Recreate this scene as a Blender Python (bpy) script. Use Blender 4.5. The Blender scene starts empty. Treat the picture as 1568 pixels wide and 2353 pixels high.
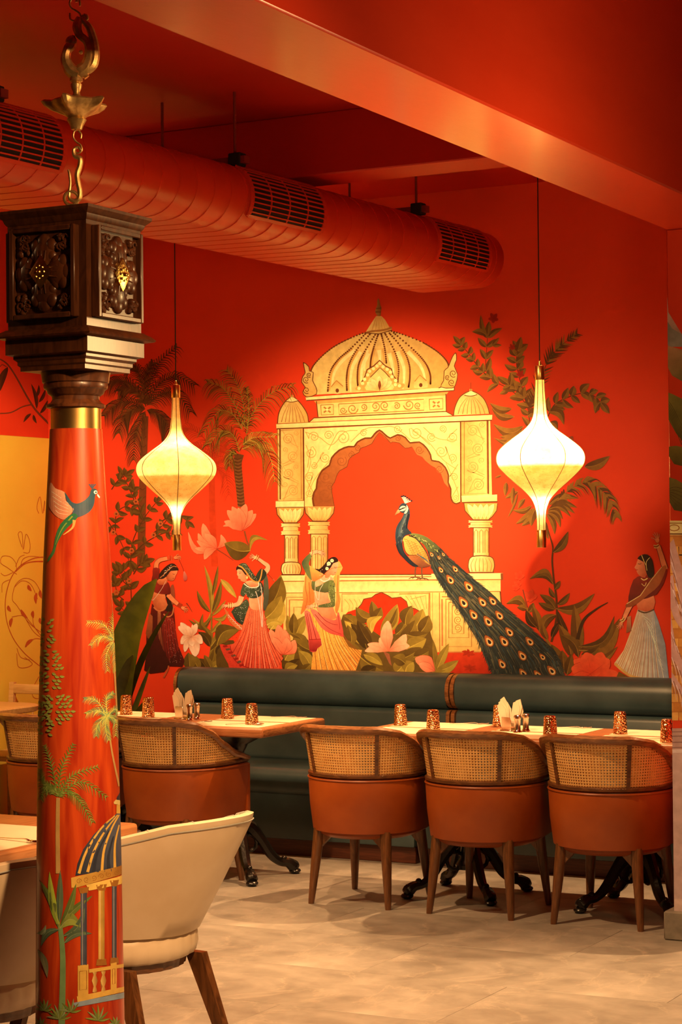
import bpy, bmesh, math, random
from mathutils import Vector, Matrix

random.seed(7)
PI = math.pi
SC = bpy.context.scene
COL = SC.collection

# ------------------------------------------------------------------ camera
IW, IH, FPX = 1568.0, 2353.0, 4700.0
YAW = math.radians(28.0)
CAM = Vector((5.0, -9.8, 1.6))
HORIZON, ROLL = 1250.0, 0.009
_f0 = Vector((-math.sin(YAW), math.cos(YAW), 0))
_r0 = Vector((math.cos(YAW), math.sin(YAW), 0))
_p = math.atan((HORIZON - IH / 2) / FPX)
FWD = _f0 * math.cos(_p) + Vector((0, 0, 1)) * math.sin(_p)
_u0 = Vector((0, 0, 1)) * math.cos(_p) - _f0 * math.sin(_p)
RGT = _r0 * math.cos(ROLL) - _u0 * math.sin(ROLL)
UPV = _u0 * math.cos(ROLL) + _r0 * math.sin(ROLL)
cd = bpy.data.cameras.new('camera')
cam = bpy.data.objects.new('camera', cd)
COL.objects.link(cam)
cam.matrix_world = Matrix((
    (RGT.x, UPV.x, -FWD.x, CAM.x), (RGT.y, UPV.y, -FWD.y, CAM.y),
    (RGT.z, UPV.z, -FWD.z, CAM.z), (0, 0, 0, 1)))
cd.sensor_fit = 'VERTICAL'
cd.sensor_height = 36.0
cd.lens = FPX / IH * 36.0
cd.clip_start = 0.05
cd.clip_end = 100
SC.camera = cam


def ray(px, py):
    return FWD + RGT * ((px - IW / 2) / FPX) + UPV * ((IH / 2 - py) / FPX)


def at_y(px, py, Y):
    d = ray(px, py)
    return CAM + d * ((Y - CAM.y) / d.y)


def at_x(px, py, X):
    d = ray(px, py)
    return CAM + d * ((X - CAM.x) / d.x)


def at_z(px, py, Z):
    d = ray(px, py)
    return CAM + d * ((Z - CAM.z) / d.z)


# ------------------------------------------------------------------ world, exposure, lights
SC.view_settings.view_transform = 'Standard'
SC.view_settings.look = 'None'
SC.view_settings.exposure = 0.0
SC.view_settings.gamma = 1.0
SC.view_settings.use_curve_mapping = False
w = bpy.data.worlds.new('room_ambience')
SC.world = w
w.use_nodes = True
w.node_tree.nodes['Background'].inputs[0].default_value = (1.0, 0.40, 0.16, 1)
w.node_tree.nodes['Background'].inputs[1].default_value = 0.025

WARM = (1.0, 0.54, 0.22)


def spot(name, loc, target, energy, cone, blend=0.6, radius=0.05, color=WARM):
    ld = bpy.data.lights.new(name, 'SPOT')
    ld.energy = energy
    ld.color = color
    ld.spot_size = math.radians(cone)
    ld.spot_blend = blend
    ld.shadow_soft_size = radius
    o = bpy.data.objects.new(name, ld)
    COL.objects.link(o)
    o.location = loc
    d = Vector(target) - Vector(loc)
    o.rotation_euler = d.to_track_quat('-Z', 'Y').to_euler()
    return o


# track spots for the room's lit areas (bare lights added, no heads built)
spot('spotlight_mural', (1.9, -3.2, 2.75), (0.05, 0, 1.78), 1450, 35, 0.9, 0.03)
spot('spotlight_mural_wash', (1.0, -3.9, 2.74), (0.85, 0, 1.05), 420, 50, 0.9, 0.30)
spot('spotlight_table_a', (1.45, -0.75, 3.3), (1.4, -1.95, 0.3), 520, 62, 0.5, 0.03)
spot('spotlight_table_b', (-0.5, -0.75, 3.3), (-0.3, -1.95, 0.3), 400, 58, 0.5, 0.03)
spot('spotlight_chairs', (0.95, -3.6, 3.35), (1.35, -1.98, 0.42), 360, 60, 0.5, 0.04)
spot('spotlight_chairs_left', (-0.9, -3.5, 3.35), (-0.45, -1.98, 0.42), 270, 52, 0.5, 0.04)
spot('spotlight_floor', (2.05, -4.3, 3.25), (2.5, -4.1, 0.0), 620, 76, 0.7, 0.08)
spot('spotlight_cream_chair', (3.9, -6.8, 2.8), (1.7, -4.9, 0.6), 590, 42, 0.7, 0.06)
spot('spotlight_column', (4.6, -6.7, 2.7), (2.06, -5.66, 2.2), 170, 44, 0.7, 0.06)
spot('spotlight_column_left', (0.3, -6.1, 2.9), (2.08, -5.69, 1.5), 70, 50, 0.7, 0.05)
spot('spotlight_left_wall', (-0.9, -2.4, 3.3), (-2.1, -0.4, 1.2), 440, 64, 0.7, 0.05)
# another pendant of the room, just right of the frame beside the beam
pd = bpy.data.lights.new('pendant_beside_beam', 'POINT')
pd.energy = 55
pd.color = (1.0, 0.58, 0.22)
pd.shadow_soft_size = 0.12
po = bpy.data.objects.new('pendant_beside_beam', pd)
COL.objects.link(po)
po.location = (3.35, -4.2, 2.25)

# ------------------------------------------------------------------ colour and material helpers


def lin(c):
    c = c / 255.0
    return c / 12.92 if c <= 0.04045 else ((c + 0.055) / 1.055) ** 2.4


TINT = (1.0, 0.56, 0.25)


def A(r, g, b, k=0.8):
    """paint albedo of something that looks (r,g,b) under the warm lamps"""
    return tuple(min(0.92, lin(v) / t * k) for v, t in zip((r, g, b), TINT))


MATS = {}


def nodes_of(name):
    m = bpy.data.materials.new(name)
    m.use_nodes = True
    nt = m.node_tree
    b = nt.nodes['Principled BSDF']
    return m, nt, b


def N(nt, kind, **kw):
    n = nt.nodes.new(kind)
    for k, v in kw.items():
        if k in n.inputs:
            n.inputs[k].default_value = v
        else:
            setattr(n, k, v)
    return n


def ramp(nt, fac, stops):
    r = nt.nodes.new('ShaderNodeValToRGB')
    while len(r.color_ramp.elements) < len(stops):
        r.color_ramp.elements.new(0.5)
    for e, (p, c) in zip(r.color_ramp.elements, stops):
        e.position = p
        e.color = tuple(c) + (1,)
    nt.links.new(fac, r.inputs[0])
    return r.outputs[0]


def bump(nt, b, height, strength=0.2, dist=0.01):
    n = nt.nodes.new('ShaderNodeBump')
    n.inputs['Strength'].default_value = strength
    n.inputs['Distance'].default_value = dist
    nt.links.new(height, n.inputs['Height'])
    nt.links.new(n.outputs[0], b.inputs['Normal'])


def noise(nt, scale, detail=4, rough=0.55, stretch=None, coord='Object'):
    tc = nt.nodes.new('ShaderNodeTexCoord')
    mp = nt.nodes.new('ShaderNodeMapping')
    if stretch:
        mp.inputs['Scale'].default_value = stretch
    nt.links.new(tc.outputs[coord], mp.inputs[0])
    n = nt.nodes.new('ShaderNodeTexNoise')
    n.inputs['Scale'].default_value = scale
    n.inputs['Detail'].default_value = detail
    n.inputs['Roughness'].default_value = rough
    nt.links.new(mp.outputs[0], n.inputs['Vector'])
    return n.outputs[0]


def mat(name, c1, c2=None, rough=0.5, metal=0.0, scale=8, stretch=None, bstr=0.0, bscale=60, spec=0.5, coat=0.0, bdist=0.004):
    if name in MATS:
        return MATS[name]
    m, nt, b = nodes_of(name)
    b.inputs['Roughness'].default_value = rough
    b.inputs['Metallic'].default_value = metal
    b.inputs['Specular IOR Level'].default_value = spec
    if coat:
        b.inputs['Coat Weight'].default_value = coat
        b.inputs['Coat Roughness'].default_value = 0.15
    c2 = c2 or tuple(v * 0.85 for v in c1)
    f = noise(nt, scale, stretch=stretch)
    nt.links.new(ramp(nt, f, [(0.35, c2), (0.65, c1)]), b.inputs['Base Color'])
    if bstr:
        bump(nt, b, noise(nt, bscale, 3, stretch=stretch), bstr, bdist)
    MATS[name] = m
    return m


def paint_mat(name, rough=0.55):
    """flat painted picture: colour read from the Col attribute, faint brush variation"""
    if name in MATS:
        return MATS[name]
    m, nt, b = nodes_of(name)
    b.inputs['Roughness'].default_value = rough
    b.inputs['Specular IOR Level'].default_value = 0.25
    at = nt.nodes.new('ShaderNodeAttribute')
    at.attribute_name = 'Col'
    f = noise(nt, 28, 5, stretch=(1, 1, 1))
    r = ramp(nt, f, [(0.3, (0.80, 0.80, 0.80)), (0.7, (1.08, 1.08, 1.08))])
    mx = nt.nodes.new('ShaderNodeMix')
    mx.data_type = 'RGBA'
    mx.blend_type = 'MULTIPLY'
    mx.inputs[0].default_value = 1.0
    nt.links.new(at.outputs['Color'], mx.inputs[6])
    nt.links.new(r, mx.inputs[7])
    nt.links.new(mx.outputs[2], b.inputs['Base Color'])
    MATS[name] = m
    return m


# ------------------------------------------------------------------ mesh helpers
class G:
    def __init__(s):
        s.v, s.f, s.uv = [], [], {}

    def add(s, verts, faces):
        o = len(s.v)
        s.v += [tuple(p) for p in verts]
        s.f += [tuple(i + o for i in f) for f in faces]
        return s

    def box(s, x0, x1, y0, y1, z0, z1, bev=0.0, seg=2):
        if bev <= 0:
            v = [(x, y, z) for x in (x0, x1) for y in (y0, y1) for z in (z0, z1)]
            f = [(0, 1, 3, 2), (4, 6, 7, 5), (0, 4, 5, 1), (2, 3, 7, 6), (0, 2, 6, 4), (1, 5, 7, 3)]
            return s.add(v, f)
        bm = bmesh.new()
        bmesh.ops.create_cube(bm, size=1.0)
        for p in bm.verts:
            p.co = ((p.co.x + .5) * (x1 - x0) + x0, (p.co.y + .5) * (y1 - y0) + y0, (p.co.z + .5) * (z1 - z0) + z0)
        bmesh.ops.bevel(bm, geom=bm.edges[:], offset=bev, segments=seg, profile=0.5, affect='EDGES', clamp_overlap=True)
        return s.bm(bm)

    def bm(s, bm, mtx=None):
        if mtx is not None:
            bm.transform(mtx)
        bm.verts.index_update()
        s.add([p.co[:] for p in bm.verts], [[q.index for q in fc.verts] for fc in bm.faces])
        bm.free()
        return s

    def lathe(s, prof, seg=24, c=(0, 0), cap=True, rot=0.0):
        """prof: list of (r, z)"""
        v, f = [], []
        n = len(prof)
        for r, z in prof:
            for k in range(seg):
                a = 2 * PI * k / seg + rot
                v.append((c[0] + r * math.cos(a), c[1] + r * math.sin(a), z))
        for i in range(n - 1):
            for k in range(seg):
                k2 = (k + 1) % seg
                f.append((i * seg + k, i * seg + k2, (i + 1) * seg + k2, (i + 1) * seg + k))
        if cap:
            f.append(tuple(range(seg - 1, -1, -1)))
            f.append(tuple((n - 1) * seg + k for k in range(seg)))
        return s.add(v, f)

    def tube(s, path, rad, seg=8, cap=True, closed=False):
        P = [Vector(p) for p in path]
        n = len(P)
        R = rad if isinstance(rad, (list, tuple)) else [rad] * n
        v, f = [], []
        t0 = (P[1] - P[0]).normalized()
        ref = Vector((0, 0, 1)) if abs(t0.z) < 0.9 else Vector((1, 0, 0))
        nrm = t0.cross(ref).normalized()
        for i in range(n):
            if closed:
                t = (P[(i + 1) % n] - P[i - 1]).normalized()
            else:
                t = (P[min(i + 1, n - 1)] - P[max(i - 1, 0)]).normalized()
            nrm = (nrm - t * nrm.dot(t)).normalized()
            b = t.cross(nrm)
            for k in range(seg):
                a = 2 * PI * k / seg
                v.append(P[i] + (nrm * math.cos(a) + b * math.sin(a)) * R[i])
        m = n if closed else n - 1
        for i in range(m):
            j = (i + 1) % n
            for k in range(seg):
                k2 = (k + 1) % seg
                f.append((i * seg + k, i * seg + k2, j * seg + k2, j * seg + k))
        if cap and not closed:
            f.append(tuple(range(seg - 1, -1, -1)))
            f.append(tuple((n - 1) * seg + k for k in range(seg)))
        return s.add(v, f)

    def sweep(s, rings, closed=False, cap=True):
        """rings: list of equal-length point lists (closed sections)"""
        n, m = len(rings), len(rings[0])
        v = [p for r in rings for p in r]
        f = []
        for i in range(n if closed else n - 1):
            j = (i + 1) % n
            for k in range(m):
                k2 = (k + 1) % m
                f.append((i * m + k, i * m + k2, j * m + k2, j * m + k))
        if cap and not closed:
            f.append(tuple(range(m - 1, -1, -1)))
            f.append(tuple((n - 1) * m + k for k in range(m)))
        return s.add(v, f)

    def blob(s, c, r, seg=10, rings=6):
        """ellipsoid"""
        v, f = [], []
        for i in range(rings + 1):
            t = PI * i / rings
            for k in range(seg):
                a = 2 * PI * k / seg
                v.append((c[0] + r[0] * math.sin(t) * math.cos(a), c[1] + r[1] * math.sin(t) * math.sin(a), c[2] + r[2] * math.cos(t)))
        for i in range(rings):
            for k in range(seg):
                k2 = (k + 1) % seg
                f.append((i * seg + k, (i + 1) * seg + k, (i + 1) * seg + k2, i * seg + k2))
        return s.add(v, f)

    def xf(s, mtx):
        s.v = [tuple(mtx @ Vector(p)) for p in s.v]
        return s

    def mesh(s, name, sharp=38):
        me = bpy.data.meshes.new(name)
        me.from_pydata(s.v, [], s.f)
        me.validate()
        bm = bmesh.new()
        bm.from_mesh(me)
        bmesh.ops.remove_doubles(bm, verts=bm.verts[:], dist=1e-6)
        bmesh.ops.recalc_face_normals(bm, faces=bm.faces[:])
        bm.to_mesh(me)
        bm.free()
        me.polygons.foreach_set('use_smooth', [True] * len(me.polygons))
        me.set_sharp_from_angle(angle=math.radians(sharp))
        return me

    def build(s, name, m, parent=None, loc=None, sharp=38):
        o = bpy.data.objects.new(name, s.mesh(name, sharp))
        COL.objects.link(o)
        if m:
            o.data.materials.append(m)
        if parent:
            o.parent = parent
        if loc:
            o.location = loc
        return o


def tag(o, label=None, cat=None, group=None, kind=None):
    if label:
        o['label'] = label
    if cat:
        o['category'] = cat
    if group:
        o['group'] = group
    if kind:
        o['kind'] = kind
    return o


def thing(name, loc, rz=0.0, label=None, cat=None, group=None):
    o = bpy.data.objects.new(name, None)
    COL.objects.link(o)
    o.empty_display_size = 0.1
    o.location = loc
    o.rotation_euler = (0, 0, rz)
    return tag(o, label, cat, group)


def copy_tree(o, parent=None):
    c = o.copy()
    COL.objects.link(c)
    c.parent = parent
    for ch in o.children:
        copy_tree(ch, c)
    return c


def catmull(pts, n=6, closed=False):
    P = [Vector(p) for p in pts]
    out = []
    m = len(P)
    rng = range(m) if closed else range(m - 1)
    for i in rng:
        if closed:
            a, b, c, d = P[i - 1], P[i], P[(i + 1) % m], P[(i + 2) % m]
        else:
            a, b, c, d = P[max(i - 1, 0)], P[i], P[i + 1], P[min(i + 2, m - 1)]
        for k in range(n):
            t = k / n
            out.append(0.5 * ((2 * b) + (c - a) * t + (2 * a - 5 * b + 4 * c - d) * t * t + (3 * b - a - 3 * c + d) * t ** 3))
    if not closed:
        out.append(P[-1])
    return out
# ================================================================== materials
def wood(name, c1, c2, rough=0.4, scale=3.0, stretch=(1, 1, 14), coat=0.0):
    if name in MATS:
        return MATS[name]
    m, nt, b = nodes_of(name)
    b.inputs['Roughness'].default_value = rough
    if coat:
        b.inputs['Coat Weight'].default_value = coat
        b.inputs['Coat Roughness'].default_value = 0.12
    tc = nt.nodes.new('ShaderNodeTexCoord')
    mp = nt.nodes.new('ShaderNodeMapping')
    mp.inputs['Scale'].default_value = stretch
    nt.links.new(tc.outputs['Object'], mp.inputs[0])
    n = N(nt, 'ShaderNodeTexNoise', Scale=scale, Detail=6.0, Distortion=1.2)
    nt.links.new(mp.outputs[0], n.inputs['Vector'])
    mid = tuple((a + d) / 2 for a, d in zip(c1, c2))
    nt.links.new(ramp(nt, n.outputs[0], [(0.32, c2), (0.5, mid), (0.66, c1)]), b.inputs['Base Color'])
    bump(nt, b, n.outputs[0], 0.08, 0.002)
    MATS[name] = m
    return m


# x-stretch (grain along X) / z grain variants; a low value along the grain axis
W_TABLE = wood('table_wood', (0.46, 0.185, 0.075), (0.28, 0.10, 0.036), 0.35, 5, (1.2, 16, 16))
W_TABLE_Y = wood('table_wood_lengthwise', (0.46, 0.21, 0.085), (0.29, 0.12, 0.045), 0.35, 5, (16, 1.2, 16))
W_RAIL = wood('walnut_rail', (0.34, 0.145, 0.050), (0.14, 0.052, 0.018), 0.3, 6, (3, 3, 14), 0.3)
W_DARK = wood('dark_walnut', (0.17, 0.066, 0.022), (0.07, 0.026, 0.010), 0.35, 6, (3, 3, 10), 0.2)
W_LEG = wood('walnut_leg', (0.20, 0.078, 0.025), (0.08, 0.030, 0.010), 0.35, 5, (12, 12, 1.2), 0.2)
W_CARVED = wood('carved_dark_wood', (0.135, 0.044, 0.014), (0.06, 0.019, 0.007), 0.36, 5, (10, 10, 2), 0.12)
W_LIGHT = wood('light_wood', (0.62, 0.40, 0.17), (0.48, 0.28, 0.10), 0.4, 5, (1.2, 14, 14))
W_PLINTH = wood('plinth_wood', (0.12, 0.032, 0.014), (0.06, 0.016, 0.008), 0.45, 5, (1, 14, 14))
W_COLUMN = wood('red_stained_wood', (0.54, 0.072, 0.012), (0.30, 0.018, 0.005), 0.32, 4, (7, 7, 0.7), 0.25)

BRASS = mat('brass', (0.92, 0.62, 0.22), (0.80, 0.50, 0.15), 0.30, 1.0, 10)
BRASS_OLD = mat('aged_brass', (0.78, 0.54, 0.22), (0.44, 0.27, 0.09), 0.40, 0.75, 40, bstr=0.25, bscale=120, bdist=0.002)
STEEL = mat('steel', (0.75, 0.68, 0.60), (0.62, 0.55, 0.48), 0.18, 1.0, 20)
BLACK_IRON = mat('black_cast_iron', (0.012, 0.010, 0.009), (0.006, 0.005, 0.005), 0.25, 0.0, 30, bstr=0.2, bscale=90)
GOLD = mat('gold_leaf', (0.90, 0.58, 0.18), (0.60, 0.34, 0.08), 0.25, 1.0, 60, bstr=0.4, bscale=150, bdist=0.002)
TEAL = mat('teal_leather', (0.046, 0.082, 0.096), (0.030, 0.058, 0.070), 0.33, 0, 5, bstr=0.12, bscale=220, bdist=0.001)
TAN = mat('tan_leather', (0.37, 0.080, 0.010), (0.27, 0.051, 0.006), 0.42, 0, 4, bstr=0.10, bscale=260, bdist=0.001)
CREAM = mat('cream_leather', (0.74, 0.62, 0.46), (0.66, 0.53, 0.36), 0.40, 0, 5, bstr=0.08, bscale=200, bdist=0.001)
CREAM_SEAM = mat('cream_seam', A(190, 150, 100), rough=0.5)
PAPER = mat('cream_paper', (0.84, 0.70, 0.50), (0.76, 0.61, 0.42), 0.7, 0, 6)
NAPKIN = mat('napkin_tissue', (0.86, 0.76, 0.58), (0.78, 0.66, 0.48), 0.8, 0, 10)
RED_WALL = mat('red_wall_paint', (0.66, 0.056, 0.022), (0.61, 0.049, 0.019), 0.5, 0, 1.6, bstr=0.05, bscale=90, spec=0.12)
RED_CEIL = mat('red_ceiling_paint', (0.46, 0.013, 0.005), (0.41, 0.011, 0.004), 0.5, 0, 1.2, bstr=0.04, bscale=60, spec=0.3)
RED_BEAM = mat('red_beam_paint', (0.62, 0.046, 0.014), (0.57, 0.038, 0.011), 0.34, 0, 1.4, stretch=(3, 1, 3), bstr=0.05, bscale=14, spec=0.6, coat=0.55, bdist=0.01)
RED_DUCT = mat('red_duct_paint', (0.60, 0.040, 0.014), (0.54, 0.033, 0.011), 0.36, 0, 3, bstr=0.05, bscale=30, spec=0.5)
DUCT_DARK = mat('duct_dark', (0.012, 0.004, 0.004), rough=0.9)  # near black: shade painted behind the grille slats, and the dark brackets
RODRED = mat('red_rod', (0.20, 0.012, 0.006), rough=0.6)
YELLOW = mat('yellow_plaster', (0.78, 0.66, 0.09), (0.73, 0.58, 0.07), 0.6, 0, 2.2, bstr=0.05, bscale=40)
BLACK_CORD = mat('black_cord', (0.01, 0.008, 0.007), rough=0.6)
LEAF_G = mat('leaf_green', (0.10, 0.13, 0.012), (0.06, 0.085, 0.008), 0.35, 0, 12, bstr=0.1, bscale=40)
MAUVE = mat('mauve_paint', A(205, 140, 100), A(190, 124, 86), 0.6, 0, 3)
STONE_SKIRT = mat('skirting_stone', (0.24, 0.22, 0.19), (0.17, 0.155, 0.135), 0.6, 0, 20, bstr=0.1, bscale=80)


def make_copper():
    m, nt, b = nodes_of('hammered_copper')
    b.inputs['Metallic'].default_value = 1.0
    b.inputs['Roughness'].default_value = 0.16
    b.inputs['Base Color'].default_value = (0.74, 0.40, 0.21, 1)
    tc = nt.nodes.new('ShaderNodeTexCoord')
    vo = N(nt, 'ShaderNodeTexVoronoi', Scale=125.0)
    nt.links.new(tc.outputs['Object'], vo.inputs['Vector'])
    bump(nt, b, vo.outputs['Distance'], 0.7, 0.005)
    return m


COPPER = make_copper()


def make_cane():
    """woven cane: strands with a lattice of small open holes (real openings in the sheet)"""
    m, nt, b = nodes_of('woven_cane')
    b.inputs['Roughness'].default_value = 0.45
    uv = nt.nodes.new('ShaderNodeTexCoord')
    mp = nt.nodes.new('ShaderNodeMapping')
    mp.inputs['Scale'].default_value = (84, 84, 1)
    nt.links.new(uv.outputs['UV'], mp.inputs[0])
    fr = N(nt, 'ShaderNodeVectorMath', operation='FRACTION')
    nt.links.new(mp.outputs[0], fr.inputs[0])
    sb = N(nt, 'ShaderNodeVectorMath', operation='SUBTRACT')
    sb.inputs[1].default_value = (0.5, 0.5, 0)
    nt.links.new(fr.outputs[0], sb.inputs[0])
    ln = N(nt, 'ShaderNodeVectorMath', operation='LENGTH')
    nt.links.new(sb.outputs[0], ln.inputs[0])
    gt = N(nt, 'ShaderNodeMath', operation='GREATER_THAN')
    gt.inputs[1].default_value = 0.265
    nt.links.new(ln.outputs['Value'], gt.inputs[0])
    nt.links.new(gt.outputs[0], b.inputs['Alpha'])
    n = noise(nt, 30, 3)
    nt.links.new(ramp(nt, n, [(0.3, (0.70, 0.39, 0.125)), (0.7, (0.84, 0.52, 0.20))]), b.inputs['Base Color'])
    bump(nt, b, ln.outputs['Value'], 0.6, 0.004)
    return m


CANE = make_cane()


def make_floor_mat():
    m, nt, b = nodes_of('grey_stone_floor')
    b.inputs['Roughness'].default_value = 0.42
    tc = nt.nodes.new('ShaderNodeTexCoord')
    n1 = N(nt, 'ShaderNodeTexNoise', Scale=1.7, Detail=9.0, Roughness=0.62, Distortion=0.8)
    nt.links.new(tc.outputs['Object'], n1.inputs['Vector'])
    c = ramp(nt, n1.outputs[0], [(0.28, (0.215, 0.20, 0.18)), (0.5, (0.33, 0.31, 0.285)), (0.72, (0.45, 0.425, 0.39))])
    n2 = N(nt, 'ShaderNodeTexNoise', Scale=9.0, Detail=8.0, Roughness=0.6, Distortion=0.5)
    nt.links.new(tc.outputs['Object'], n2.inputs['Vector'])
    c2 = ramp(nt, n2.outputs[0], [(0.3, (0.78, 0.78, 0.78)), (0.7, (1.08, 1.08, 1.08))])
    mx = nt.nodes.new('ShaderNodeMix')
    mx.data_type = 'RGBA'
    mx.blend_type = 'MULTIPLY'
    mx.inputs[0].default_value = 1
    nt.links.new(c, mx.inputs[6])
    nt.links.new(c2, mx.inputs[7])
    # thin mineral veins
    n3 = N(nt, 'ShaderNodeTexNoise', Scale=1.1, Detail=7.0, Roughness=0.6, Distortion=1.6)
    nt.links.new(tc.outputs['Object'], n3.inputs['Vector'])
    v = ramp(nt, n3.outputs[0], [(0.490, (0, 0, 0)), (0.5, (1, 1, 1)), (0.510, (0, 0, 0))])
    mx2 = nt.nodes.new('ShaderNodeMix')
    mx2.data_type = 'RGBA'
    nt.links.new(mx.outputs[2], mx2.inputs[6])
    mx2.inputs[7].default_value = (0.50, 0.45, 0.38, 1)
    sc = N(nt, 'ShaderNodeMath', operation='MULTIPLY')
    sc.inputs[1].default_value = 0.35
    nt.links.new(v, sc.inputs[0])
    nt.links.new(sc.outputs[0], mx2.inputs[0])
    nt.links.new(mx2.outputs[2], b.inputs['Base Color'])
    bump(nt, b, n2.outputs[0], 0.06, 0.003)
    return m


FLOOR = make_floor_mat()

# ================================================================== setting
LX = -2.155          # left wall plane
BX0, BX1 = 2.30, 2.63  # main ceiling beam / pillar
CEIL = 3.46
# floor: large rectangular slabs with hairline joints on a base
base = tag(G().box(-3.0, 8.0, -13.0, 0.25, -0.12, -0.004).build('floor', STONE_SKIRT), kind='structure')
slab_mesh = {}
sx, sy = 1.2, 0.6
j = 0
for iy in range(int(9.9 / sy)):
    y1 = -iy * sy
    y0 = y1 - sy
    off = -0.6 * (iy % 2)
    for ix in range(7):
        x0 = -2.155 + off + ix * sx
        x1 = x0 + sx
        x0c, x1c = max(x0, LX), min(x1, 5.6)
        if x1c - x0c < 0.05:
            continue
        key = round(x1c - x0c, 3)
        if key not in slab_mesh:
            d = 0.0006
            slab_mesh[key] = G().box(d, key - d, d, sy - d, -0.012, 0.0, 0.001, 1).mesh('floor_slab')
            slab_mesh[key].materials.append(FLOOR)
        o = bpy.data.objects.new('floor_slab', slab_mesh[key])
        COL.objects.link(o)
        o.parent = base
        o.location = (x0c, y0, 0)

tag(G().box(-3.0, 5.6, 0.0, 0.2, 0, 4.0).build('wall_back', RED_WALL), kind='structure')
# left wall: yellow plaster below, red above
wl = tag(G().box(LX - 0.2, LX, -9.0, 0.0, 0, 3.9).build('wall_left', RED_WALL), kind='structure')
G().box(LX, LX + 0.012, -9.0, 0.0, 0.0, 2.236, 0.002, 1).build('plaster_dado', YELLOW, wl)
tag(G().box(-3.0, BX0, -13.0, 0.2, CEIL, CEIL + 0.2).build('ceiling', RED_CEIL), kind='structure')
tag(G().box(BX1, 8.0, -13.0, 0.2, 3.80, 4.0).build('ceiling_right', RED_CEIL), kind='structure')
tag(G().box(BX0, BX1, -13.0, 0.0, 2.857, 4.0, 0.006, 1).build('ceiling_beam', RED_BEAM), kind='structure')
tag(G().box(LX, BX0, -2.08, -1.83, 3.19, CEIL, 0.006, 1).build('ceiling_crossbeam', RED_CEIL), kind='structure')
# pillar under the beam
PY = -1.90
pil = tag(G().box(BX0, BX1 + 0.25, PY, PY + 0.35, 0, 2.857, 0.004, 1).build('pillar', RED_BEAM), kind='structure')
tag(G().box(BX0 - 0.035, BX1 + 0.28, PY - 0.03, PY + 0.38, 0, 0.115, 0.006, 1).build('baseboard_pillar', STONE_SKIRT), kind='structure')

# ================================================================== air duct
DD = (_f0 * 4700 + _r0 * 2916).normalized()       # duct axis
DN = Vector((DD.y, -DD.x, 0))                     # to its right (towards the camera side)
dW, dH, dZ = 0.60, 0.28, 2.88
dr = dH / 2
d_end = at_z(940, 665, dZ)
dc = d_end + DN * 0.155 + DD * 0.20                            # axis point at the far end (left flat corner is d_end)
dlen = 6.4


def duct_ring(y, grow=0.0, seg=14):
    """section of the flat oval at distance y back from the far end, in duct space (x right, z up)"""
    pts = []
    hw = dW / 2 - dr
    for k in range(seg + 1):
        a = -PI / 2 + PI * k / seg
        pts.append((hw + (dr + grow) * math.cos(a), (dr + grow) * math.sin(a)))
    for k in range(seg + 1):
        a = PI / 2 + PI * k / seg
        pts.append((-hw + (dr + grow) * math.cos(a), (dr + grow) * math.sin(a)))
    return pts


duct = thing('air_duct', (dc.x, dc.y, dZ + dr), math.atan2(-DN.x * 0 + DN.y, DN.x), 'long red painted oval air duct hanging below the ceiling', 'air duct')
# local frame: +x = DN, +y = towards far end (DD)
g = G()
rings = []
for y, gr, in [(0.0, -0.10), (0.0, -0.045), (-0.012, -0.015), (-0.035, 0.0), (-dlen, 0.0)]:
    rings.append([(x, y, z) for x, z in duct_ring(0, gr)])
g.sweep(rings)
g.build('duct_body', RED_DUCT, duct, sharp=50)
# spiral seams: thin raised ribs around the duct
seam_me = None
y = -0.16
i = 0
while y > -dlen + 0.1:
    if seam_me is None:
        outer, inner = duct_ring(0, 0.0016), duct_ring(0, -0.004)
        rr = []
        sk = 0.10    # lead of the spiral
        ring0 = [(x, sk * (x / dW), z) for x, z in outer]
        ring1 = [(x, sk * (x / dW) - 0.004, z) for x, z in outer]
        ringi0 = [(x, sk * (x / dW), z) for x, z in inner]
        ringi1 = [(x, sk * (x / dW) - 0.004, z) for x, z in inner]
        gg = G()
        gg.sweep([ringi0, ring0, ring1, ringi1], cap=False)
        seam_me = gg.mesh('spiral_seam')
        seam_me.materials.append(RED_DUCT)
    o = bpy.data.objects.new('spiral_seam', seam_me)
    COL.objects.link(o)
    o.parent = duct
    o.location = (0, y, 0)
    y -= 0.115
# grilles on the rounded near side
GR_LEN = 0.62
bar_me = cross_me = None


def side_pt(a, grow, y):
    hw = dW / 2 - dr
    return (hw + (dr + grow) * math.cos(a), y, (dr + grow) * math.sin(a))


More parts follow.
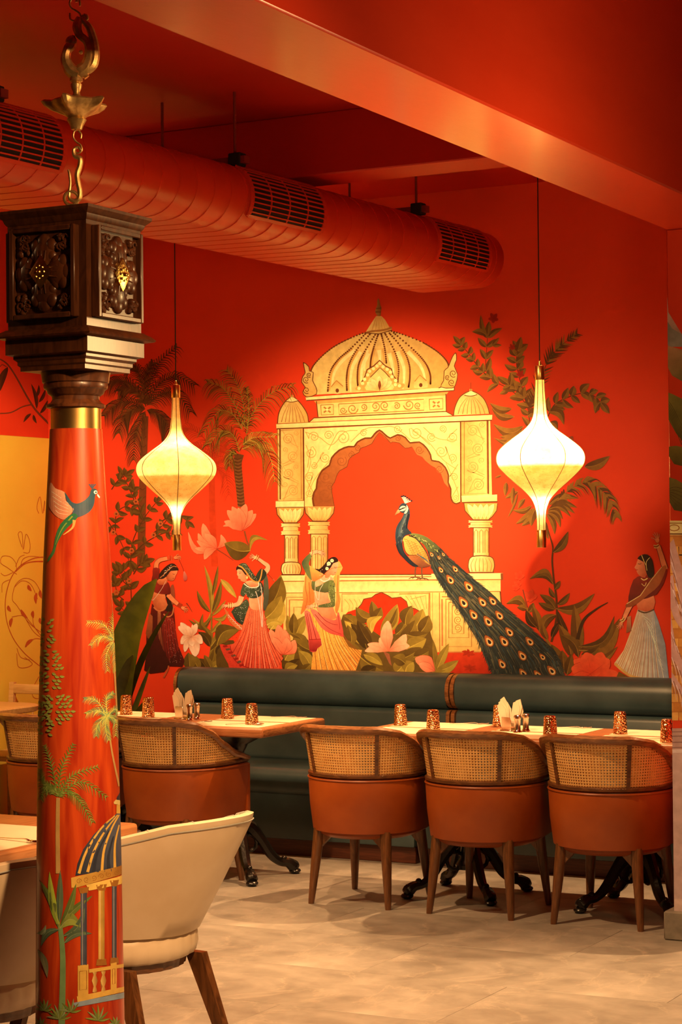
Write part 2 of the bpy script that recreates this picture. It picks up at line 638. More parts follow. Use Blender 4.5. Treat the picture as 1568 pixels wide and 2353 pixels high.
def grille(yc, length, parent, nb=11, na=3):
    a0, a1 = math.radians(-34), math.radians(62)
    gg = G()
    n = 14
    rings = []
    for k in range(n + 1):
        a = a0 + (a1 - a0) * k / n
        rings.append([side_pt(a, 0.004, yc - length / 2), side_pt(a, 0.004, yc + length / 2), side_pt(a, -0.01, yc + length / 2), side_pt(a, -0.01, yc - length / 2)])
    gg.sweep(rings)
    gr = gg.build('vent_grille', DUCT_DARK, parent)
    fr = G()
    for e in (-1, 1):
        rings = []
        for k in range(n + 1):
            a = a0 + (a1 - a0) * k / n
            ya, yb = yc + e * length / 2 - 0.012, yc + e * length / 2 + 0.012
            rings.append([side_pt(a, 0.008, ya), side_pt(a, 0.008, yb), side_pt(a, -0.005, yb), side_pt(a, -0.005, ya)])
        fr.sweep(rings)
    for a in (a0, a1):
        fr.sweep([[side_pt(a - .05, .008, y_), side_pt(a + .05, .008, y_), side_pt(a + .05, -.005, y_), side_pt(a - .05, -.005, y_)] for y_ in (yc - length / 2, yc + length / 2)])
    fr.build('grille_frame', RED_DUCT, gr)
    for k in range(1, nb + 1):
        a = a0 + (a1 - a0) * k / (nb + 1)
        da = 0.019
        G().sweep([[side_pt(a - da, .010, y_), side_pt(a + da, .010, y_), side_pt(a + da, .005, y_), side_pt(a - da, .005, y_)] for y_ in (yc - length / 2, yc + length / 2)]).build('slat', RED_DUCT, gr)
    for k in range(1, na + 1):
        yy = yc - length / 2 + length * k / (na + 1)
        rings = []
        for q in range(n + 1):
            a = a0 + (a1 - a0) * q / n
            rings.append([side_pt(a, .007, yy - .004), side_pt(a, .007, yy + .004), side_pt(a, .004, yy + .004), side_pt(a, .004, yy - .004)])
        G().sweep(rings).build('cross_bar', RED_DUCT, gr)
    return gr


def duct_y_of(px, py):
    """distance along the duct of the photo point, on its near upper flank"""
    hw = dW / 2 - dr + dr * 0.9
    p0 = dc + DN * hw
    # vertical plane through the flank
    d = ray(px, py)
    n = DN
    t = (p0 - CAM).dot(n) / d.dot(n)
    q = CAM + d * t
    return (q - dc).dot(DD)


for (xa, ya, xb, yb) in ((1005, 555, 1120, 575), (572, 430, 740, 480), (-60, 270, 140, 320)):
    A0, A1 = duct_y_of(xa, ya), duct_y_of(xb, yb)
    grille((A0 + A1) / 2, abs(A1 - A0), duct)
# hanger rods with cross straps on top of the duct
for (px, py) in ((66, 215), (568, 375), (957, 490)):
    q = at_z(px, py, dZ + dH)
    yy = (q - dc).dot(DD)
    if yy > -0.1:
        yy = -0.45
    hg = G().box(-0.21, 0.26, yy - 0.02, yy + 0.02, dr, dr + 0.03).build('hanger_strap', RODRED, duct)
    for xx in (-0.17, 0.20):
        G().tube([(xx, yy, dr + 0.03), (xx, yy, CEIL - dZ - dr)], 0.006, 6).build('hanger_rod', RODRED, hg)
    G().box(0.18, 0.24, yy - 0.025, yy + 0.025, dr - 0.01, dr + 0.045, 0.004, 1).build('hanger_bracket', DUCT_DARK, hg)


# ================================================================== pendant lamps
def make_shade_mat():
    m, nt, b = nodes_of('handmade_paper_shade')
    nt.nodes.remove(b)
    out = nt.nodes['Material Output']
    f = noise(nt, 22, 6, 0.6)
    c = ramp(nt, f, [(0.35, (0.72, 0.50, 0.22)), (0.6, (0.86, 0.68, 0.38))])
    f2 = noise(nt, 120, 2, 0.5, stretch=(1, 1, 2.5))
    sp = ramp(nt, f2, [(0.28, (0.45, 0.45, 0.45)), (0.36, (1, 1, 1))])
    mx = nt.nodes.new('ShaderNodeMix')
    mx.data_type = 'RGBA'
    mx.blend_type = 'MULTIPLY'
    mx.inputs[0].default_value = 1
    nt.links.new(c, mx.inputs[6])
    nt.links.new(sp, mx.inputs[7])
    tr = nt.nodes.new('ShaderNodeBsdfTranslucent')
    df = nt.nodes.new('ShaderNodeBsdfDiffuse')
    nt.links.new(mx.outputs[2], tr.inputs[0])
    nt.links.new(mx.outputs[2], df.inputs[0])
    ms = nt.nodes.new('ShaderNodeMixShader')
    ms.inputs[0].default_value = 0.6
    nt.links.new(df.outputs[0], ms.inputs[1])
    nt.links.new(tr.outputs[0], ms.inputs[2])
    nt.links.new(ms.outputs[0], out.inputs[0])
    return m


SHADE = make_shade_mat()
SEAM = mat('shade_seam', A(150, 95, 40), rough=0.7)
# profile measured from the photo (radius, height above the bottom of the lower cap), metres
SP = [(0.0185, 0.075), (0.0190, 0.130), (0.024, 0.175), (0.040, 0.215), (0.070, 0.250), (0.115, 0.290), (0.158, 0.330),
      (0.186, 0.362), (0.197, 0.395), (0.190, 0.428), (0.166, 0.456), (0.120, 0.492), (0.075, 0.525), (0.046, 0.556),
      (0.031, 0.590), (0.025, 0.640), (0.021, 0.700), (0.019, 0.752)]
SPs = [(p.x, p.y) for p in catmull([(r, z, 0) for r, z in SP], 4)]
PBOT = 1.576


def pendant(x, y, label, power_up, power_low, rot):
    t = thing('pendant_lamp', (x, y, PBOT), rot, label, 'pendant lamp', 'paper pendant lamps over the tables')
    G().lathe(SPs, 48, cap=False).build('shade', SHADE, t, sharp=80)
    for k in range(6):
        a = 2 * PI * k / 6
        G().tube([((r + 0.0008) * math.cos(a), (r + 0.0008) * math.sin(a), z) for r, z in SPs], 0.0018, 5).build('shade_seam', SEAM, t)
    G().lathe([(0.0205, 0.0), (0.0215, 0.002), (0.0215, 0.076), (0.0205, 0.078)], 24).build('lower_cap', BRASS, t)
    G().lathe([(0.0205, 0.750), (0.0215, 0.752), (0.0215, 0.812), (0.0205, 0.814), (0.006, 0.816), (0.005, 0.834), (0.003, 0.836)], 24).build('upper_cap', BRASS, t)
    G().tube([(0, 0, 0.835), (0, 0, CEIL - PBOT - 0.02)], 0.0028, 6).build('cord', BLACK_CORD, t)
    G().lathe([(0.04, CEIL - PBOT - 0.025), (0.045, CEIL - PBOT - 0.02), (0.045, CEIL - PBOT)], 20).build('ceiling_rose', BLACK_CORD, t)
    # inner plate put in to block light from the lower half of the shade
    G().lathe([(0.018, 0.400), (0.105, 0.403), (0.105, 0.406), (0.018, 0.409)], 24).build('light_stop_plate', STEEL, t)
    for nm, z, p in (('pendant_bulb_upper', 0.455, power_up), ('pendant_lower_glow', 0.20, power_low)):  # lower light added so the shade glows below the plate too
        ld = bpy.data.lights.new(nm, 'POINT')
        ld.energy = p
        ld.color = (1.0, 0.74, 0.34)
        ld.shadow_soft_size = 0.012
        lo = bpy.data.objects.new(nm, ld)
        COL.objects.link(lo)
        lo.parent = t
        lo.location = (0, 0, z)
    return t


pl = at_y(407, 1266, -1.3)
pr = at_y(1245, 1252, -1.3)
pendant(pl.x, -1.3, 'softly lit paper pendant lamp over the table nearest the carved column', 5.0, 1.4, 0.1)
pendant(pr.x, -1.3, 'glaring paper pendant lamp over the table beside the right pillar', 30.0, 3.2, 0.45)
# ================================================================== banquettes
def rounded_profile(y0, y1, z0, z1, r, n=4):
    """closed (y,z) rounded rectangle"""
    pts = []
    for cy, cz, a0 in ((y1 - r, z1 - r, 0), (y0 + r, z1 - r, 90), (y0 + r, z0 + r, 180), (y1 - r, z0 + r, 270)):
        for k in range(n + 1):
            a = math.radians(a0 + 90 * k / n)
            pts.append((cy + r * math.cos(a), cz + r * math.sin(a)))
    return pts


def xprism(g, prof, x0, x1, edge=0.02):
    """extrude a (y,z) outline along X with softly rounded ends"""
    cy = sum(p[0] for p in prof) / len(prof)
    cz = sum(p[1] for p in prof) / len(prof)
    hy = max(abs(p[0] - cy) for p in prof)
    hz = max(abs(p[1] - cz) for p in prof)

    def ring(x, ins):
        return [(x, cy + (y - cy) * (1 - ins / hy), cz + (z - cz) * (1 - ins / hz)) for y, z in prof]
    rings = []
    for k in range(4):
        a = k / 3 * PI / 2
        rings.append(ring(x0 + edge * (1 - math.sin(a)), edge * (1 - math.cos(a)) if False else edge * (1 - math.sin(a)) * 0.7))
    for k in range(3, -1, -1):
        a = k / 3 * PI / 2
        rings.append(ring(x1 - edge * (1 - math.sin(a)), edge * (1 - math.sin(a)) * 0.7))
    # ends: first ring sits at x0, moves outward
    g.sweep(rings)
    return g


def banquette(x0, x1, label, ends):
    t = thing('banquette', ((x0 + x1) / 2, 0, 0), 0, label, 'banquette', 'teal wall banquettes')
    a, b = x0 - (x0 + x1) / 2, x1 - (x0 + x1) / 2
    e = 0.022
    xprism(G(), rounded_profile(-0.235, -0.055, 0.735, 0.925, 0.075), a + e, b - e, 0.03).build('headrest_cushion', TEAL, t)
    # gently reclined back pad
    pr = [(y - (0.735 - z) * 0.12, z) for y, z in rounded_profile(-0.21, -0.06, 0.44, 0.738, 0.03)]
    xprism(G(), pr, a + e, b - e, 0.02).build('backrest_cushion', TEAL, t)
    xprism(G(), rounded_profile(-0.66, -0.10, 0.31, 0.45, 0.055), a + e, b - e, 0.02).build('seat_cushion', TEAL, t)
    G().box(a + 0.01, b - 0.01, -0.635, -0.02, 0.085, 0.325, 0.01).build('seat_base', TEAL, t)
    G().box(a + 0.02, b - 0.02, -0.60, -0.03, 0.0, 0.085, 0.003, 1).build('plinth', W_PLINTH, t)
    G().box(a + 0.01, b - 0.01, -0.06, -0.012, 0.085, 0.90, 0.004, 1).build('back_board', W_PLINTH, t)
    for k, xx in enumerate((a, b - 0.02)):
        if not ends[k]:
            continue
        for (ya, yb, za, zb, r, nm) in ((-0.245, -0.012, 0.742, 0.922, 0.085, 'end_trim'), (-0.232, -0.012, 0.46, 0.737, 0.03, 'end_trim')):
            pf = rounded_profile(ya, yb, za, zb, r)
            G().sweep([[(x, y, z) for y, z in pf] for x in (xx, xx + 0.02)]).build(nm, W_RAIL, t)
    return t


bl = at_y(408, 1545, -0.2).x
bs = at_y(1040, 1600, -0.2).x
banquette(bl, bs - 0.004, 'teal leather banquette below the painted dancers, left of the seam', (True, True))
banquette(bs + 0.004, 2.95, 'teal leather banquette running behind the right pillar, below the peacock train', (True, False))


# ================================================================== tables
def table_base(t, xs, ys=0.0):
    for x in xs:
        g = G()
        g.lathe([(0.05, 0.12), (0.055, 0.14), (0.035, 0.17), (0.03, 0.22), (0.045, 0.26), (0.05, 0.30), (0.032, 0.35), (0.028, 0.55), (0.04, 0.60), (0.06, 0.64), (0.16, 0.69), (0.16, 0.704)], 16, (x, ys))
        p = g.build('pedestal', BLACK_IRON, t)
        for k in range(4):
            a = PI / 4 + k * PI / 2
            ca, sa = math.cos(a), math.sin(a)
            path = [(0.03, 0.25), (0.07, 0.235), (0.12, 0.175), (0.17, 0.10), (0.215, 0.062), (0.255, 0.055), (0.285, 0.035), (0.30, 0.025)]
            rad = [0.026, 0.032, 0.026, 0.024, 0.020, 0.024, 0.030, 0.022]
            sm = catmull([(r, z, q) for (r, z), q in zip(path, rad)], 4)
            gg = G().tube([(x + s.x * ca, ys + s.x * sa, s.y) for s in sm], [s.z for s in sm], 8)
            for r, z, q in ((0.09, 0.225, 0.020), (0.15, 0.14, 0.018), (0.235, 0.075, 0.016), (0.285, 0.05, 0.018)):
                gg.blob((x + r * ca, ys + r * sa, z), (q, q, q), 8, 5)
            gg.tube([(x + (0.06 + 0.04 * math.cos(b_)) * ca, ys + (0.06 + 0.04 * math.cos(b_)) * sa, 0.16 + 0.04 * math.sin(b_)) for b_ in [i * 2 * PI / 10 for i in range(10)]], 0.010, 6, closed=True)
            gg.blob((x + 0.29 * ca, ys + 0.29 * sa, 0.014), (0.03, 0.03, 0.014), 10, 6)
            gg.build('scroll_leg', BLACK_IRON, p)


TZ = 0.75


def dining_table(x0, x1, y0, y1, label, bases):
    cx, cy = (x0 + x1) / 2, (y0 + y1) / 2
    t = thing('dining_table', (cx, cy, 0), 0, label, 'table', 'walnut dining tables')
    hx, hy = (x1 - x0) / 2, (y1 - y0) / 2
    G().box(-hx, hx, -hy, hy, TZ - 0.046, TZ, 0.012, 3).build('tabletop', W_TABLE, t)
    # darker edge bands at both ends
    for s in (-1, 1):
        xa, xb = sorted((s * hx, s * (hx - 0.03)))
        G().box(xa - (0.004 if s < 0 else 0), xb + (0.004 if s > 0 else 0), -hy + .012, hy - .012, TZ - 0.042, TZ - 0.006, 0.010, 2).build('edge_band', W_RAIL, t)
    table_base(t, [b - cx for b in bases])
    return t


TL = (-1.15, 0.225, -1.62, -1.00)
TR = (0.66, 2.26, -1.62, -1.00)
dining_table(*TL, 'walnut dining table laid for four, under the softly lit pendant', (-0.75, -0.10))
dining_table(*TR, 'walnut dining table laid for six, under the glaring pendant', (1.12, 1.95))


# ================================================================== barrel chairs with cane backs
def ray_plan(s, r, arm=0.24, flare=0.0):
    """U-shaped plan, s in [-1,1]; returns (x, y, nx, ny). Back at -y, arms to +y."""
    L_arc = PI / 2 * r
    tot = L_arc + arm
    d = abs(s) * tot
    sg = 1 if s >= 0 else -1
    if d <= L_arc:
        a = d / r
        return (sg * r * math.sin(a), -r * math.cos(a), sg * math.sin(a), -math.cos(a))
    return (sg * (r - 0.03 * ((d - L_arc) / arm) ** 2), d - L_arc, sg, 0.0)


CR = 0.253


def rail_z(s):
    d = abs(s)
    # height of the top rail along the U
    K = [(0, 0.805), (0.25, 0.802), (0.38, 0.786), (0.5, 0.748), (0.62, 0.690), (0.8, 0.635), (1.0, 0.600)]
    for (a, za), (b, zb) in zip(K, K[1:]):
        if d <= b:
            t = (d - a) / (b - a)
            t = t * t * (3 - 2 * t) * 0.35 + t * 0.65
            return za + (zb - za) * t
    return K[-1][1]


def LN(s, z):
    """outward lean of the cane back, strongest behind"""
    return (z - 0.58) * 0.20 * (1 - 0.7 * min(1.0, abs(s) / 0.63) ** 2)


def strip(g, s0, s1, n, sect, r=CR, arm=0.24):
    """sweep sect(s) -> list of (offset, z) along the U between s0 and s1"""
    rings = []
    for k in range(n + 1):
        s = s0 + (s1 - s0) * k / n
        x, y, nx, ny = ray_plan(s, r, arm)
        rings.append([(x + nx * o, y + ny * o, z) for o, z in sect(s)])
    return g.sweep(rings)


def cane_panel(s0, s1, off, n=16, zlo=0.588):
    """thin curved sheet with UV in metres"""
    vs, fs, uvs = [], [], []
    m = 4
    L = (PI / 2 * CR + 0.24)
    for k in range(n + 1):
        s = s0 + (s1 - s0) * k / n
        x, y, nx, ny = ray_plan(s, CR)
        zt = rail_z(s) - 0.026
        for q in range(m + 1):
            z = zlo + (zt - zlo) * q / m
            lean = LN(s, z)
            vs.append((x + nx * (off + lean), y + ny * (off + lean), z))
            uvs.append((s * L, z))
    for k in range(n):
        for q in range(m):
            a = k * (m + 1) + q
            fs.append((a, a + m + 1, a + m + 2, a + 1))
    me = bpy.data.meshes.new('cane_panel')
    me.from_pydata(vs, [], fs)
    ul = me.uv_layers.new(name='UVMap')
    for p in me.polygons:
        p.use_smooth = True
        for li in p.loop_indices:
            ul.data[li].uv = uvs[me.loops[li].vertex_index]
    me.materials.append(CANE)
    o = bpy.data.objects.new('cane_panel', me)
    COL.objects.link(o)
    return o


def make_barrel_chair():
    t = thing('barrel_chair', (0, 0, 0))
    # leather drum
    g = G()
    strip(g, -1, 1, 44, lambda s: [(-0.026, 0.335), (-0.022, 0.325), (-0.008, 0.328), (0.006, 0.44), (0.012, 0.556), (0.008, 0.566), (-0.03, 0.566), (-0.034, 0.45)])
    g.build('leather_shell', TAN, t)
    # piping along the top and bottom
    g = G()
    for off, z in ((0.0125, 0.560),):
        P = []
        for k in range(45):
            x, y, nx, ny = ray_plan(-1 + 2 * k / 44, CR)
            P.append((x + nx * off, y + ny * off, z))
        g.tube(P, 0.004, 6)
    g.build('piping', TAN, t)
    for s in (-1, 1):
        x, y, nx, ny = ray_plan(s, CR)
        G().box(x - 0.030 if s > 0 else x - 0.008, x + 0.008 if s > 0 else x + 0.030, y - 0.004, y + 0.02, 0.328, 0.560, 0.006, 2).build('arm_front_pad', TAN, t)
    # seat
    outl = []
    for k in range(41):
        x, y, nx, ny = ray_plan(-1 + 2 * k / 40, CR - 0.028)
        outl.append((x, y))
    g = G()
    for_z = [(0.90, 0.300), (1.0, 0.315), (1.0, 0.43), (0.97, 0.455), (0.85, 0.468)]
    g.sweep([[(x * q, y * q + 0.0, z) for x, y in outl] for q, z in for_z])
    g.build('seat_cushion', TAN, t)
    # lower wooden rail
    strip(G(), -1, 1, 44, lambda s: [(-0.028, 0.568), (0.006, 0.568), (0.014, 0.574), (0.014, 0.584), (0.006, 0.590), (-0.028, 0.590)]).build('lower_rail', W_DARK, t)

    # top rail: thick, rounded, falls to the arms
    def sect(s):
        z = rail_z(s)
        lean = LN(s, z)
        h = 0.034 if abs(s) < 0.75 else 0.034 - 0.010 * (abs(s) - 0.75) / 0.25
        return [(lean - 0.022, z - h), (lean + 0.012, z - h), (lean + 0.022, z - h * 0.7), (lean + 0.024, z - h * 0.3), (lean + 0.014, z), (lean - 0.016, z), (lean - 0.026, z - h * 0.3)]
    strip(G(), -1, 1, 56, sect).build('top_rail', W_RAIL, t)
    # stiles
    L = PI / 2 * CR + 0.24
    for s in (-0.975, -math.radians(36) * CR / L, math.radians(36) * CR / L, 0.975):
        x, y, nx, ny = ray_plan(s, CR)
        zt = rail_z(s) - 0.025
        lean = LN(s, zt)
        tx, ty = -ny, nx
        w = 0.008

        def q(o, z):
            return [(x + nx * (o + a) + tx * b, y + ny * (o + a) + ty * b, z) for a, b in ((-0.010, -w), (0.012, -w), (0.012, w), (-0.010, w))]
        G().sweep([q(0.0, 0.585), q(lean, zt)]).build('stile', W_DARK, t)
    ph = math.radians(36) * CR / L
    for (s0, s1, n) in ((-0.965, -ph - 0.012, 18), (-ph + 0.012, ph - 0.012, 14), (ph + 0.012, 0.965, 18)):
        o = cane_panel(s0, s1, 0.003, n)
        o.parent = t
        o = cane_panel(s0, s1, -0.014, n)
        o.name = 'cane_lining'
        o.parent = t
    # tapered legs with corner braces
    for sx_ in (-1, 1):
        for yb, yt, rb in ((-0.185, -0.150, -1), (0.235, 0.19, 1)):
            top = Vector((sx_ * 0.165, yt, 0.335))
            bot = Vector((sx_ * 0.192, yb, 0.0))
            sec = []
            for f, r in ((0, 0.026), (0.45, 0.022), (0.95, 0.0145), (1, 0.013)):
                c = top.lerp(bot, f)
                sec.append([(c.x + r * math.cos(2 * PI * k / 12), c.y + r * math.sin(2 * PI * k / 12), c.z) for k in range(12)])
            lg = G().sweep(sec).build('leg', W_LEG, t)
            d = -sx_
            pr = [(top.x, top.z - 0.005), (top.x + d * 0.085, top.z - 0.005), (top.x + d * 0.075, top.z - 0.02), (top.x - d * 0.004 + 0, top.z - 0.10)]
            G().sweep([[(x, y, z) for x, z in pr] for y in (yt - 0.011, yt + 0.011)]).build('corner_brace', W_LEG, lg)
    return t


GC = 'barrel chairs with cane backs'
chair0 = make_barrel_chair()
spots = [
    (0.77, -1.615, 0, 'cane-back tan leather barrel chair, leftmost of three at the table by the pillar'),
    (1.353, -1.615, 0, 'cane-back tan leather barrel chair, middle of three at the table by the pillar'),
    (1.93, -1.615, 0, 'cane-back barrel chair with tan leather shell, beside the right pillar'),
    (-0.245, -1.60, -7, 'cane-back barrel chair with tan leather shell, just right of the painted column'),
    (-0.905, -1.62, 2, 'cane-back barrel chair with tan leather shell, just left of the painted column'),
]
for i, (x, y, rz, lb) in enumerate(spots):
    c = chair0 if i == 0 else copy_tree(chair0)
    c.location = (x, y, 0)
    c.rotation_euler = (0, 0, math.radians(rz))
    tag(c, lb, 'chair', GC)


# ================================================================== cream upholstered tub chairs
def make_cream_chair():
    """faces +y, back at -y"""
    t = thing('tub_chair', (0, 0, 0))
    R = 0.245
    arm = 0.20

    def top_z(s):
        d = abs(s)
        K = [(0, 0.828), (0.2, 0.818), (0.45, 0.765), (0.66, 0.688), (0.9, 0.625), (1.0, 0.60)]
        for (a, za), (b, zb) in zip(K, K[1:]):
            if d <= b:
                return za + (zb - za) * (d - a) / (b - a)
        return 0.595

    def lean(s, z):
        k = 0.50 * max(0.0, 1 - abs(s) * 0.95) + 0.10
        return (z - 0.47) * k

    def sect(s):
        zt = top_z(s)
        zb = 0.47 + 0.02 * abs(s)
        th = 0.050
        pts = []
        for f in (0.0, 0.15, 0.4, 0.7, 0.93):
            z = zb + (zt - zb) * f
            pts.append((lean(s, z) + 0.004 * math.sin(PI * f), z))
        l1 = lean(s, zt)
        pts += [(l1 - 0.008, zt - 0.004), (l1 - 0.026, zt), (l1 - 0.044, zt - 0.006)]
        # inner padded face
        for f in (0.93, 0.6, 0.3, 0.0):
            z = zb + (zt - zb) * f
            pts.append((lean(s, z) - th - 0.012 * math.sin(PI * f), z))
        return pts
    strip(G(), -1, 1, 48, sect, R, arm).build('shell', CREAM, t, sharp=60)
    # stitched channels over the rim and down the inner face
    g = G()
    for k in range(-7, 8):
        s = k / 7.5
        x, y, nx, ny = ray_plan(s, R, arm)
        zt = top_z(s)
        P = []
        for z, o in ((zt - 0.006, lean(s, zt) - 0.010), (zt + 0.0006, lean(s, zt) - 0.026), (zt - 0.004, lean(s, zt) - 0.046), (zt - 0.06, lean(s, zt - .06) - 0.060), (0.52, lean(s, .52) - 0.058)):
            P.append((x + nx * o, y + ny * o, z))
        g.tube(P, 0.0022, 5)
    # seam that follows the rim
    P = []
    for k in range(49):
        s = -1 + 2 * k / 48
        x, y, nx, ny = ray_plan(s, R, arm)
        zt = top_z(s)
        o = lean(s, zt - 0.02) + 0.0015
        P.append((x + nx * o, y + ny * o, zt - 0.022))
    g.tube(P, 0.0018, 5)
    g.build('stitching', CREAM_SEAM, t)
    # seat cushion with ribbed edge
    outl = []
    for k in range(73):
        s = -1 + 2 * k / 72
        x, y, nx, ny = ray_plan(s, R - 0.005, arm + 0.02)
        rib = 0.004 * abs(math.sin(k * PI / 3))
        outl.append((x - nx * rib, y - ny * rib))
    fr = [(outl[-1][0] * (1 - 2 * k / 12), outl[-1][1] + 0.03 * math.sin(PI * k / 12)) for k in range(1, 12)]
    outl += fr
    cy = 0.0
    G().sweep([[(x * q, y * q, z) for x, y in outl] for q, z in ((0.88, 0.392), (0.97, 0.402), (1.0, 0.43), (0.99, 0.465), (0.93, 0.482), (0.7, 0.488))]).build('seat_cushion', CREAM, t, sharp=60)
    # wooden frame under the seat and splayed legs
    G().sweep([[(x * q, y * q, z) for x, y in outl] for q, z in ((0.80, 0.368), (0.84, 0.366), (0.86, 0.392), (0.5, 0.394))]).build('seat_frame', W_DARK, t)
    for sx_ in (-1, 1):
        for yt, yb in ((-0.165, -0.30), (0.19, 0.27)):
            top = Vector((sx_ * 0.165, yt, 0.388))
            bot = Vector((sx_ * 0.20, yb, 0))
            sec = []
            for f, a, b in ((0, 0.032, 0.014), (0.12, 0.029, 0.014), (1, 0.014, 0.011)):
                c = top.lerp(bot, f)
                sec.append([(c.x + b * p, c.y + a * q_, c.z) for p, q_ in ((-1, -1), (1, -1), (1, 1), (-1, 1))])
            G().sweep(sec).build('leg', W_LEG, t)
    return t


cream0 = make_cream_chair()
for i, (x, y, rz, lb) in enumerate([
    (1.545, -4.74, 84, 'cream leather tub chair with splayed walnut legs, right of the painted column'),
    (1.53, -5.44, 84, 'cream leather tub chair at the left edge, partly behind the painted column'),
]):
    c = cream0 if i == 0 else copy_tree(cream0)
    c.location = (x, y, 0)
    c.rotation_euler = (0, 0, math.radians(rz))
    tag(c, lb, 'chair', 'cream tub chairs at the near table')

# near table beside the cream chairs
t = thing('dining_table', (1.09, -5.32, 0), 0, 'wide walnut table in the left foreground beside the cream tub chairs', 'table')
G().box(-0.40, 0.40, -0.95, 0.78, 0.70, 0.75, 0.012, 3).build('tabletop', W_TABLE_Y, t)
table_base(t, [0.0], -0.4)
table_base(t, [0.0], 0.35)

# light wood table and chair far left by the yellow wall
t = thing('side_table', (-1.86, -1.15, 0), 0, 'pale wood table with rounded top by the yellow wall', 'table')
outl = rounded_profile(-0.27, 0.26, -0.42, 0.42, 0.20, 6)
G().sweep([[(x * q, y * q, z) for x, y in outl] for q, z in ((0.96, 0.715), (1, 0.722), (1, 0.744), (0.98, 0.75))]).build('tabletop', W_LIGHT, t)
G().box(-0.05, 0.05, -0.05, 0.05, 0.03, 0.716, 0.01).build('pedestal', W_LIGHT, t)
G().box(-0.2, 0.2, -0.2, 0.2, 0, 0.03, 0.01).build('foot_plate', W_LIGHT, t)
G().box(-0.11, 0.11, -0.16, 0.16, 0.68, 0.716, 0.004, 1).build('top_bracket', W_DARK, t)

t = thing('spindle_chair', (-1.90, -0.60, 0), 0, 'pale wood spindle-back chair behind the rounded table by the yellow wall', 'chair')
for x in (-0.20, 0.20):
    G().sweep([[(x + a, yy + b, z) for a, b in ((-.016, -.012), (.016, -.012), (.016, .012), (-.016, .012))] for yy, z in ((0.15, 0), (0.14, 0.45), (0.17, 0.835))]).build('back_post', W_LIGHT, t)
    G().sweep([[(x + a, yy + b, z) for a, b in ((-.014, -.014), (.014, -.014), (.014, .014), (-.014, .014))] for yy, z in ((-0.19, 0), (-0.17, 0.44))]).build('leg', W_LIGHT, t)
G().box(-0.19, 0.19, 0.155, 0.18, 0.77, 0.825, 0.008).build('crest_rail', W_LIGHT, t)
G().box(-0.19, 0.19, 0.147, 0.165, 0.69, 0.705, 0.004, 1).build('cross_rail', W_LIGHT, t)
for k in range(7):
    x = -0.15 + 0.05 * k
    G().tube([(x, 0.143, 0.45), (x, 0.156, 0.70)], 0.005, 6).build('spindle', W_LIGHT, t)
G().box(-0.21, 0.21, -0.21, 0.16, 0.43, 0.46, 0.01).build('seat', W_LIGHT, t)


# ================================================================== table settings
def mat_place(x, y, w, d, rz, label, z=TZ):
    o = G().box(-w / 2, w / 2, -d / 2, d / 2, 0, 0.0015).build('placemat', PAPER, loc=(x, y, z))
    o.rotation_euler = (0, 0, rz)
    return tag(o, label, 'placemat', 'paper placemats')


ORD = ['first', 'second', 'third', 'fourth', 'fifth']


def lbl_side(table, side, k):
    return (table, side, k)


cup_prof = [(0.0315, 0.0), (0.0325, 0.003), (0.0318, 0.006), (0.0285, 0.060), (0.0268, 0.086), (0.0245, 0.096), (0.020, 0.0985), (0.008, 0.099)]
cup_me = G().lathe(cup_prof, 32).mesh('tumbler')
cup_me.materials.append(COPPER)


def tumbler(px, py, lb):
    p = at_z(px, py, TZ + 0.0015)
    o = bpy.data.objects.new('copper_tumbler', cup_me)
    COL.objects.link(o)
    o.location = p
    o.rotation_euler = (0, 0, random.random() * 6)
    tag(o, lb, 'tumbler', 'upturned hammered copper tumblers')
    return o


CUPS = [
    (290, 1642, 'upturned hammered copper tumbler at the left end of the left table, far side'),
    (341, 1648, 'upturned hammered copper tumbler on the left table, second from the painted column'),
    (523, 1651, 'upturned hammered copper tumbler on the left table, right of the napkins, far side'),
    (579, 1664, 'upturned hammered copper tumbler at the right end of the left table, with spoon beside it'),
    (921, 1667, 'upturned hammered copper tumbler at the left end of the right table, far side'),
    (996, 1681, 'upturned hammered copper tumbler behind the middle cane chair, near side'),
    (1148, 1669, 'upturned hammered copper tumbler half hidden behind the napkins on the right table'),
    (1265, 1697, 'upturned hammered copper tumbler right of the salt and pepper shakers, near side'),
    (1426, 1686, 'upturned hammered copper tumbler on the right table, far side, left of the pillar'),
    (1535, 1706, 'upturned hammered copper tumbler cut off by the edge of the right pillar'),
]
for c in CUPS:
    tumbler(*c)

for lb, cx, cy in (
        ('cream paper placemat at the left end of the left table, far side', -0.72, -1.16),
        ('cream paper placemat on the left table, right end, far side', -0.02, -1.16),
        ('cream paper placemat at the left end of the left table, near side', -0.72, -1.46),
        ('cream paper placemat on the left table, right end, near side', -0.02, -1.46),
        ('cream paper placemat at the left end of the right table, far side', 0.93, -1.16),
        ('cream paper placemat in the middle of the right table, far side', 1.47, -1.16),
        ('cream paper placemat at the pillar end of the right table, far side', 2.01, -1.16),
        ('cream paper placemat at the left end of the right table, near side', 0.93, -1.46),
        ('cream paper placemat in the middle of the right table, near side', 1.47, -1.46),
        ('cream paper placemat at the pillar end of the right table, near side', 2.01, -1.46)):
    mat_place(cx, cy, 0.42, 0.26, 0, lb)
p = at_z(20, 1915, 0.75)
mat_place(p.x + 0.02, p.y - 0.1, 0.34, 0.5, 0, 'cream paper placemat on the foreground table by the cream chairs')


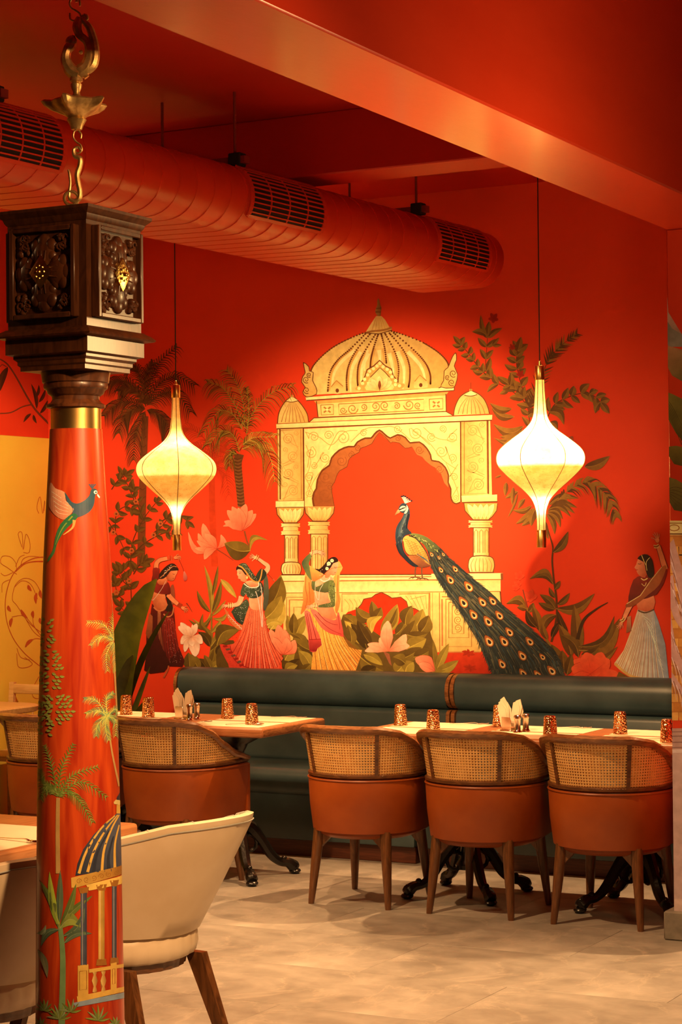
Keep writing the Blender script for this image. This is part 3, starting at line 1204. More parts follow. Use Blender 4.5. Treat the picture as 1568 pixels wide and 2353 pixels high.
def spoon_mesh():
    g = G()
    path = [(0, -0.085, 0.004), (0, -0.02, 0.006), (0, 0.03, 0.009), (0, 0.05, 0.006)]
    sm = catmull(path, 4)
    n = len(sm)
    g.sweep([[(p.x + w_, p.y, p.z + h) for w_, h in ((-(0.006 - 0.003 * i / n), -.0008), ((0.006 - 0.003 * i / n), -.0008), ((0.006 - 0.003 * i / n), .0008), (-(0.006 - 0.003 * i / n), .0008))] for i, p in enumerate(sm)])
    g.blob((0, 0.072, 0.006), (0.0185, 0.026, 0.005), 12, 6)
    me = g.mesh('spoon')
    me.materials.append(STEEL)
    return me


def fork_mesh():
    g = G()
    sm = catmull([(0, -0.085, 0.003), (0, -0.02, 0.005), (0, 0.03, 0.008), (0, 0.05, 0.005)], 4)
    g.sweep([[(p.x + w_, p.y, p.z + h) for w_, h in ((-.004, -.0008), (.004, -.0008), (.004, .0008), (-.004, .0008))] for p in sm])
    g.box(-0.011, 0.011, 0.048, 0.066, 0.004, 0.0056, 0.0006, 1)
    for k in range(4):
        x = -0.0095 + 0.00633 * k
        g.tube([(x, 0.064, 0.005), (x, 0.085, 0.004), (x, 0.10, 0.006)], 0.0014, 5)
    me = g.mesh('fork')
    me.materials.append(STEEL)
    return me


SPO, FRK = spoon_mesh(), fork_mesh()
for nm, me, px, py, rz, lb in (
        ('spoon', SPO, 560, 1666, -62, 'steel spoon beside the tumbler at the right end of the left table'),
        ('fork', FRK, 660, 1649, -80, 'steel fork on the far placemat of the left table'),
        ('fork', FRK, 1075, 1664, -75, 'steel fork on the left far placemat of the right table'),
        ('fork', FRK, 1310, 1673, -75, 'steel fork on the middle far placemat of the right table'),
        ('spoon', SPO, 1520, 1700, -55, 'steel spoon beside the tumbler next to the right pillar'),
        ('fork', FRK, 440, 1660, -60, 'steel fork lying in front of the napkins on the left table'),
        ('fork', FRK, 40, 1932, -100, 'steel fork on the placemat of the foreground table')):
    p = at_z(px, py, 0.7525)
    o = bpy.data.objects.new(nm, me)
    COL.objects.link(o)
    o.location = p
    o.rotation_euler = (0, 0, math.radians(rz))
    tag(o, lb, 'cutlery')


def napkin_holder(px, py, where):
    p = at_z(px, py, TZ)
    t = thing('napkin_holder', p, math.radians(-20), 'steel napkin holder ' + where, 'napkin holder', 'steel napkin holders')
    G().box(-0.035, 0.035, -0.03, 0.03, 0, 0.006, 0.002, 1).build('base_plate', STEEL, t)
    for y in (-0.022, 0.022):
        G().box(-0.030, 0.030, y - 0.0012, y + 0.0012, 0.004, 0.062, 0.001, 1).build('side_plate', STEEL, t)
    n = thing('napkin_bundle', p, math.radians(-20), 'fanned cream paper napkins in the holder ' + where, 'napkins', 'napkin bundles')
    for k in range(7):
        a = math.radians(-16 + 5 * k) if k < 4 else math.radians(14 + 5 * (k - 4))
        h = 0.105 + 0.012 * (k % 3)
        yk = -0.016 + 0.005 * k
        xo = -0.014 if k < 4 else 0.016
        gg = G()
        c, s = math.cos(a), math.sin(a)
        pts = [(-0.024, 0.0), (0.020, 0.0), (0.022, h * 0.75), (0.004, h + 0.004), (-0.022, h * 0.93)]
        gg.sweep([[(xo + x * c + z * s, yy + 0.006 * math.sin(z * 30), 0.008 + z * c - x * s * 0.4 + 0.012) for x, z in pts] for yy in (yk - 0.0012, yk + 0.0012)])
        gg.build('folded_napkin', NAPKIN, n)


def shaker(px, py, lb):
    p = at_z(px, py, TZ)
    t = thing('shaker', p, 0, lb, 'shaker', 'salt and pepper shakers')
    G().lathe([(0.020, 0), (0.0205, 0.004), (0.016, 0.008), (0.0135, 0.014), (0.0135, 0.058), (0.015, 0.062)], 20).build('body', STEEL, t)
    G().lathe([(0.0165, 0.062), (0.017, 0.066), (0.0165, 0.076), (0.012, 0.080), (0.004, 0.081)], 20).build('cap', STEEL, t)


napkin_holder(420, 1652, 'on the left table')
napkin_holder(1172, 1679, 'on the right table')
shaker(436, 1656, 'steel shaker beside the napkins on the left table, nearer the napkins')
shaker(453, 1653, 'steel shaker on the left table, right of its twin beside the napkins')
shaker(1190, 1684, 'steel shaker beside the napkins on the right table, nearer the napkins')
shaker(1209, 1681, 'steel shaker on the right table, right of its twin beside the napkins')


# ================================================================== potted plant by the banquette end
def strap_leaf(base, tip, mid_up, width, nrm_bias=Vector((0.45, -0.9, 0.2)), fold=0.35, n=14):
    b, tp = Vector(base), Vector(tip)
    md = (b + tp) / 2 + Vector(mid_up)
    P = [b * (1 - u) ** 2 + md * 2 * u * (1 - u) + tp * u * u for u in [i / n for i in range(n + 1)]]
    g = G()
    rings = []
    for i, p in enumerate(P):
        u = i / n
        tan = (P[min(i + 1, n)] - P[max(i - 1, 0)]).normalized()
        side = tan.cross(nrm_bias).normalized()
        up = side.cross(tan).normalized()
        w_ = width * (0.10 + 0.90 * math.sin(PI * min(1, u * 0.92 + 0.06)) ** 0.8) * (1 if u < 0.97 else 0.3)
        th = 0.0012
        wave = 0.10 * w_ * math.sin(u * 17)
        rings.append([p - side * w_ + up * (fold * w_ + wave), p + up * th, p + side * w_ + up * (fold * w_ - wave), p + side * w_ + up * (fold * w_ - wave) - up * th, p - up * th * 2, p - side * w_ + up * (fold * w_ + wave) - up * th])
    g.sweep(rings)
    return g


PX, PYY = -1.50, -0.30
t = thing('potted_plant', (PX, PYY, 0), 0, 'broad-leaved green plant standing between the painted column and banquette', 'plant')
G().lathe([(0.08, 0), (0.09, 0.02), (0.11, 0.30), (0.12, 0.33), (0.115, 0.35), (0.10, 0.35), (0.095, 0.31)], 24).build('pot', BLACK_IRON, t)
for (tx, ty, yy), bend, wd in (((360, 1331, -0.60), (-0.16, 0, 0.20), 0.085), ((388, 1405, -0.42), (-0.10, 0, 0.10), 0.020), ((306, 1505, -0.62), (-0.02, 0, 0.12), 0.055),
                               ((345, 1532, -0.58), (0.02, 0, 0.06), 0.016), ((352, 1602, -0.72), (0.02, 0, 0.12), 0.030), ((232, 1400, -0.4), (-0.02, 0, 0.1), 0.07), ((285, 1560, -0.52), (-0.02, 0, 0.1), 0.05)):
    tip = at_y(tx, ty, yy) - Vector((PX, PYY, 0))
    strap_leaf((0.0, 0, 0.36), tip, bend, wd).build('leaf', LEAF_G, t)
# ================================================================== painting helpers (flat pictures made of thin paint shapes)
STEP = 6e-6


def sm2(pts, n=5, closed=True):
    return [(p.x, p.y) for p in catmull([(x, y, 0) for x, y in pts], n, closed)]


def mixc(a, b, t):
    return tuple(x + (y - x) * t for x, y in zip(a, b))


class Paint:
    """polygons given in photo pixels; tf maps crop coordinates to pixels"""

    def __init__(s, level=1):
        s.P = []
        s.lv = level
        s.held = False
        s.ox = s.oy = 0.0
        s.k = 1.0

    def crop(s, ox, oy, k):
        s.ox, s.oy, s.k = ox, oy, k
        return s

    def T(s, p):
        return (s.ox + p[0] / s.k, s.oy + p[1] / s.k)

    def poly(s, pts, col, smooth=0, col2=None, ga=None, gb=None):
        """col2 with ga->gb gives a painted gradient"""
        if smooth:
            pts = sm2(pts, smooth)
        if col2 is not None:
            if ga is None:
                ys = [p[1] for p in pts]
                ga, gb = (0, min(ys)), (0, max(ys))
            dx, dy = gb[0] - ga[0], gb[1] - ga[1]
            L = dx * dx + dy * dy
            cols = [mixc(col, col2, max(0, min(1, ((p[0] - ga[0]) * dx + (p[1] - ga[1]) * dy) / L))) for p in pts]
        else:
            cols = [col] * len(pts)
        s.P.append(([s.T(p) for p in pts], cols, s.lv))
        if not s.held:
            s.lv += 1
        return s

    def stroke(s, pts, w0, w1=None, col=(0, 0, 0), n=5, smooth=True, belly=False):
        w1 = w0 if w1 is None else w1
        P = sm2(pts, n, False) if smooth and len(pts) > 2 else pts
        m = len(P)
        L, R = [], []
        for i, p in enumerate(P):
            a, b = P[max(i - 1, 0)], P[min(i + 1, m - 1)]
            dx, dy = b[0] - a[0], b[1] - a[1]
            q = math.hypot(dx, dy) or 1
            t = i / (m - 1)
            w = (w0 + (w1 - w0) * t) / 2
            if belly:
                w = max(w0 * math.sin(PI * (0.06 + 0.9 * t)) / 2, 0.2)
            L.append((p[0] - dy / q * w, p[1] + dx / q * w))
            R.append((p[0] + dy / q * w, p[1] - dx / q * w))
        # quads keep thin curved ribbons well triangulated
        lv = s.lv
        for i in range(m - 1):
            s.P.append(([s.T(L[i]), s.T(L[i + 1]), s.T(R[i + 1]), s.T(R[i])], [col] * 4, lv))
        if not s.held:
            s.lv += 1
        return s

    def line(s, pts, w, col, closed=False):
        if closed:
            pts = list(pts) + [pts[0]]
        return s.stroke(pts, w, w, col, smooth=False)

    def ell(s, cx, cy, rx, ry, col, rot=0, n=12, col2=None):
        c, q = math.cos(rot), math.sin(rot)
        pts = []
        for k in range(n):
            a = 2 * PI * k / n
            x, y = rx * math.cos(a), ry * math.sin(a)
            pts.append((cx + x * c - y * q, cy + x * q + y * c))
        return s.poly(pts, col, col2=col2)

    def hold(s, on=True):
        if s.held and not on:
            s.lv += 1
        s.held = on
        return s

    def leaf(s, b, t, w, bend=0.0, cl=None, cd=None, vein=None, hi=0.5):
        """two-tone leaf from b to t; w = half width; bend = sideways bow"""
        bx, by = b
        tx, ty = t
        dx, dy = tx - bx, ty - by
        L = math.hypot(dx, dy) or 1
        ux, uy = dx / L, dy / L
        nx, ny = -uy, ux
        n = 9
        C, U, D = [], [], []
        for i in range(n + 1):
            u = i / n
            o = bend * L * math.sin(PI * u) * (1 - 0.25 * u)
            cx, cy = bx + dx * u + nx * o, by + dy * u + ny * o
            ww = w * (math.sin(PI * (u ** 0.82))) ** 0.85 if 0 < u < 1 else 0
            C.append((cx, cy))
            U.append((cx + nx * ww, cy + ny * ww))
            D.append((cx - nx * ww, cy - ny * ww))
        s.poly(C + D[-2:0:-1], cd, col2=mixc(cd, cl, 0.35), ga=b, gb=t)
        s.held, h = True, s.held
        s.lv -= 1
        s.poly(C + U[-2:0:-1], cl, col2=mixc(cl, cd, 0.45), ga=t, gb=b)
        s.held = h
        s.lv += 1
        if vein:
            s.stroke(C[:-1], max(w * 0.10, 0.7 * s.k / 2), 0.3, vein, smooth=False)
        return s

    def frond(s, path, ll, n, cols, droop=0.5, w=3.0, rach=3.0, both=True):
        """palm frond: rachis path with hanging leaflets"""
        P = sm2(path, 8, False)
        m = len(P)
        lv0 = s.lv
        rng = random.Random(int(path[0][0] * 7 + path[-1][1]))
        for i in range(n):
            u = 0.06 + 0.94 * i / (n - 1)
            k = min(int(u * (m - 1)), m - 2)
            x, y = P[k]
            dx, dy = P[k + 1][0] - x, P[k + 1][1] - y
            q = math.hypot(dx, dy) or 1
            dx, dy = dx / q, dy / q
            l = ll * (0.55 + 0.6 * math.sin(PI * min(1, u * 0.9 + 0.08))) * rng.uniform(0.85, 1.12)
            for sd in ((1, -1) if both else (1,)):
                ax = dx * 0.75 + sd * -dy * 0.75
                ay = dy * 0.75 + sd * dx * 0.75
                ex, ey = x + ax * l, y + ay * l + droop * l
                mx_, my_ = x + ax * l * 0.55, y + ay * l * 0.55 + droop * l * 0.12
                c = cols[rng.randrange(len(cols))]
                s.lv = lv0 + (2 * i + (sd > 0)) % 10
                s.stroke([(x, y), (mx_, my_), (ex, ey)], w, 0.4, c, n=3)
        s.lv = lv0 + 10
        s.stroke(path, rach, rach * 0.3, cols[-1], n=6)
        return s

    def petal(s, b, t, w, c1, c2, bend=0.0, tipround=0.6, line=None):
        bx, by = b
        tx, ty = t
        dx, dy = tx - bx, ty - by
        L = math.hypot(dx, dy) or 1
        nx, ny = -dy / L, dx / L
        U, D, C = [], [], []
        n = 9
        for i in range(n + 1):
            u = i / n
            o = bend * L * math.sin(PI * u)
            cx, cy = bx + dx * u + nx * o, by + dy * u + ny * o
            ww = w * (math.sin(PI * min(1, u ** tipround * 0.5 + u * 0.5) * 0.97)) ** 0.6 * (0.25 + 0.75 * min(1, u * 2.2)) if u < 1 else w * 0.12
            U.append((cx + nx * ww, cy + ny * ww))
            D.append((cx - nx * ww, cy - ny * ww))
            C.append((cx, cy))
        s.poly(U + D[::-1], c2, col2=c1, ga=b, gb=t)
        if line:
            s.stroke(C[:-2], max(1.0, w * 0.06), 0.4, line, smooth=False)
            s.stroke(U, max(0.8, w * 0.05), None, line, smooth=False)
        return s

    def spiral(s, cx, cy, r, turns, w, col, start=0.0, sgn=1, tail=None):
        P = []
        n = int(10 * turns)
        if tail:
            P.append(tail)
        for i in range(n + 1):
            t = i / n
            a = start + sgn * t * turns * 2 * PI
            P.append((cx + r * (1 - 0.86 * t) * math.cos(a), cy + r * (1 - 0.86 * t) * math.sin(a)))
        return s.stroke(P, w, w * 0.7, col, n=2)

    def dots(s, pts, n, r, cols, seed=1):
        """scatter small dots inside polygon pts"""
        rng = random.Random(seed)
        xs = [p[0] for p in pts]
        ys = [p[1] for p in pts]
        s.hold()
        k = tries = 0
        while k < n and tries < n * 30:
            tries += 1
            x, y = rng.uniform(min(xs), max(xs)), rng.uniform(min(ys), max(ys))
            ins = False
            j = len(pts) - 1
            for i in range(len(pts)):
                if (pts[i][1] > y) != (pts[j][1] > y) and x < (pts[j][0] - pts[i][0]) * (y - pts[i][1]) / (pts[j][1] - pts[i][1]) + pts[i][0]:
                    ins = not ins
                j = i
            if ins:
                s.ell(x, y, r * rng.uniform(0.7, 1.2), r * rng.uniform(0.7, 1.2), cols[rng.randrange(len(cols))], n=6)
                k += 1
        s.hold(False)
        return s

    def build(s, name, mapper, material, parent=None):
        vs, fs, cs = [], [], []
        for pts, cols, lv in s.P:
            if len(pts) < 3:
                continue
            o = len(vs)
            for p in pts:
                vs.append(tuple(mapper(p[0], p[1], lv * STEP)))
            fs.append(tuple(range(o, o + len(pts))))
            cs += [tuple(c) + (1.0,) for c in cols]
        me = bpy.data.meshes.new(name)
        me.from_pydata(vs, [], fs)
        ca = me.color_attributes.new(name='Col', type='FLOAT_COLOR', domain='CORNER')
        ca.data.foreach_set('color', [x for c in cs for x in c])
        me.materials.append(material)
        ob = bpy.data.objects.new(name, me)
        COL.objects.link(ob)
        if parent:
            ob.parent = parent
        return ob


def wall_map(px, py, off):
    p = at_y(px, py, 0.0)
    return (p.x, -0.0006 - off, p.z)


PAINT = paint_mat('mural_paint')

# ================================================================== carved wooden column
CZ = 5.0
cax = CAM + (FWD + RGT * ((179 - 784) / FPX) + UPV * ((IH / 2 - 1600) / FPX)) * CZ
CC = Vector((cax.x, cax.y, 0))


def z_at(y, depth=CZ):
    return 1.6 + (1256 - y) * depth / FPX


CPROF = [(0.116, 0.0), (0.116, 0.05), (0.1125, 0.09)] + [(r, z_at(y)) for r, y in ((0.108, 2353), (0.1037, 2000), (0.0968, 1644), (0.0819, 1287), (0.0705, 1100), (0.0638, 987))]


def col_r(z):
    pr = CPROF[2:]
    if z <= pr[0][1]:
        return pr[0][0]
    for (r0, z0), (r1, z1) in zip(pr, pr[1:]):
        if z <= z1:
            return r0 + (r1 - r0) * (z - z0) / (z1 - z0)
    return pr[-1][0]


column = thing('carved_column', CC, 0, 'red painted wooden column with carved dark capital in the left foreground', 'column')
shp = [CPROF[0]] + [(r, z) for r, z in CPROF[1:]]
# evenly sampled shaft
zs = [CPROF[0][1], 0.05, 0.09] + [0.09 + (CPROF[-1][1] - 0.09) * k / 24 for k in range(1, 25)]
G().lathe([(0.116, 0), (0.116, 0.05)] + [(col_r(z), z) for z in zs[2:]], 72).build('shaft', W_COLUMN, column, sharp=30)
zt = CPROF[-1][1]
zb1 = z_at(935)
G().lathe([(0.0617, zt - 0.002), (0.0617, zb1), (0.055, zb1 + 0.001)], 64).build('brass_ring', BRASS, column)
neck = [(0.060, 937), (0.0715, 934), (0.0725, 928), (0.062, 922), (0.0575, 916), (0.0585, 908), (0.068, 902), (0.071, 894), (0.0775, 890), (0.0790, 884), (0.0775, 878), (0.0815, 876), (0.0825, 868), (0.0845, 856), (0.0890, 846), (0.0895, 838), (0.05, 836)]
G().lathe([(r, z_at(y, 4.95)) for r, y in neck], 56).build('turned_neck', W_CARVED, column)
TH = math.radians(9.5)
_vc = Vector((CAM.x - CC.x, CAM.y - CC.y, 0)).normalized()
cdir = _vc * math.cos(TH) + Vector((-_vc.y, _vc.x, 0)) * math.sin(TH)
CA = math.atan2(cdir.y, cdir.x)


def sq_stack(rows):
    g = G()
    g.sweep([[(d * math.cos(CA + k * PI / 2), d * math.sin(CA + k * PI / 2), z_at(y, 4.81)) for k in range(4)] for d, y in rows])
    return g


sq_stack([(0.10, 842), (0.135, 840), (0.135, 830), (0.142, 826), (0.142, 818), (0.152, 812), (0.152, 806), (0.171, 802), (0.171, 768)]).build('stepped_corbel', W_CARVED, column, sharp=20)
sq_stack([(0.168, 768), (0.198, 764), (0.202, 760), (0.190, 752), (0.176, 746), (0.170, 743)]).build('base_moulding', W_CARVED, column, sharp=20)
sq_stack([(0.164, 745), (0.164, 492)]).build('capital_block', W_CARVED, column, sharp=20)
sq_stack([(0.166, 496), (0.172, 490), (0.176, 482), (0.188, 474), (0.193, 470), (0.193, 463), (0.18, 462)]).build('cornice', W_CARVED, column, sharp=20)

# carved panels on the faces of the block
hz0, hz1 = z_at(735, 4.85), z_at(505, 4.85)
zc_ = (hz0 + hz1) / 2
fd = 0.164 / math.sqrt(2)


def carved_panel():
    t_fr = G()
    w, h = 0.084, 0.098
    for a in ((-w - .012, -w, -h - .012, h + .012), (w, w + .012, -h - .012, h + .012), (-w, w, -h - .012, -h), (-w, w, h, h + .012)):
        t_fr.box(a[0], a[1], -0.022, 0, a[2], a[3], 0.002, 1)
    bk = G().box(-w, w, -0.008, 0, -h, h)
    fl = G()
    for k in range(4):
        a = k * PI / 2
        ex = 1.0 if k % 2 == 0 else 1.14
        ca, sa = math.cos(a), math.sin(a)
        for r, q, rx, rz, dp in ((0.040, 0, 0.034, 0.034, 0.013), (0.066, 0, 0.019, 0.019, 0.010), (0.057, 0.021, 0.017, 0.017, 0.010), (0.057, -0.021, 0.017, 0.017, 0.010), (0.036, 0.022, 0.015, 0.015, 0.010), (0.036, -0.022, 0.015, 0.015, 0.010)):
            cx, cz = (r * ca - q * sa) , (r * sa + q * ca) * 1.12
            fl.blob((cx, -0.010, cz), (rx, dp, rz * 1.1), 12, 8)
        for q in (-0.010, 0.0, 0.010):
            P_ = [((r * ca - q * sa * (0.6 + r * 14)), -0.0235 + r * 0.05, (r * sa + q * ca * (0.6 + r * 14)) * 1.12) for r in (0.022, 0.034, 0.046)]
            fl.tube(P_, 0.0022, 5)
    fo = G()
    rng = random.Random(3)
    for sx_ in (-1, 1):
        for sz_ in (-1, 1):
            cx, cz = sx_ * 0.058, sz_ * 0.070
            for k in range(9):
                a = rng.uniform(0, 6.28)
                r = rng.uniform(0.006, 0.024)
                fo.blob((cx + r * math.cos(a), -0.010, cz + r * math.sin(a)), (rng.uniform(.005, .010), 0.008, rng.uniform(.005, .010)), 8, 6)
            for k in range(3):
                qx, qz = cx + rng.uniform(-.014, .014), cz + rng.uniform(-.014, .014)
                fo.tube([(qx + 0.008 * math.cos(b), -0.015, qz + 0.008 * math.sin(b)) for b in [i * 2 * PI / 9 for i in range(8)]], 0.0028, 6)
    di = G()
    dd = 0.033
    di.add([(0, -0.034, 0), (dd, -0.026, 0), (0, -0.026, dd * 1.25), (-dd, -0.026, 0), (0, -0.026, -dd * 1.25), (dd, -0.018, 0), (0, -0.018, dd * 1.25), (-dd, -0.018, 0), (0, -0.018, -dd * 1.25)],
           [(0, 1, 2), (0, 2, 3), (0, 3, 4), (0, 4, 1), (1, 5, 6, 2), (2, 6, 7, 3), (3, 7, 8, 4), (4, 8, 5, 1), (5, 8, 7, 6)])
    di.blob((0, -0.033, 0), (0.0055, 0.004, 0.0055), 8, 6)
    for k in range(8):
        a = k * PI / 4
        di.blob((0.013 * math.cos(a), -0.030, 0.015 * math.sin(a)), (0.0035, 0.003, 0.0035), 6, 4)
    return bk, t_fr, fl, fo, di


pn = [g_.mesh(n_) for g_, n_ in zip(carved_panel(), ('panel_ground', 'panel_frame', 'carved_flower', 'carved_foliage', 'gold_rosette'))]
for me, m_ in zip(pn, (W_CARVED, W_CARVED, W_CARVED, W_CARVED, GOLD)):
    me.materials.append(m_)
for k in range(4):
    an = CA + PI / 4 + k * PI / 2          # face normal direction
    root = bpy.data.objects.new('carved_panel', pn[0])
    COL.objects.link(root)
    root.parent = column
    root.location = (fd * math.cos(an), fd * math.sin(an), zc_)
    root.rotation_euler = (0, 0, an + PI / 2)
    for me, nm in zip(pn[1:], ('panel_frame', 'carved_flower', 'carved_foliage', 'gold_rosette')):
        o = bpy.data.objects.new(nm, me)
        COL.objects.link(o)
        o.parent = root


def col_hit(px, py):
    """photo point -> (angle, z) on the shaft"""
    d = ray(px, py)
    z = 1.0
    for _ in range(12):
        r = col_r(z)
        a = d.x * d.x + d.y * d.y
        ox, oy = CAM.x - CC.x, CAM.y - CC.y
        b = ox * d.x + oy * d.y
        c = ox * ox + oy * oy - r * r
        disc = b * b - a * c
        lim = a * r * r * 0.012
        if disc < lim:
            # off the silhouette: closest grazing point
            disc = lim
        t = (-b - math.sqrt(disc)) / a
        z = CAM.z + d.z * t
    x, y = ox + d.x * t, oy + d.y * t
    return math.atan2(y, x), z


class ColPaint(Paint):
    def build(s, name, material, parent, ref=None):
        ref = math.atan2(-_f0.y, -_f0.x)
        vs, fs, cs = [], [], []
        dA = math.radians(6)
        for pts, cols, lv in s.P:
            Q = []
            n = len(pts)
            for i in range(n):
                p, q = pts[i], pts[(i + 1) % n]
                ca, cb = cols[i], cols[(i + 1) % n]
                m = max(1, int(math.hypot(q[0] - p[0], q[1] - p[1]) / 14))
                for k in range(m):
                    t = k / m
                    a, z = col_hit(p[0] + (q[0] - p[0]) * t, p[1] + (q[1] - p[1]) * t)
                    a = (a - ref + PI) % (2 * PI) - PI
                    Q.append((a, z, mixc(ca, cb, t)))
            lo, hi = min(q[0] for q in Q), max(q[0] for q in Q)
            k0, k1 = math.floor(lo / dA), math.floor(hi / dA)
            for kk in range(k0, k1 + 1):
                R = Q
                for sgn, lim in ((1, kk * dA), (-1, (kk + 1) * dA)):
                    S_ = []
                    for i in range(len(R)):
                        p, q = R[i - 1], R[i]
                        ip, iq = sgn * (p[0] - lim) >= 0, sgn * (q[0] - lim) >= 0
                        if ip != iq:
                            t = (lim - p[0]) / (q[0] - p[0])
                            S_.append((lim, p[1] + (q[1] - p[1]) * t, mixc(p[2], q[2], t)))
                        if iq:
                            S_.append(q)
                    R = S_
                    if not R:
                        break
                if len(R) < 3:
                    continue
                o = len(vs)
                for a, z, c in R:
                    r = col_r(z) + 0.0007 + lv * STEP
                    vs.append((r * math.cos(a + ref), r * math.sin(a + ref), z))
                    cs.append(tuple(c) + (1.0,))
                fs.append(tuple(range(o, o + len(R))))
        me = bpy.data.meshes.new(name)
        me.from_pydata(vs, [], fs)
        ca = me.color_attributes.new(name='Col', type='FLOAT_COLOR', domain='CORNER')
        ca.data.foreach_set('color', [x for c in cs for x in c])
        me.materials.append(material)
        ob = bpy.data.objects.new(name, me)
        COL.objects.link(ob)
        ob.parent = parent
        return ob


CPAINT = paint_mat('column_paint', 0.35)
g1, g2, g3, g4 = A(161, 137, 44), A(118, 106, 34), A(106, 101, 56), A(196, 176, 44)
TEALP, BLUEP, BLUED, ORNG, ORND = A(54, 72, 58), A(96, 80, 68), A(56, 46, 40), A(235, 150, 50), A(170, 90, 25)
# flying bird: crop3 (0,960) scale 3.3625
b = ColPaint(1).crop(0, 960, 3.3625)
b.poly([(395, 500), (430, 545), (500, 575), (510, 640), (560, 690), (565, 720), (505, 785), (450, 770), (400, 720), (375, 650), (380, 560)], A(235, 140, 80), 3, A(200, 90, 45), (560, 600), (380, 760))
for q in range(5):
    b.stroke([(400 + q * 8, 570 + q * 36), (460, 610 + q * 32), (530, 660 + q * 22)], 5, 2, A(245, 175, 110))
b.poly([(500, 578), (520, 600), (555, 650), (600, 662), (650, 640), (690, 600), (705, 555), (735, 548), (755, 575), (735, 600), (722, 680), (680, 735), (600, 770), (560, 765), (560, 700), (520, 650)], TEALP, 3, A(70, 70, 62), (600, 560), (620, 770))
b.poly([(560, 740), (600, 770), (520, 850), (470, 920), (440, 980), (420, 1050), (370, 1115), (375, 1080), (410, 1020), (430, 920), (470, 820)], A(45, 90, 40), 3, A(76, 103, 40), (560, 740), (380, 1100))
b.stroke([(575, 790), (560, 850), (490, 905)], 26, 4, A(225, 140, 55))
b.stroke([(560, 760), (480, 860), (430, 980)], 12, 3, A(142, 129, 35))
b.poly([(752, 585), (772, 612), (765, 622), (748, 600)], A(240, 200, 160))
b.ell(737, 575, 14, 14, A(245, 215, 180))
b.ell(740, 575, 6, 6, A(20, 20, 25))
for a_ in (-25, -8, 8, 25):
    b.stroke([(712, 548), (712 + a_, 512)], 5, 9, A(74, 72, 64))
b.build('painted_bird', CPAINT, column)
# climbing leaf clusters on the left
b = ColPaint(1).crop(0, 960, 3.3625)
for (cx, cy, rx, ry, n) in ((350, 1660, 60, 120, 26), (390, 1950, 80, 170, 60), (430, 2240, 130, 110, 60), (350, 2320, 50, 150, 30)):
    rng = random.Random(cx)
    yy, row = cy - ry, 0
    while yy < cy + ry:
        xx = cx - rx + (row % 2) * 19
        while xx < cx + rx:
            if ((xx - cx) / rx) ** 2 + ((yy - cy) / ry) ** 2 < 1 and rng.random() < 0.9:
                d = (-0.5 if xx > cx else -2.6) + rng.uniform(-0.35, 0.35) + (0.9 if yy > cy else 0) * (1 if xx > cx else -1)
                b.leaf((xx, yy), (xx + 40 * math.cos(d), yy + 34 * math.sin(d)), 10, 0.06, g1, mixc(g1, g2, 0.6))
            xx += 38
        yy += 27
        row += 1
b.build('painted_leaf_cluster', CPAINT, column)


def cpalm(crop, center, fronds, trunk, cols, ll, w):
    b = ColPaint(1).crop(*crop)
    b.stroke(trunk, trunk_w[0], trunk_w[1], A(205, 130, 55))
    for f in fronds:
        b.frond(f, ll, 16, cols, 0.35, w, w)
    return b.build('painted_palm', CPAINT, column)


trunk_w = (10, 14)
cpalm((0, 960, 3.3625), None, [[(868, 1700), (800, 1600), (672, 1580)], [(868, 1720), (780, 1690), (700, 1760)], [(870, 1730), (820, 1830), (830, 1960)], [(875, 1720), (868, 1600), (885, 1500)], [(880, 1740), (890, 1850), (890, 1960)]],
      [(872, 1700), (880, 1900), (905, 2280)], [A(178, 159, 55), A(153, 146, 70), A(219, 167, 60)], 46, 6)
cpalm((60, 1580, 3.0442), None, [[(560, 190), (490, 90), (405, 80)], [(560, 195), (500, 160), (420, 185)], [(560, 200), (500, 260), (490, 340)], [(565, 190), (560, 80), (610, 35)], [(565, 200), (620, 150), (640, 170)], [(565, 200), (625, 230), (625, 340)], [(560, 205), (555, 290), (575, 370)]],
      [(565, 205), (600, 450), (650, 690)], [A(163, 154, 60), A(132, 137, 70), A(209, 167, 60)], 40, 6)
trunk_w = (26, 32)
cpalm((60, 1580, 3.0442), None, [[(220, 760), (180, 550), (130, 400)], [(225, 750), (250, 560), (335, 390)], [(230, 760), (320, 620), (505, 550)], [(230, 760), (380, 660), (565, 770)], [(290, 720), (380, 800), (465, 945)], [(200, 740), (120, 660), (100, 570)], [(210, 730), (150, 680), (105, 780)]],
      [(225, 770), (222, 1000), (225, 1300)], [A(130, 120, 35), A(153, 133, 45), A(112, 107, 30)], 48, 9)
# banana plant
b = ColPaint(1).crop(60, 1580, 3.0442)
b.stroke([(238, 1660), (258, 1900), (250, 2353)], 30, 46, A(127, 129, 60))
for (p, q, w_, bd, c_) in (((230, 1690), (90, 1340), 26, 0.08, g2), ((240, 1690), (165, 1285), 26, -0.05, g4), ((235, 1650), (240, 1275), 24, 0.0, g3), ((240, 1680), (350, 1370), 26, 0.05, g2), ((250, 1650), (465, 1455), 24, -0.05, g2),
                           ((240, 1680), (395, 1680), 44, -0.45, g1), ((255, 1740), (410, 1540), 26, 0.2, g3), ((235, 1690), (105, 1810), 24, 0.25, g3), ((265, 1790), (460, 1720), 24, -0.2, g3), ((80, 1830), (150, 2030), 22, -0.1, A(163, 129, 70)), ((75, 1720), (140, 1660), 16, 0.3, A(180, 160, 90))):
    b.leaf(p, q, w_, bd, c_, mixc(c_, (0.02, 0.05, 0.02), 0.45), A(173, 146, 70))
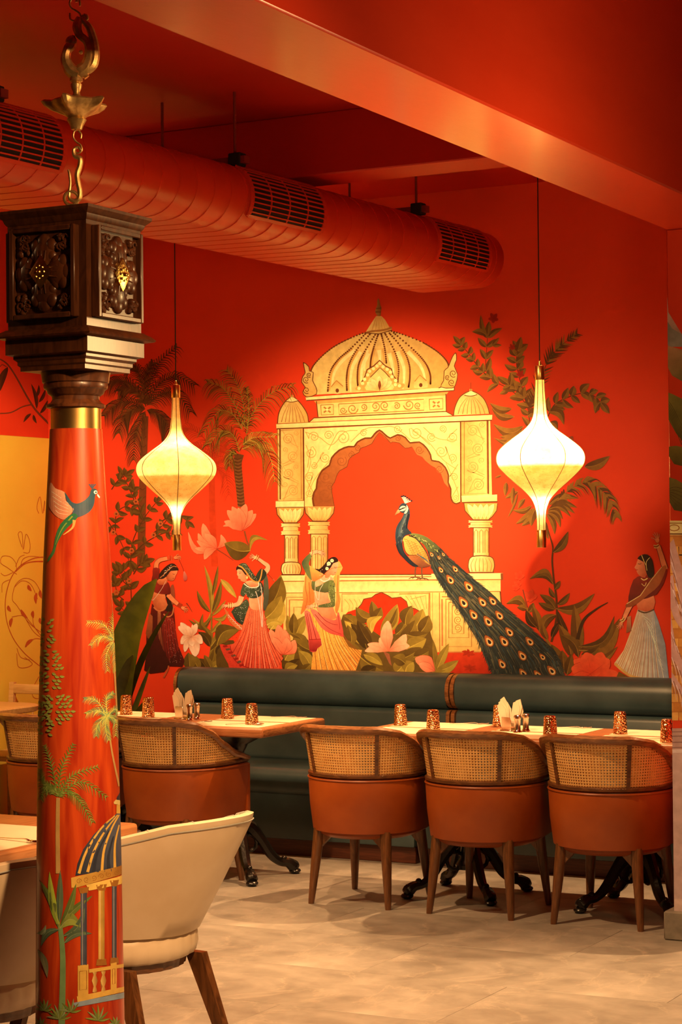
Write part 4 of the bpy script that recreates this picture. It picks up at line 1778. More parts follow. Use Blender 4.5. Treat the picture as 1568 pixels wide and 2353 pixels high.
for (x, y, r_, n) in ((125, 2230, 70, 7), (230, 2290, 90, 9), (310, 2240, 80, 6), (500, 2300, 90, 7), (100, 2330, 50, 5), (620, 2330, 50, 6)):
    for k in range(n):
        a_ = -PI * (0.05 + 0.9 * k / (n - 1))
        b.leaf((x, y + 30), (x + r_ * math.cos(a_), y + 30 + r_ * 1.25 * math.sin(a_)), 8, 0.05, (g1, g2, A(163, 141, 75))[k % 3], g2)
b.build('painted_banana_plant', CPAINT, column)
# small domed kiosk
b = ColPaint(1).crop(60, 1580, 3.0442)
b.poly([(345, 1315), (360, 1230), (400, 1130), (470, 1030), (550, 950), (620, 890), (690, 860), (690, 1280), (500, 1290)], BLUEP, 0, BLUED, (690, 1000), (360, 1200))
for xs_ in ([(370, 1300), (420, 1150), (520, 990), (620, 895)], [(430, 1290), (480, 1130), (560, 990), (640, 890)], [(530, 1280), (545, 1130), (600, 980), (650, 890)], [(620, 1270), (620, 1100), (650, 960)]):
    b.stroke(xs_, 20, 8, ORNG)
b.stroke([(470, 1290), (500, 1150), (580, 1000)], 26, 8, BLUED)
b.stroke([(580, 1280), (575, 1180), (610, 1040)], 30, 8, BLUED)
b.poly([(630, 880), (632, 820), (690, 815), (690, 880)], ORNG)
b.poly([(615, 815), (625, 785), (690, 770), (690, 815)], A(245, 175, 80), 2)
b.poly([(632, 785), (650, 740), (690, 735), (690, 780)], BLUED, 2)
b.poly([(315, 1330), (690, 1240), (690, 1300), (350, 1400), (318, 1400)], ORNG, 0, ORND, (315, 1300), (690, 1300))
for k in range(6):
    b.spiral(370 + 52 * k, 1355 - 12 * k, 20, 1.4, 4, ORND, k, 1 if k % 2 else -1)
b.poly([(420, 1380), (690, 1310), (690, 1370), (440, 1420)], A(245, 165, 60))
for (x0, x1, y0, y1, c_) in ((382, 425, 1440, 1940, BLUEP), (505, 548, 1420, 1900, ORNG), (600, 632, 1390, 1890, BLUEP)):
    b.poly([(x0, y0), (x1, y0 - 6), (x1, y1), (x0, y1)], c_, 0, mixc(c_, (0, 0, 0), 0.5), (x0, 0), (x1, 0))
    b.stroke([(x0 + 12, y0), (x0 + 12, y1)], 5, 5, mixc(c_, (1, 1, 1), 0.25))
    b.poly([(x0 - 16, y0 - 40), (x1 + 16, y0 - 46), (x1 + 4, y0), (x0 - 4, y0)], ORND)
    b.poly([(x0 - 10, y1), (x1 + 10, y1 - 4), (x1 + 16, y1 + 40), (x0 - 16, y1 + 44)], ORND)
for (x0, x1, y0, y1) in ((362, 435, 1945, 2160), (590, 632, 1930, 2120)):
    b.poly([(x0, y0), (x1, y0 - 10), (x1, y1 - 10), (x0, y1)], ORNG)
    b.line([(x0 + 12, y0 + 40), (x1 - 12, y0 + 34), (x1 - 12, y1 - 50), (x0 + 12, y1 - 44)], 5, ORND, True)
for x in (480, 540):
    b.poly([(x - 16, 1985), (x + 16, 1982), (x + 8, 2010), (x + 20, 2050), (x + 8, 2090), (x + 16, 2125), (x - 16, 2130), (x - 8, 2090), (x - 20, 2050), (x - 8, 2010)], A(240, 165, 70), 2, ORND, (x - 20, 0), (x + 20, 0))
b.poly([(440, 1970), (690, 1930), (690, 1955), (440, 1995)], ORNG)
b.poly([(355, 2160), (690, 2090), (690, 2125), (360, 2200)], ORNG)
b.poly([(330, 2205), (690, 2130), (690, 2170), (345, 2235)], A(150, 135, 110))
b.build('painted_kiosk', CPAINT, column)

# ================================================================== hanging brass lamp
LZ = 5.32


def lp(px, py):
    """photo point on the lamp's own plane, relative to its axis foot"""
    return CAM + ray(px, py) * LZ


lax = lp(176, 250)
lamp = thing('hanging_brass_lamp', (lax.x, lax.y, 0), 0, 'aged brass hanging lamp with bird finial and shallow dish above the column', 'hanging lamp')


def lrel(px, py, dy=0.0):
    p = lp(px, py) - Vector((lax.x, lax.y, 0)) + _f0 * dy
    return p


def lt(pts, rad, nm, par=lamp, n=5):
    P_ = catmull([lrel(*p) for p in pts], n)
    if isinstance(rad, (list, tuple)):
        R_ = [q.x for q in catmull([(r, 0, 0) for r in rad], n)]
    else:
        R_ = rad
    return G().tube(P_, R_, 8).build(nm, BRASS_OLD, par)


PXM = LZ / FPX
ztop = CEIL
G().tube([lrel(176, 5), (lrel(176, 5).x, lrel(176, 5).y, ztop)], 0.0035, 6).build('chain_rod', BRASS_OLD, lamp)
lt([(168, -8), (160, 6), (164, 18), (174, 24), (184, 32), (185, 44), (174, 48), (162, 44), (161, 30)], 0.0026, 'chain_link')
lt([(168, -8), (182, 0), (184, 14)], 0.0026, 'chain_link')
lt([(188, 36), (200, 44), (199, 36), (192, 34)], 0.004, 'tail_curl')
lt([(183, 40), (178, 60), (183, 80), (200, 96), (206, 120), (200, 150), (186, 164), (172, 168)], [0.008, 0.013, 0.011, 0.011, 0.013, 0.017, 0.019, 0.014], 'bird_tail')
lt([(186, 42), (204, 62), (215, 92), (219, 122), (214, 148), (200, 162)], [0.006, 0.010, 0.011, 0.012, 0.013, 0.012], 'bird_tail_edge')
lt([(190, 90), (198, 108), (196, 130), (188, 148)], 0.004, 'bird_tail_strand')
for (x, y) in ((212, 68), (221, 118), (218, 142), (186, 120)):
    p = lrel(x, y)
    G().blob(p, (0.006, 0.006, 0.006), 8, 6).build('tail_bead', BRASS_OLD, lamp)
lt([(182, 172), (164, 162), (152, 140), (154, 118), (164, 104), (168, 92)], [0.019, 0.018, 0.014, 0.012, 0.013, 0.010], 'bird_neck')
G().blob(lrel(164, 95), (0.016, 0.013, 0.015), 10, 8).build('bird_head', BRASS_OLD, lamp)
lt([(158, 100), (150, 110), (150, 118)], [0.006, 0.005, 0.002], 'beak')
lt([(168, 88), (170, 82)], 0.005, 'crest')
lt([(196, 162), (196, 172), (200, 178)], [0.006, 0.006, 0.008], 'tail_knob')


def lz(y):
    return lrel(176, y).z


G().lathe([(0.012, lz(168)), (0.016, lz(176)), (0.017, lz(186)), (0.011, lz(190)), (0.015, lz(194)), (0.013, lz(204)), (0.009, lz(212)), (0.010, lz(218)), (0.016, lz(222)), (0.013, lz(226))][::-1], 20).build('stem', BRASS_OLD, lamp)
# dish with drawn-out wick spouts
prof = [(0.014, 298), (0.018, 288), (0.026, 276), (0.022, 272), (0.030, 266), (0.048, 256), (0.060, 246), (0.066, 236), (0.062, 232), (0.030, 238), (0.012, 230)]
rings = []
SEGN = 60
for r, y in prof:
    rg = []
    for k in range(SEGN):
        a = 2 * PI * k / SEGN
        ext = 1 + (0.42 * max(0, math.cos(5 * a + 0.4)) ** 3 if r > 0.045 else 0)
        rg.append((r * ext * math.cos(a), r * ext * math.sin(a), lz(y) + (0.004 * (ext - 1) * 2)))
    rings.append(rg)
G().sweep(rings).build('oil_dish', BRASS_OLD, lamp, sharp=30)
lt([(176, 298), (170, 304), (169, 316), (176, 326), (186, 334), (188, 346), (178, 352), (170, 344)], 0.0024, 'lower_chain_link')
lt([(180, 300), (187, 308), (186, 318)], 0.0024, 'lower_chain_link')
lt([(186, 346), (180, 338), (170, 344), (172, 358), (184, 364), (184, 380), (178, 400), (180, 420), (184, 440), (182, 456), (172, 462), (160, 456), (160, 440), (162, 420), (160, 400), (157, 390)], [0.004, 0.004, 0.005, 0.006, 0.007, 0.007, 0.0075, 0.0075, 0.007, 0.007, 0.006, 0.005, 0.004, 0.004, 0.004, 0.003], 'lower_hook')
P_ = [lrel(164 + 16 * math.cos(a), 456 + 16 * math.sin(a)) for a in [i * 2 * PI / 20 for i in range(20)]]
G().tube(P_, 0.0045, 8, closed=True).build('ring', BRASS_OLD, lamp)
# ================================================================== the wall mural
mural = thing('wall_mural', (0, 0, 0), 0, 'painted mural of pavilion, peacock, dancers and palms on the red wall', 'mural')
CRM, CRL, CRD = A(246, 182, 84), A(252, 200, 104), A(222, 144, 54)
OUTL, LNE, LNF = A(112, 46, 12), A(176, 98, 32), A(206, 132, 50)
BRN, BRND = A(196, 96, 36), A(150, 66, 22)
REDP = (0.62, 0.030, 0.008)
K1 = (600, 660, 2.7034)
K2 = (600, 1140, 2.7034)
K3 = (840, 1120, 3.2667)
K4 = (1020, 690, 3.7333)
K5 = (1140, 1180, 3.6636)
K6 = (240, 760, 3.5636)
K7 = (240, 1140, 3.5636)
KD1 = (320, 1250, 7.589)
KD2 = (480, 1240, 7.355)
KD3 = (680, 1240, 7.3556)


DONE = []


def fin(p, name, parent=mural):
    """stack each picture just above the earlier ones it overlaps, so that the paint stays thin"""
    xs = [q[0] for P in p.P for q in P[0]]
    ys = [q[1] for P in p.P for q in P[0]]
    bb = (min(xs), min(ys), max(xs), max(ys))
    base = 1
    for b2, e in DONE:
        if b2[0] < bb[2] and b2[2] > bb[0] and b2[1] < bb[3] and b2[3] > bb[1]:
            base = max(base, e + 1)
    lo = min(P[2] for P in p.P)
    p.P = [(a, b_, lv - lo + base) for a, b_, lv in p.P]
    DONE.append((bb, max(P[2] for P in p.P)))
    return p.build(name, wall_map, PAINT, parent)


# ------------------------------------------------------------------ faint and dark palms, left thicket
DK = [A(92, 44, 10), A(70, 30, 8), A(112, 58, 16), A(96, 42, 12)]
gp = Paint(5).crop(*K6)
GH = [(0.50, 0.036, 0.010), (0.46, 0.040, 0.010), (0.42, 0.034, 0.010)]
gp.stroke([(880, 1140), (885, 1500), (905, 1930)], 46, 56, GH[1])
for f in ([(880, 1110), (800, 960), (700, 960)], [(880, 1110), (830, 900), (700, 800), (620, 830)], [(885, 1110), (900, 950), (990, 880)], [(890, 1110), (980, 1050), (1050, 1130)], [(890, 1120), (990, 1180), (1020, 1350)], [(870, 1120), (760, 1080), (700, 1200)], [(885, 1120), (930, 1000), (1000, 960)]):
    gp.frond(f, 90, 22, GH, 0.5, 9, 7)
fin(gp, 'painted_faint_palm')

lp_ = Paint(130).crop(*K6)
lp_.stroke([(335, 700), (320, 1100), (300, 1930)], 52, 64, A(120, 48, 14))
for q in range(16):
    lp_.stroke([(300 - q * 1.2, 800 + q * 70), (322 - q * 1.2, 812 + q * 70), (346 - q * 1.2, 796 + q * 70)], 7, 4, A(92, 34, 10))
for f in ([(340, 620), (300, 400), (250, 300), (180, 310)], [(345, 600), (370, 420), (450, 260), (600, 125)], [(330, 600), (220, 440), (100, 410), (10, 440)], [(330, 630), (200, 580), (80, 620), (0, 700)], [(335, 640), (230, 650), (160, 720), (120, 840)],
          [(350, 600), (440, 450), (580, 370), (740, 450)], [(350, 610), (470, 520), (600, 520), (705, 670)], [(350, 650), (450, 690), (520, 780), (555, 930)], [(335, 660), (280, 780), (250, 900), (240, 1060)], [(340, 600), (330, 460), (350, 340), (400, 260)], [(330, 600), (270, 500), (190, 470), (120, 500)]):
    lp_.frond(f, 95, 26, DK, 0.62, 11, 8)
fin(lp_, 'painted_dark_palm')

# thin flowering shrub behind the first dancer
th = Paint(700).crop(*K6)
VG, VD = A(116, 66, 16), A(82, 42, 10)


def branch(p, path, n, ll, w, cl, cd, stem=6, spread=0.9, both=True, jitter=0.3, vein=None, tip=True):
    P = sm2(path, 8, False)
    rng = random.Random(int(path[0][0] * 3 + path[-1][1] * 5))
    p.stroke(path, stem, stem * 0.5, cd, n=6)
    m = len(P)
    for i in range(n):
        u = (i + 0.8) / n
        k = min(int(u * (m - 1)), m - 2)
        x, y = P[k]
        a = math.atan2(P[k + 1][1] - y, P[k + 1][0] - x)
        for sd in ((1, -1) if both else ((1,) if i % 2 else (-1,))):
            aa = a + sd * (spread + rng.uniform(-jitter, jitter))
            l = ll * rng.uniform(0.75, 1.15) * (1.05 - 0.25 * u)
            p.leaf((x, y), (x + l * math.cos(aa), y + l * math.sin(aa)), w * rng.uniform(0.8, 1.15), rng.uniform(-0.16, 0.16), cl, cd, vein)
    if tip:
        x, y = P[-1]
        a = math.atan2(y - P[-3][1], x - P[-3][0])
        p.leaf((x, y), (x + ll * math.cos(a), y + ll * math.sin(a)), w, 0, cl, cd, vein)


for path, n in (([(215, 1920), (235, 1720), (330, 1530), (430, 1400)], 6), ([(225, 1840), (330, 1740), (480, 1660), (560, 1660)], 5), ([(30, 1560), (120, 1700), (210, 1900)], 4), ([(90, 1640), (100, 1500), (170, 1440), (230, 1460)], 4),
                ([(250, 1400), (200, 1280), (150, 1180)], 4), ([(60, 1300), (110, 1230), (180, 1180)], 3), ([(330, 1560), (270, 1420), (240, 1300)], 3), ([(400, 1660), (470, 1600), (520, 1540)], 3), ([(470, 1560), (590, 1500), (680, 1560)], 4)):
    branch(th, path, n, 84, 18, VG, VD, 8, 0.9, True)
for (x, y) in ((100, 1500), (75, 1650), (225, 1800), (405, 1672), (462, 1580), (260, 1400)):
    for k in range(6):
        th.ell(x + 14 * math.cos(k * 1.05), y + 14 * math.sin(k * 1.05), 9, 9, A(200, 80, 28), n=8)
    th.ell(x, y, 9, 9, A(110, 40, 14), n=8)
th.crop(*K7)
for path, n in (([(240, 1110), (225, 900), (210, 690), (150, 600)], 5), ([(230, 760), (160, 700), (110, 620)], 3), ([(240, 640), (290, 560), (330, 540)], 3), ([(160, 850), (110, 800), (90, 720)], 2), ([(240, 1120), (190, 980), (130, 900)], 3)):
    branch(th, path, n, 90, 22, VG, VD, 8, 0.9, True)
for (x, y) in ((205, 695), (100, 790)):
    for k in range(6):
        th.ell(x + 16 * math.cos(k * 1.05), y + 16 * math.sin(k * 1.05), 10, 9, A(190, 78, 26), n=8)
fin(th, 'painted_flowering_shrub')

# ------------------------------------------------------------------ pavilion
pv = Paint(10).crop(*K1)
# cornice, piers
pv.poly([(103, 872), (264, 866), (268, 1332), (105, 1330)], CRM, 0, CRD, (105, 1000), (268, 1000))
pv.poly([(1240, 832), (1425, 824), (1436, 1292), (1242, 1306)], CRM, 0, CRD, (1436, 1000), (1242, 1000))
AR = [(330, 1362), (322, 1312), (334, 1268), (345, 1250), (352, 1196), (382, 1138), (426, 1106), (440, 1060), (488, 1012), (545, 990), (580, 990), (600, 962), (648, 938), (685, 937), (706, 912), (737, 888), (768, 912), (804, 937),
      (850, 916), (898, 934), (927, 967), (985, 962), (1030, 1000), (1055, 1044), (1062, 1076), (1106, 1084), (1146, 1120), (1166, 1170), (1164, 1212), (1180, 1252), (1180, 1300), (1192, 1334), (1216, 1345), (1240, 1335)]
AI = [(1165, 1245), (1140, 1216), (1120, 1160), (1082, 1120), (1056, 1106), (1020, 1076), (1004, 1055), (970, 1040), (940, 992), (896, 1000), (860, 968), (815, 962), (804, 966), (737, 902), (690, 972), (622, 1000), (610, 1026), (570, 1046), (545, 1076), (535, 1116), (490, 1140), (470, 1176), (458, 1212), (440, 1240), (446, 1300), (457, 1360)]
# arch reveal (inner thickness) as quads between both outlines
pv.poly(AR[:29] + AI, BRN, 0, BRND, (700, 900), (380, 1360))
for (cx, cy, r) in ((400, 1180, 38), (400, 1290, 44), (500, 1080, 34), (600, 1000, 20), (560, 1040, 22), (850, 940, 20), (985, 1010, 26), (1110, 1130, 26), (430, 1240, 26)):
    pv.spiral(cx, cy, r, 1.7, 5, BRND, cx * 0.3)
# spandrels: split into left and right so that each outline is simple
pv.poly([(264, 880), (737, 858)] + AR[15::-1] + [(268, 1366)], CRM, 0, CRL, (300, 1300), (700, 880))
pv.held = True
pv.lv -= 1
pv.poly([(737, 858), (1240, 838), (1241, 1336)] + AR[-2:14:-1], CRL, 0, CRM, (760, 880), (1200, 1300))
pv.held = False
pv.lv += 1
rng = random.Random(5)
for (cx, cy, r, sg, tl) in ((510, 935, 45, 1, (420, 1010)), (400, 1060, 34, -1, (330, 1120)), (310, 1030, 36, 1, (290, 1120)), (300, 1180, 30, -1, (290, 1260)), (330, 1110, 22, 1, None), (300, 1280, 26, 1, (285, 1200)), (420, 920, 30, -1, None), (330, 930, 34, 1, (280, 900)), (640, 905, 24, -1, None),
                            (965, 905, 42, -1, (1050, 980)), (1120, 1020, 40, 1, (1190, 1100)), (1060, 930, 30, 1, None), (1190, 930, 34, -1, (1220, 880)), (1190, 1060, 28, -1, None), (1200, 1180, 26, 1, (1225, 1100)), (1210, 1310, 24, -1, (1225, 1240)), (850, 880, 26, 1, None), (1130, 880, 24, -1, None)):
    pv.spiral(cx, cy, r, 1.9, 4.5, LNF, rng.uniform(0, 6), sg, tl)
for pts in ([(275, 900), (360, 930), (440, 980), (520, 900), (600, 890)], [(285, 1310), (330, 1200), (400, 1110), (470, 1030)], [(560, 960), (650, 880), (735, 872), (830, 870), (930, 950)], [(940, 890), (1040, 960), (1130, 1070), (1215, 1130)], [(1010, 870), (1100, 940), (1220, 950)], [(1150, 1090), (1210, 1230), (1230, 1300)], [(280, 980), (310, 1080), (280, 1180)]):
    pv.stroke(pts, 4, 4, LNF)
# pier panels with carved scrolls
for x0, x1, y0, y1 in ((122, 248, 890, 1318), (1264, 1404, 836, 1284)):
    pv.line([(x0, y0), (x1, y0 - 6), (x1 + 4, y1 - 4), (x0, y1)], 5, LNE, True)
    xc, w_ = (x0 + x1) / 2, (x1 - x0) / 2
    for k in range(4):
        yy = y0 + (y1 - y0) * (k + 0.5) / 4
        sg = 1 if k % 2 else -1
        pv.spiral(xc + sg * w_ * 0.25, yy, w_ * 0.55, 2.2, 5, LNF, k * 1.3, sg, (xc - sg * w_ * 0.7, yy + 60))
        pv.spiral(xc - sg * w_ * 0.55, yy - 40, w_ * 0.28, 1.5, 4, LNF, k, -sg)
        pv.stroke([(xc - sg * w_ * 0.8, yy + 50), (xc, yy + 20), (xc + sg * w_ * 0.8, yy - 50)], 4, 3, LNF)
pv.line([(118, 880), (120, 1318)], 8, OUTL)
pv.line([(1410, 828), (1414, 1284)], 9, OUTL)
pv.line([(264, 876), (268, 1362)], 9, OUTL)
pv.line([(1241, 836), (1243, 1334)], 8, OUTL)
pv.line([(103, 878), (106, 1328)], 5, LNE)
pv.stroke(AR, 11, 9, OUTL, n=2)
pv.stroke(AI[8:], 4, 4, OUTL, n=2)
pv.poly([(95, 850), (1438, 793), (1436, 824), (97, 880)], CRL, 0, CRM, (0, 850), (0, 880))
pv.line([(97, 880), (1436, 826)], 7, OUTL)
pv.line([(95, 850), (300, 840)], 4, LNE)
pv.poly([(92, 1328), (268, 1326), (268, 1368), (92, 1370)], CRL)
pv.poly([(1246, 1296), (1468, 1288), (1468, 1330), (1250, 1338)], CRL, 0, CRM)
pv.line([(92, 1370), (268, 1368)], 8, OUTL)
pv.line([(1250, 1338), (1472, 1332)], 8, OUTL)
pv.line([(92, 1328), (268, 1326)], 4, LNE)
body = fin(pv, 'painted_pavilion')

dm = Paint(420).crop(*K1)
# drum and slabs
dm.poly([(300, 838), (330, 812), (1150, 772), (1196, 797)], CRL, 0, CRM)
dm.poly([(345, 708), (1150, 662), (1152, 772), (355, 806)], CRM)
dm.poly([(330, 706), (1166, 650), (1150, 672), (346, 726)], CRD)
dm.poly([(278, 684), (1202, 618), (1202, 642), (282, 704)], CRL)
for l_ in ([(282, 704), (1202, 642)], [(345, 708), (355, 806)], [(1150, 662), (1152, 772)], [(300, 838), (330, 812), (1150, 772), (1196, 797)], [(1202, 618), (1202, 642)]):
    dm.line(l_, 6, OUTL)
for a_ in ([(372, 732), (450, 728), (452, 790), (376, 794)], [(483, 726), (1012, 696), (1014, 764), (486, 792)], [(1046, 696), (1130, 691), (1132, 756), (1050, 762)]):
    dm.line(a_, 5, LNE, True)
for (cx, cy) in ((412, 761), (1090, 727)):
    for k in range(4):
        a = PI / 4 + k * PI / 2
        dm.line([(cx + 6 * math.cos(a), cy + 6 * math.sin(a)), (cx + 30 * math.cos(a), cy + 24 * math.sin(a))], 10, LNE)
    dm.ell(cx, cy, 9, 8, CRL)
for (cx, cy, r, st, sg) in ((570, 755, 34, 0, 1), (712, 740, 30, 2, -1), (770, 735, 30, 1, 1), (920, 730, 34, 3, -1), (512, 765, 22, 0, 1), (975, 735, 22, 1, 1), (640, 745, 22, 2, -1), (845, 738, 22, 4, 1)):
    dm.spiral(cx, cy, r, 1.6, 6, LNE, st, sg)
DO = [(338, 668), (318, 610), (310, 560), (313, 515), (340, 470), (400, 410), (470, 360), (560, 315), (650, 282), (735, 272), (812, 274), (900, 300), (1010, 345), (1090, 395), (1140, 440), (1165, 480), (1166, 520), (1152, 570), (1130, 612), (1105, 626)]
dm.poly(sm2(DO, 4, False), CRM, 0, CRD, (560, 400), (1160, 600))
# swelling lobes: light and shade bands painted between the ribs
RIBS = [[(655, 284), (560, 380), (480, 450), (430, 530), (416, 645)], [(683, 286), (595, 390), (548, 480), (533, 560), (535, 640)], [(715, 288), (645, 400), (608, 480), (600, 560), (604, 620)], [(730, 290), (700, 380), (684, 450), (680, 510)],
        [(748, 290), (770, 380), (780, 470)], [(772, 288), (832, 400), (856, 500), (850, 590)], [(800, 286), (885, 390), (922, 480), (926, 560), (918, 620)], [(826, 284), (950, 390), (1022, 470), (1052, 540), (1054, 600)]]
for i, r_ in enumerate(RIBS):
    o = 16
    dm.stroke([(x + o + (8 if i < 3 else -52), y + 10) for x, y in r_[1:]], 26 if i != 3 else 16, 8, CRL, belly=False)
    dm.stroke([(x + (10 if i < 4 else -12), y) for x, y in r_[1:]], 13, 10, CRD)
dm.hold()
BEAD = A(112, 46, 12)
for r_ in RIBS:
    P = sm2(r_, 8, False)
    for k in range(0, len(P), 1):
        dm.ell(P[k][0], P[k][1], 6.5, 6.0, BEAD, n=7)
for x, y in sm2(DO, 5, False)[14:-14]:
    dm.ell(x, y, 6, 5.5, BEAD, n=7)
dm.hold(False)
dm.stroke(DO[:8], 6, 5, OUTL)
dm.stroke(DO[12:], 7, 6, OUTL)
dm.poly([(650, 282), (676, 240), (702, 200), (716, 180), (750, 180), (772, 202), (798, 246), (816, 264), (735, 288)], CRM, 0, CRD, (670, 240), (810, 250))
for x in (690, 712, 735, 756, 776):
    dm.line([(733 + (x - 733) * 0.35, 186), (x, 268)], 5, CRD)
dm.stroke([(650, 284), (690, 274), (735, 270), (780, 262), (814, 250)], 12, 12, LNE)
dm.line([(650, 284), (735, 290), (816, 266)], 5, OUTL)
dm.poly([(724, 178), (711, 152), (716, 130), (724, 108), (723, 86), (730, 68), (738, 86), (742, 108), (750, 130), (746, 154), (744, 178)], A(190, 120, 46), 2, A(130, 66, 20), (715, 0), (750, 0))
dm.line([(716, 132), (748, 130)], 4, OUTL)
dm.line([(712, 154), (747, 154)], 5, OUTL)
# medallion
dm.poly([(590, 640), (600, 615), (622, 600), (622, 585), (648, 552), (660, 512), (700, 490), (738, 454), (772, 488), (812, 508), (822, 548), (852, 580), (848, 600), (890, 598), (885, 625), (820, 640), (700, 648)], CRD, 2)
dm.line([(622, 600), (648, 552), (660, 512), (700, 490), (738, 454), (772, 488), (812, 508), (822, 548), (852, 586)], 7, OUTL)
dm.hold()
for (x, y) in ((632, 598), (645, 572), (664, 545), (676, 522), (700, 506), (722, 490), (740, 474), (760, 494), (785, 510), (806, 528), (815, 556), (838, 580), (836, 605), (610, 628), (862, 612)):
    dm.ell(x, y, 11, 11, CRL, n=9)
dm.hold(False)
dm.poly([(655, 640), (660, 600), (680, 560), (710, 530), (740, 500), (772, 528), (800, 560), (815, 600), (820, 636)], CRM, 2)
dm.line([(680, 560), (710, 530), (740, 500), (772, 528), (800, 560)], 5, OUTL)
for (b_, t_, w_) in (((737, 640), (660, 590), 20), ((737, 640), (815, 586), 20), ((737, 642), (690, 570), 20), ((737, 642), (785, 568), 20), ((737, 645), (738, 552), 22)):
    dm.petal(b_, t_, w_, CRL, CRD, 0, 0.8, OUTL)
dm.petal((738, 640), (738, 580), 10, BRND, A(110, 40, 12))
for cx, cy in ((475, 640), (994, 606)):
    dm.poly([(cx - 40, cy + 20), (cx - 36, cy - 30), (cx - 6, cy - 60), (cx + 6, cy - 58), (cx + 36, cy - 26), (cx + 42, cy + 16)], CRD, 2, CRM)
    dm.line([(cx - 38, cy - 20), (cx - 6, cy - 60), (cx + 36, cy - 24)], 5, LNE)
    dm.ell(cx, cy + 2, 11, 13, OUTL)
# side acanthus ornaments
for pts, sc in (([(264, 468), (298, 494), (302, 520), (326, 530), (322, 580), (342, 620), (346, 664), (284, 682), (260, 650), (276, 622), (254, 590), (262, 552), (276, 530)], ((282, 575, 22), (284, 640, 22), (300, 545, 16))),
                ([(1212, 408), (1216, 452), (1202, 490), (1223, 540), (1212, 600), (1190, 626), (1118, 620), (1136, 580), (1140, 520), (1162, 500), (1176, 468), (1192, 430)], ((1196, 536, 24), (1186, 592, 22), (1160, 560, 16)))):
    dm.poly(pts, CRM, 2, CRD)
    dm.line(sm2(pts, 2) + [sm2(pts, 2)[0]], 5, OUTL)
    for cx, cy, r in sc:
        dm.spiral(cx, cy, r, 1.5, 5, OUTL, 1)
# small side domes
for pts, spk, w_ in (([(104, 846), (110, 790), (130, 742), (160, 702), (194, 682), (230, 704), (265, 746), (290, 792), (296, 838)], ((190, 636), (194, 684)), 0), ([(1198, 797), (1205, 750), (1230, 692), (1265, 660), (1305, 645), (1345, 658), (1385, 692), (1410, 742), (1421, 786)], ((1305, 592), (1306, 646)), 1)):
    P = sm2(pts, 4, False)
    dm.poly(P, CRM, 0, CRD, P[0], P[-1])
    dm.line(P, 6, OUTL)
    x0, x1 = pts[0][0], pts[-1][0]
    yb, top = (pts[0][1] + pts[-1][1]) / 2, pts[4]
    for k in range(1, 8):
        xx = x0 + (x1 - x0) * k / 8
        dm.stroke([(xx, yb - 4), (xx + (top[0] - xx) * 0.25, yb - 60), (xx + (top[0] - xx) * 0.75, top[1] + 36)], 5, 2, LNE)
    dm.poly([(top[0] - 38, top[1] + 26), (top[0], top[1] - 4), (top[0] + 38, top[1] + 22), (top[0], top[1] + 30)], CRL)
    dm.stroke([(top[0] - 40, top[1] + 26), (top[0], top[1] + 32), (top[0] + 40, top[1] + 22)], 5, 5, OUTL)
    dm.ell(top[0], top[1] - 6, 9, 8, CRD)
    dm.line(spk, 4, OUTL)
fin(dm, 'painted_dome', body)


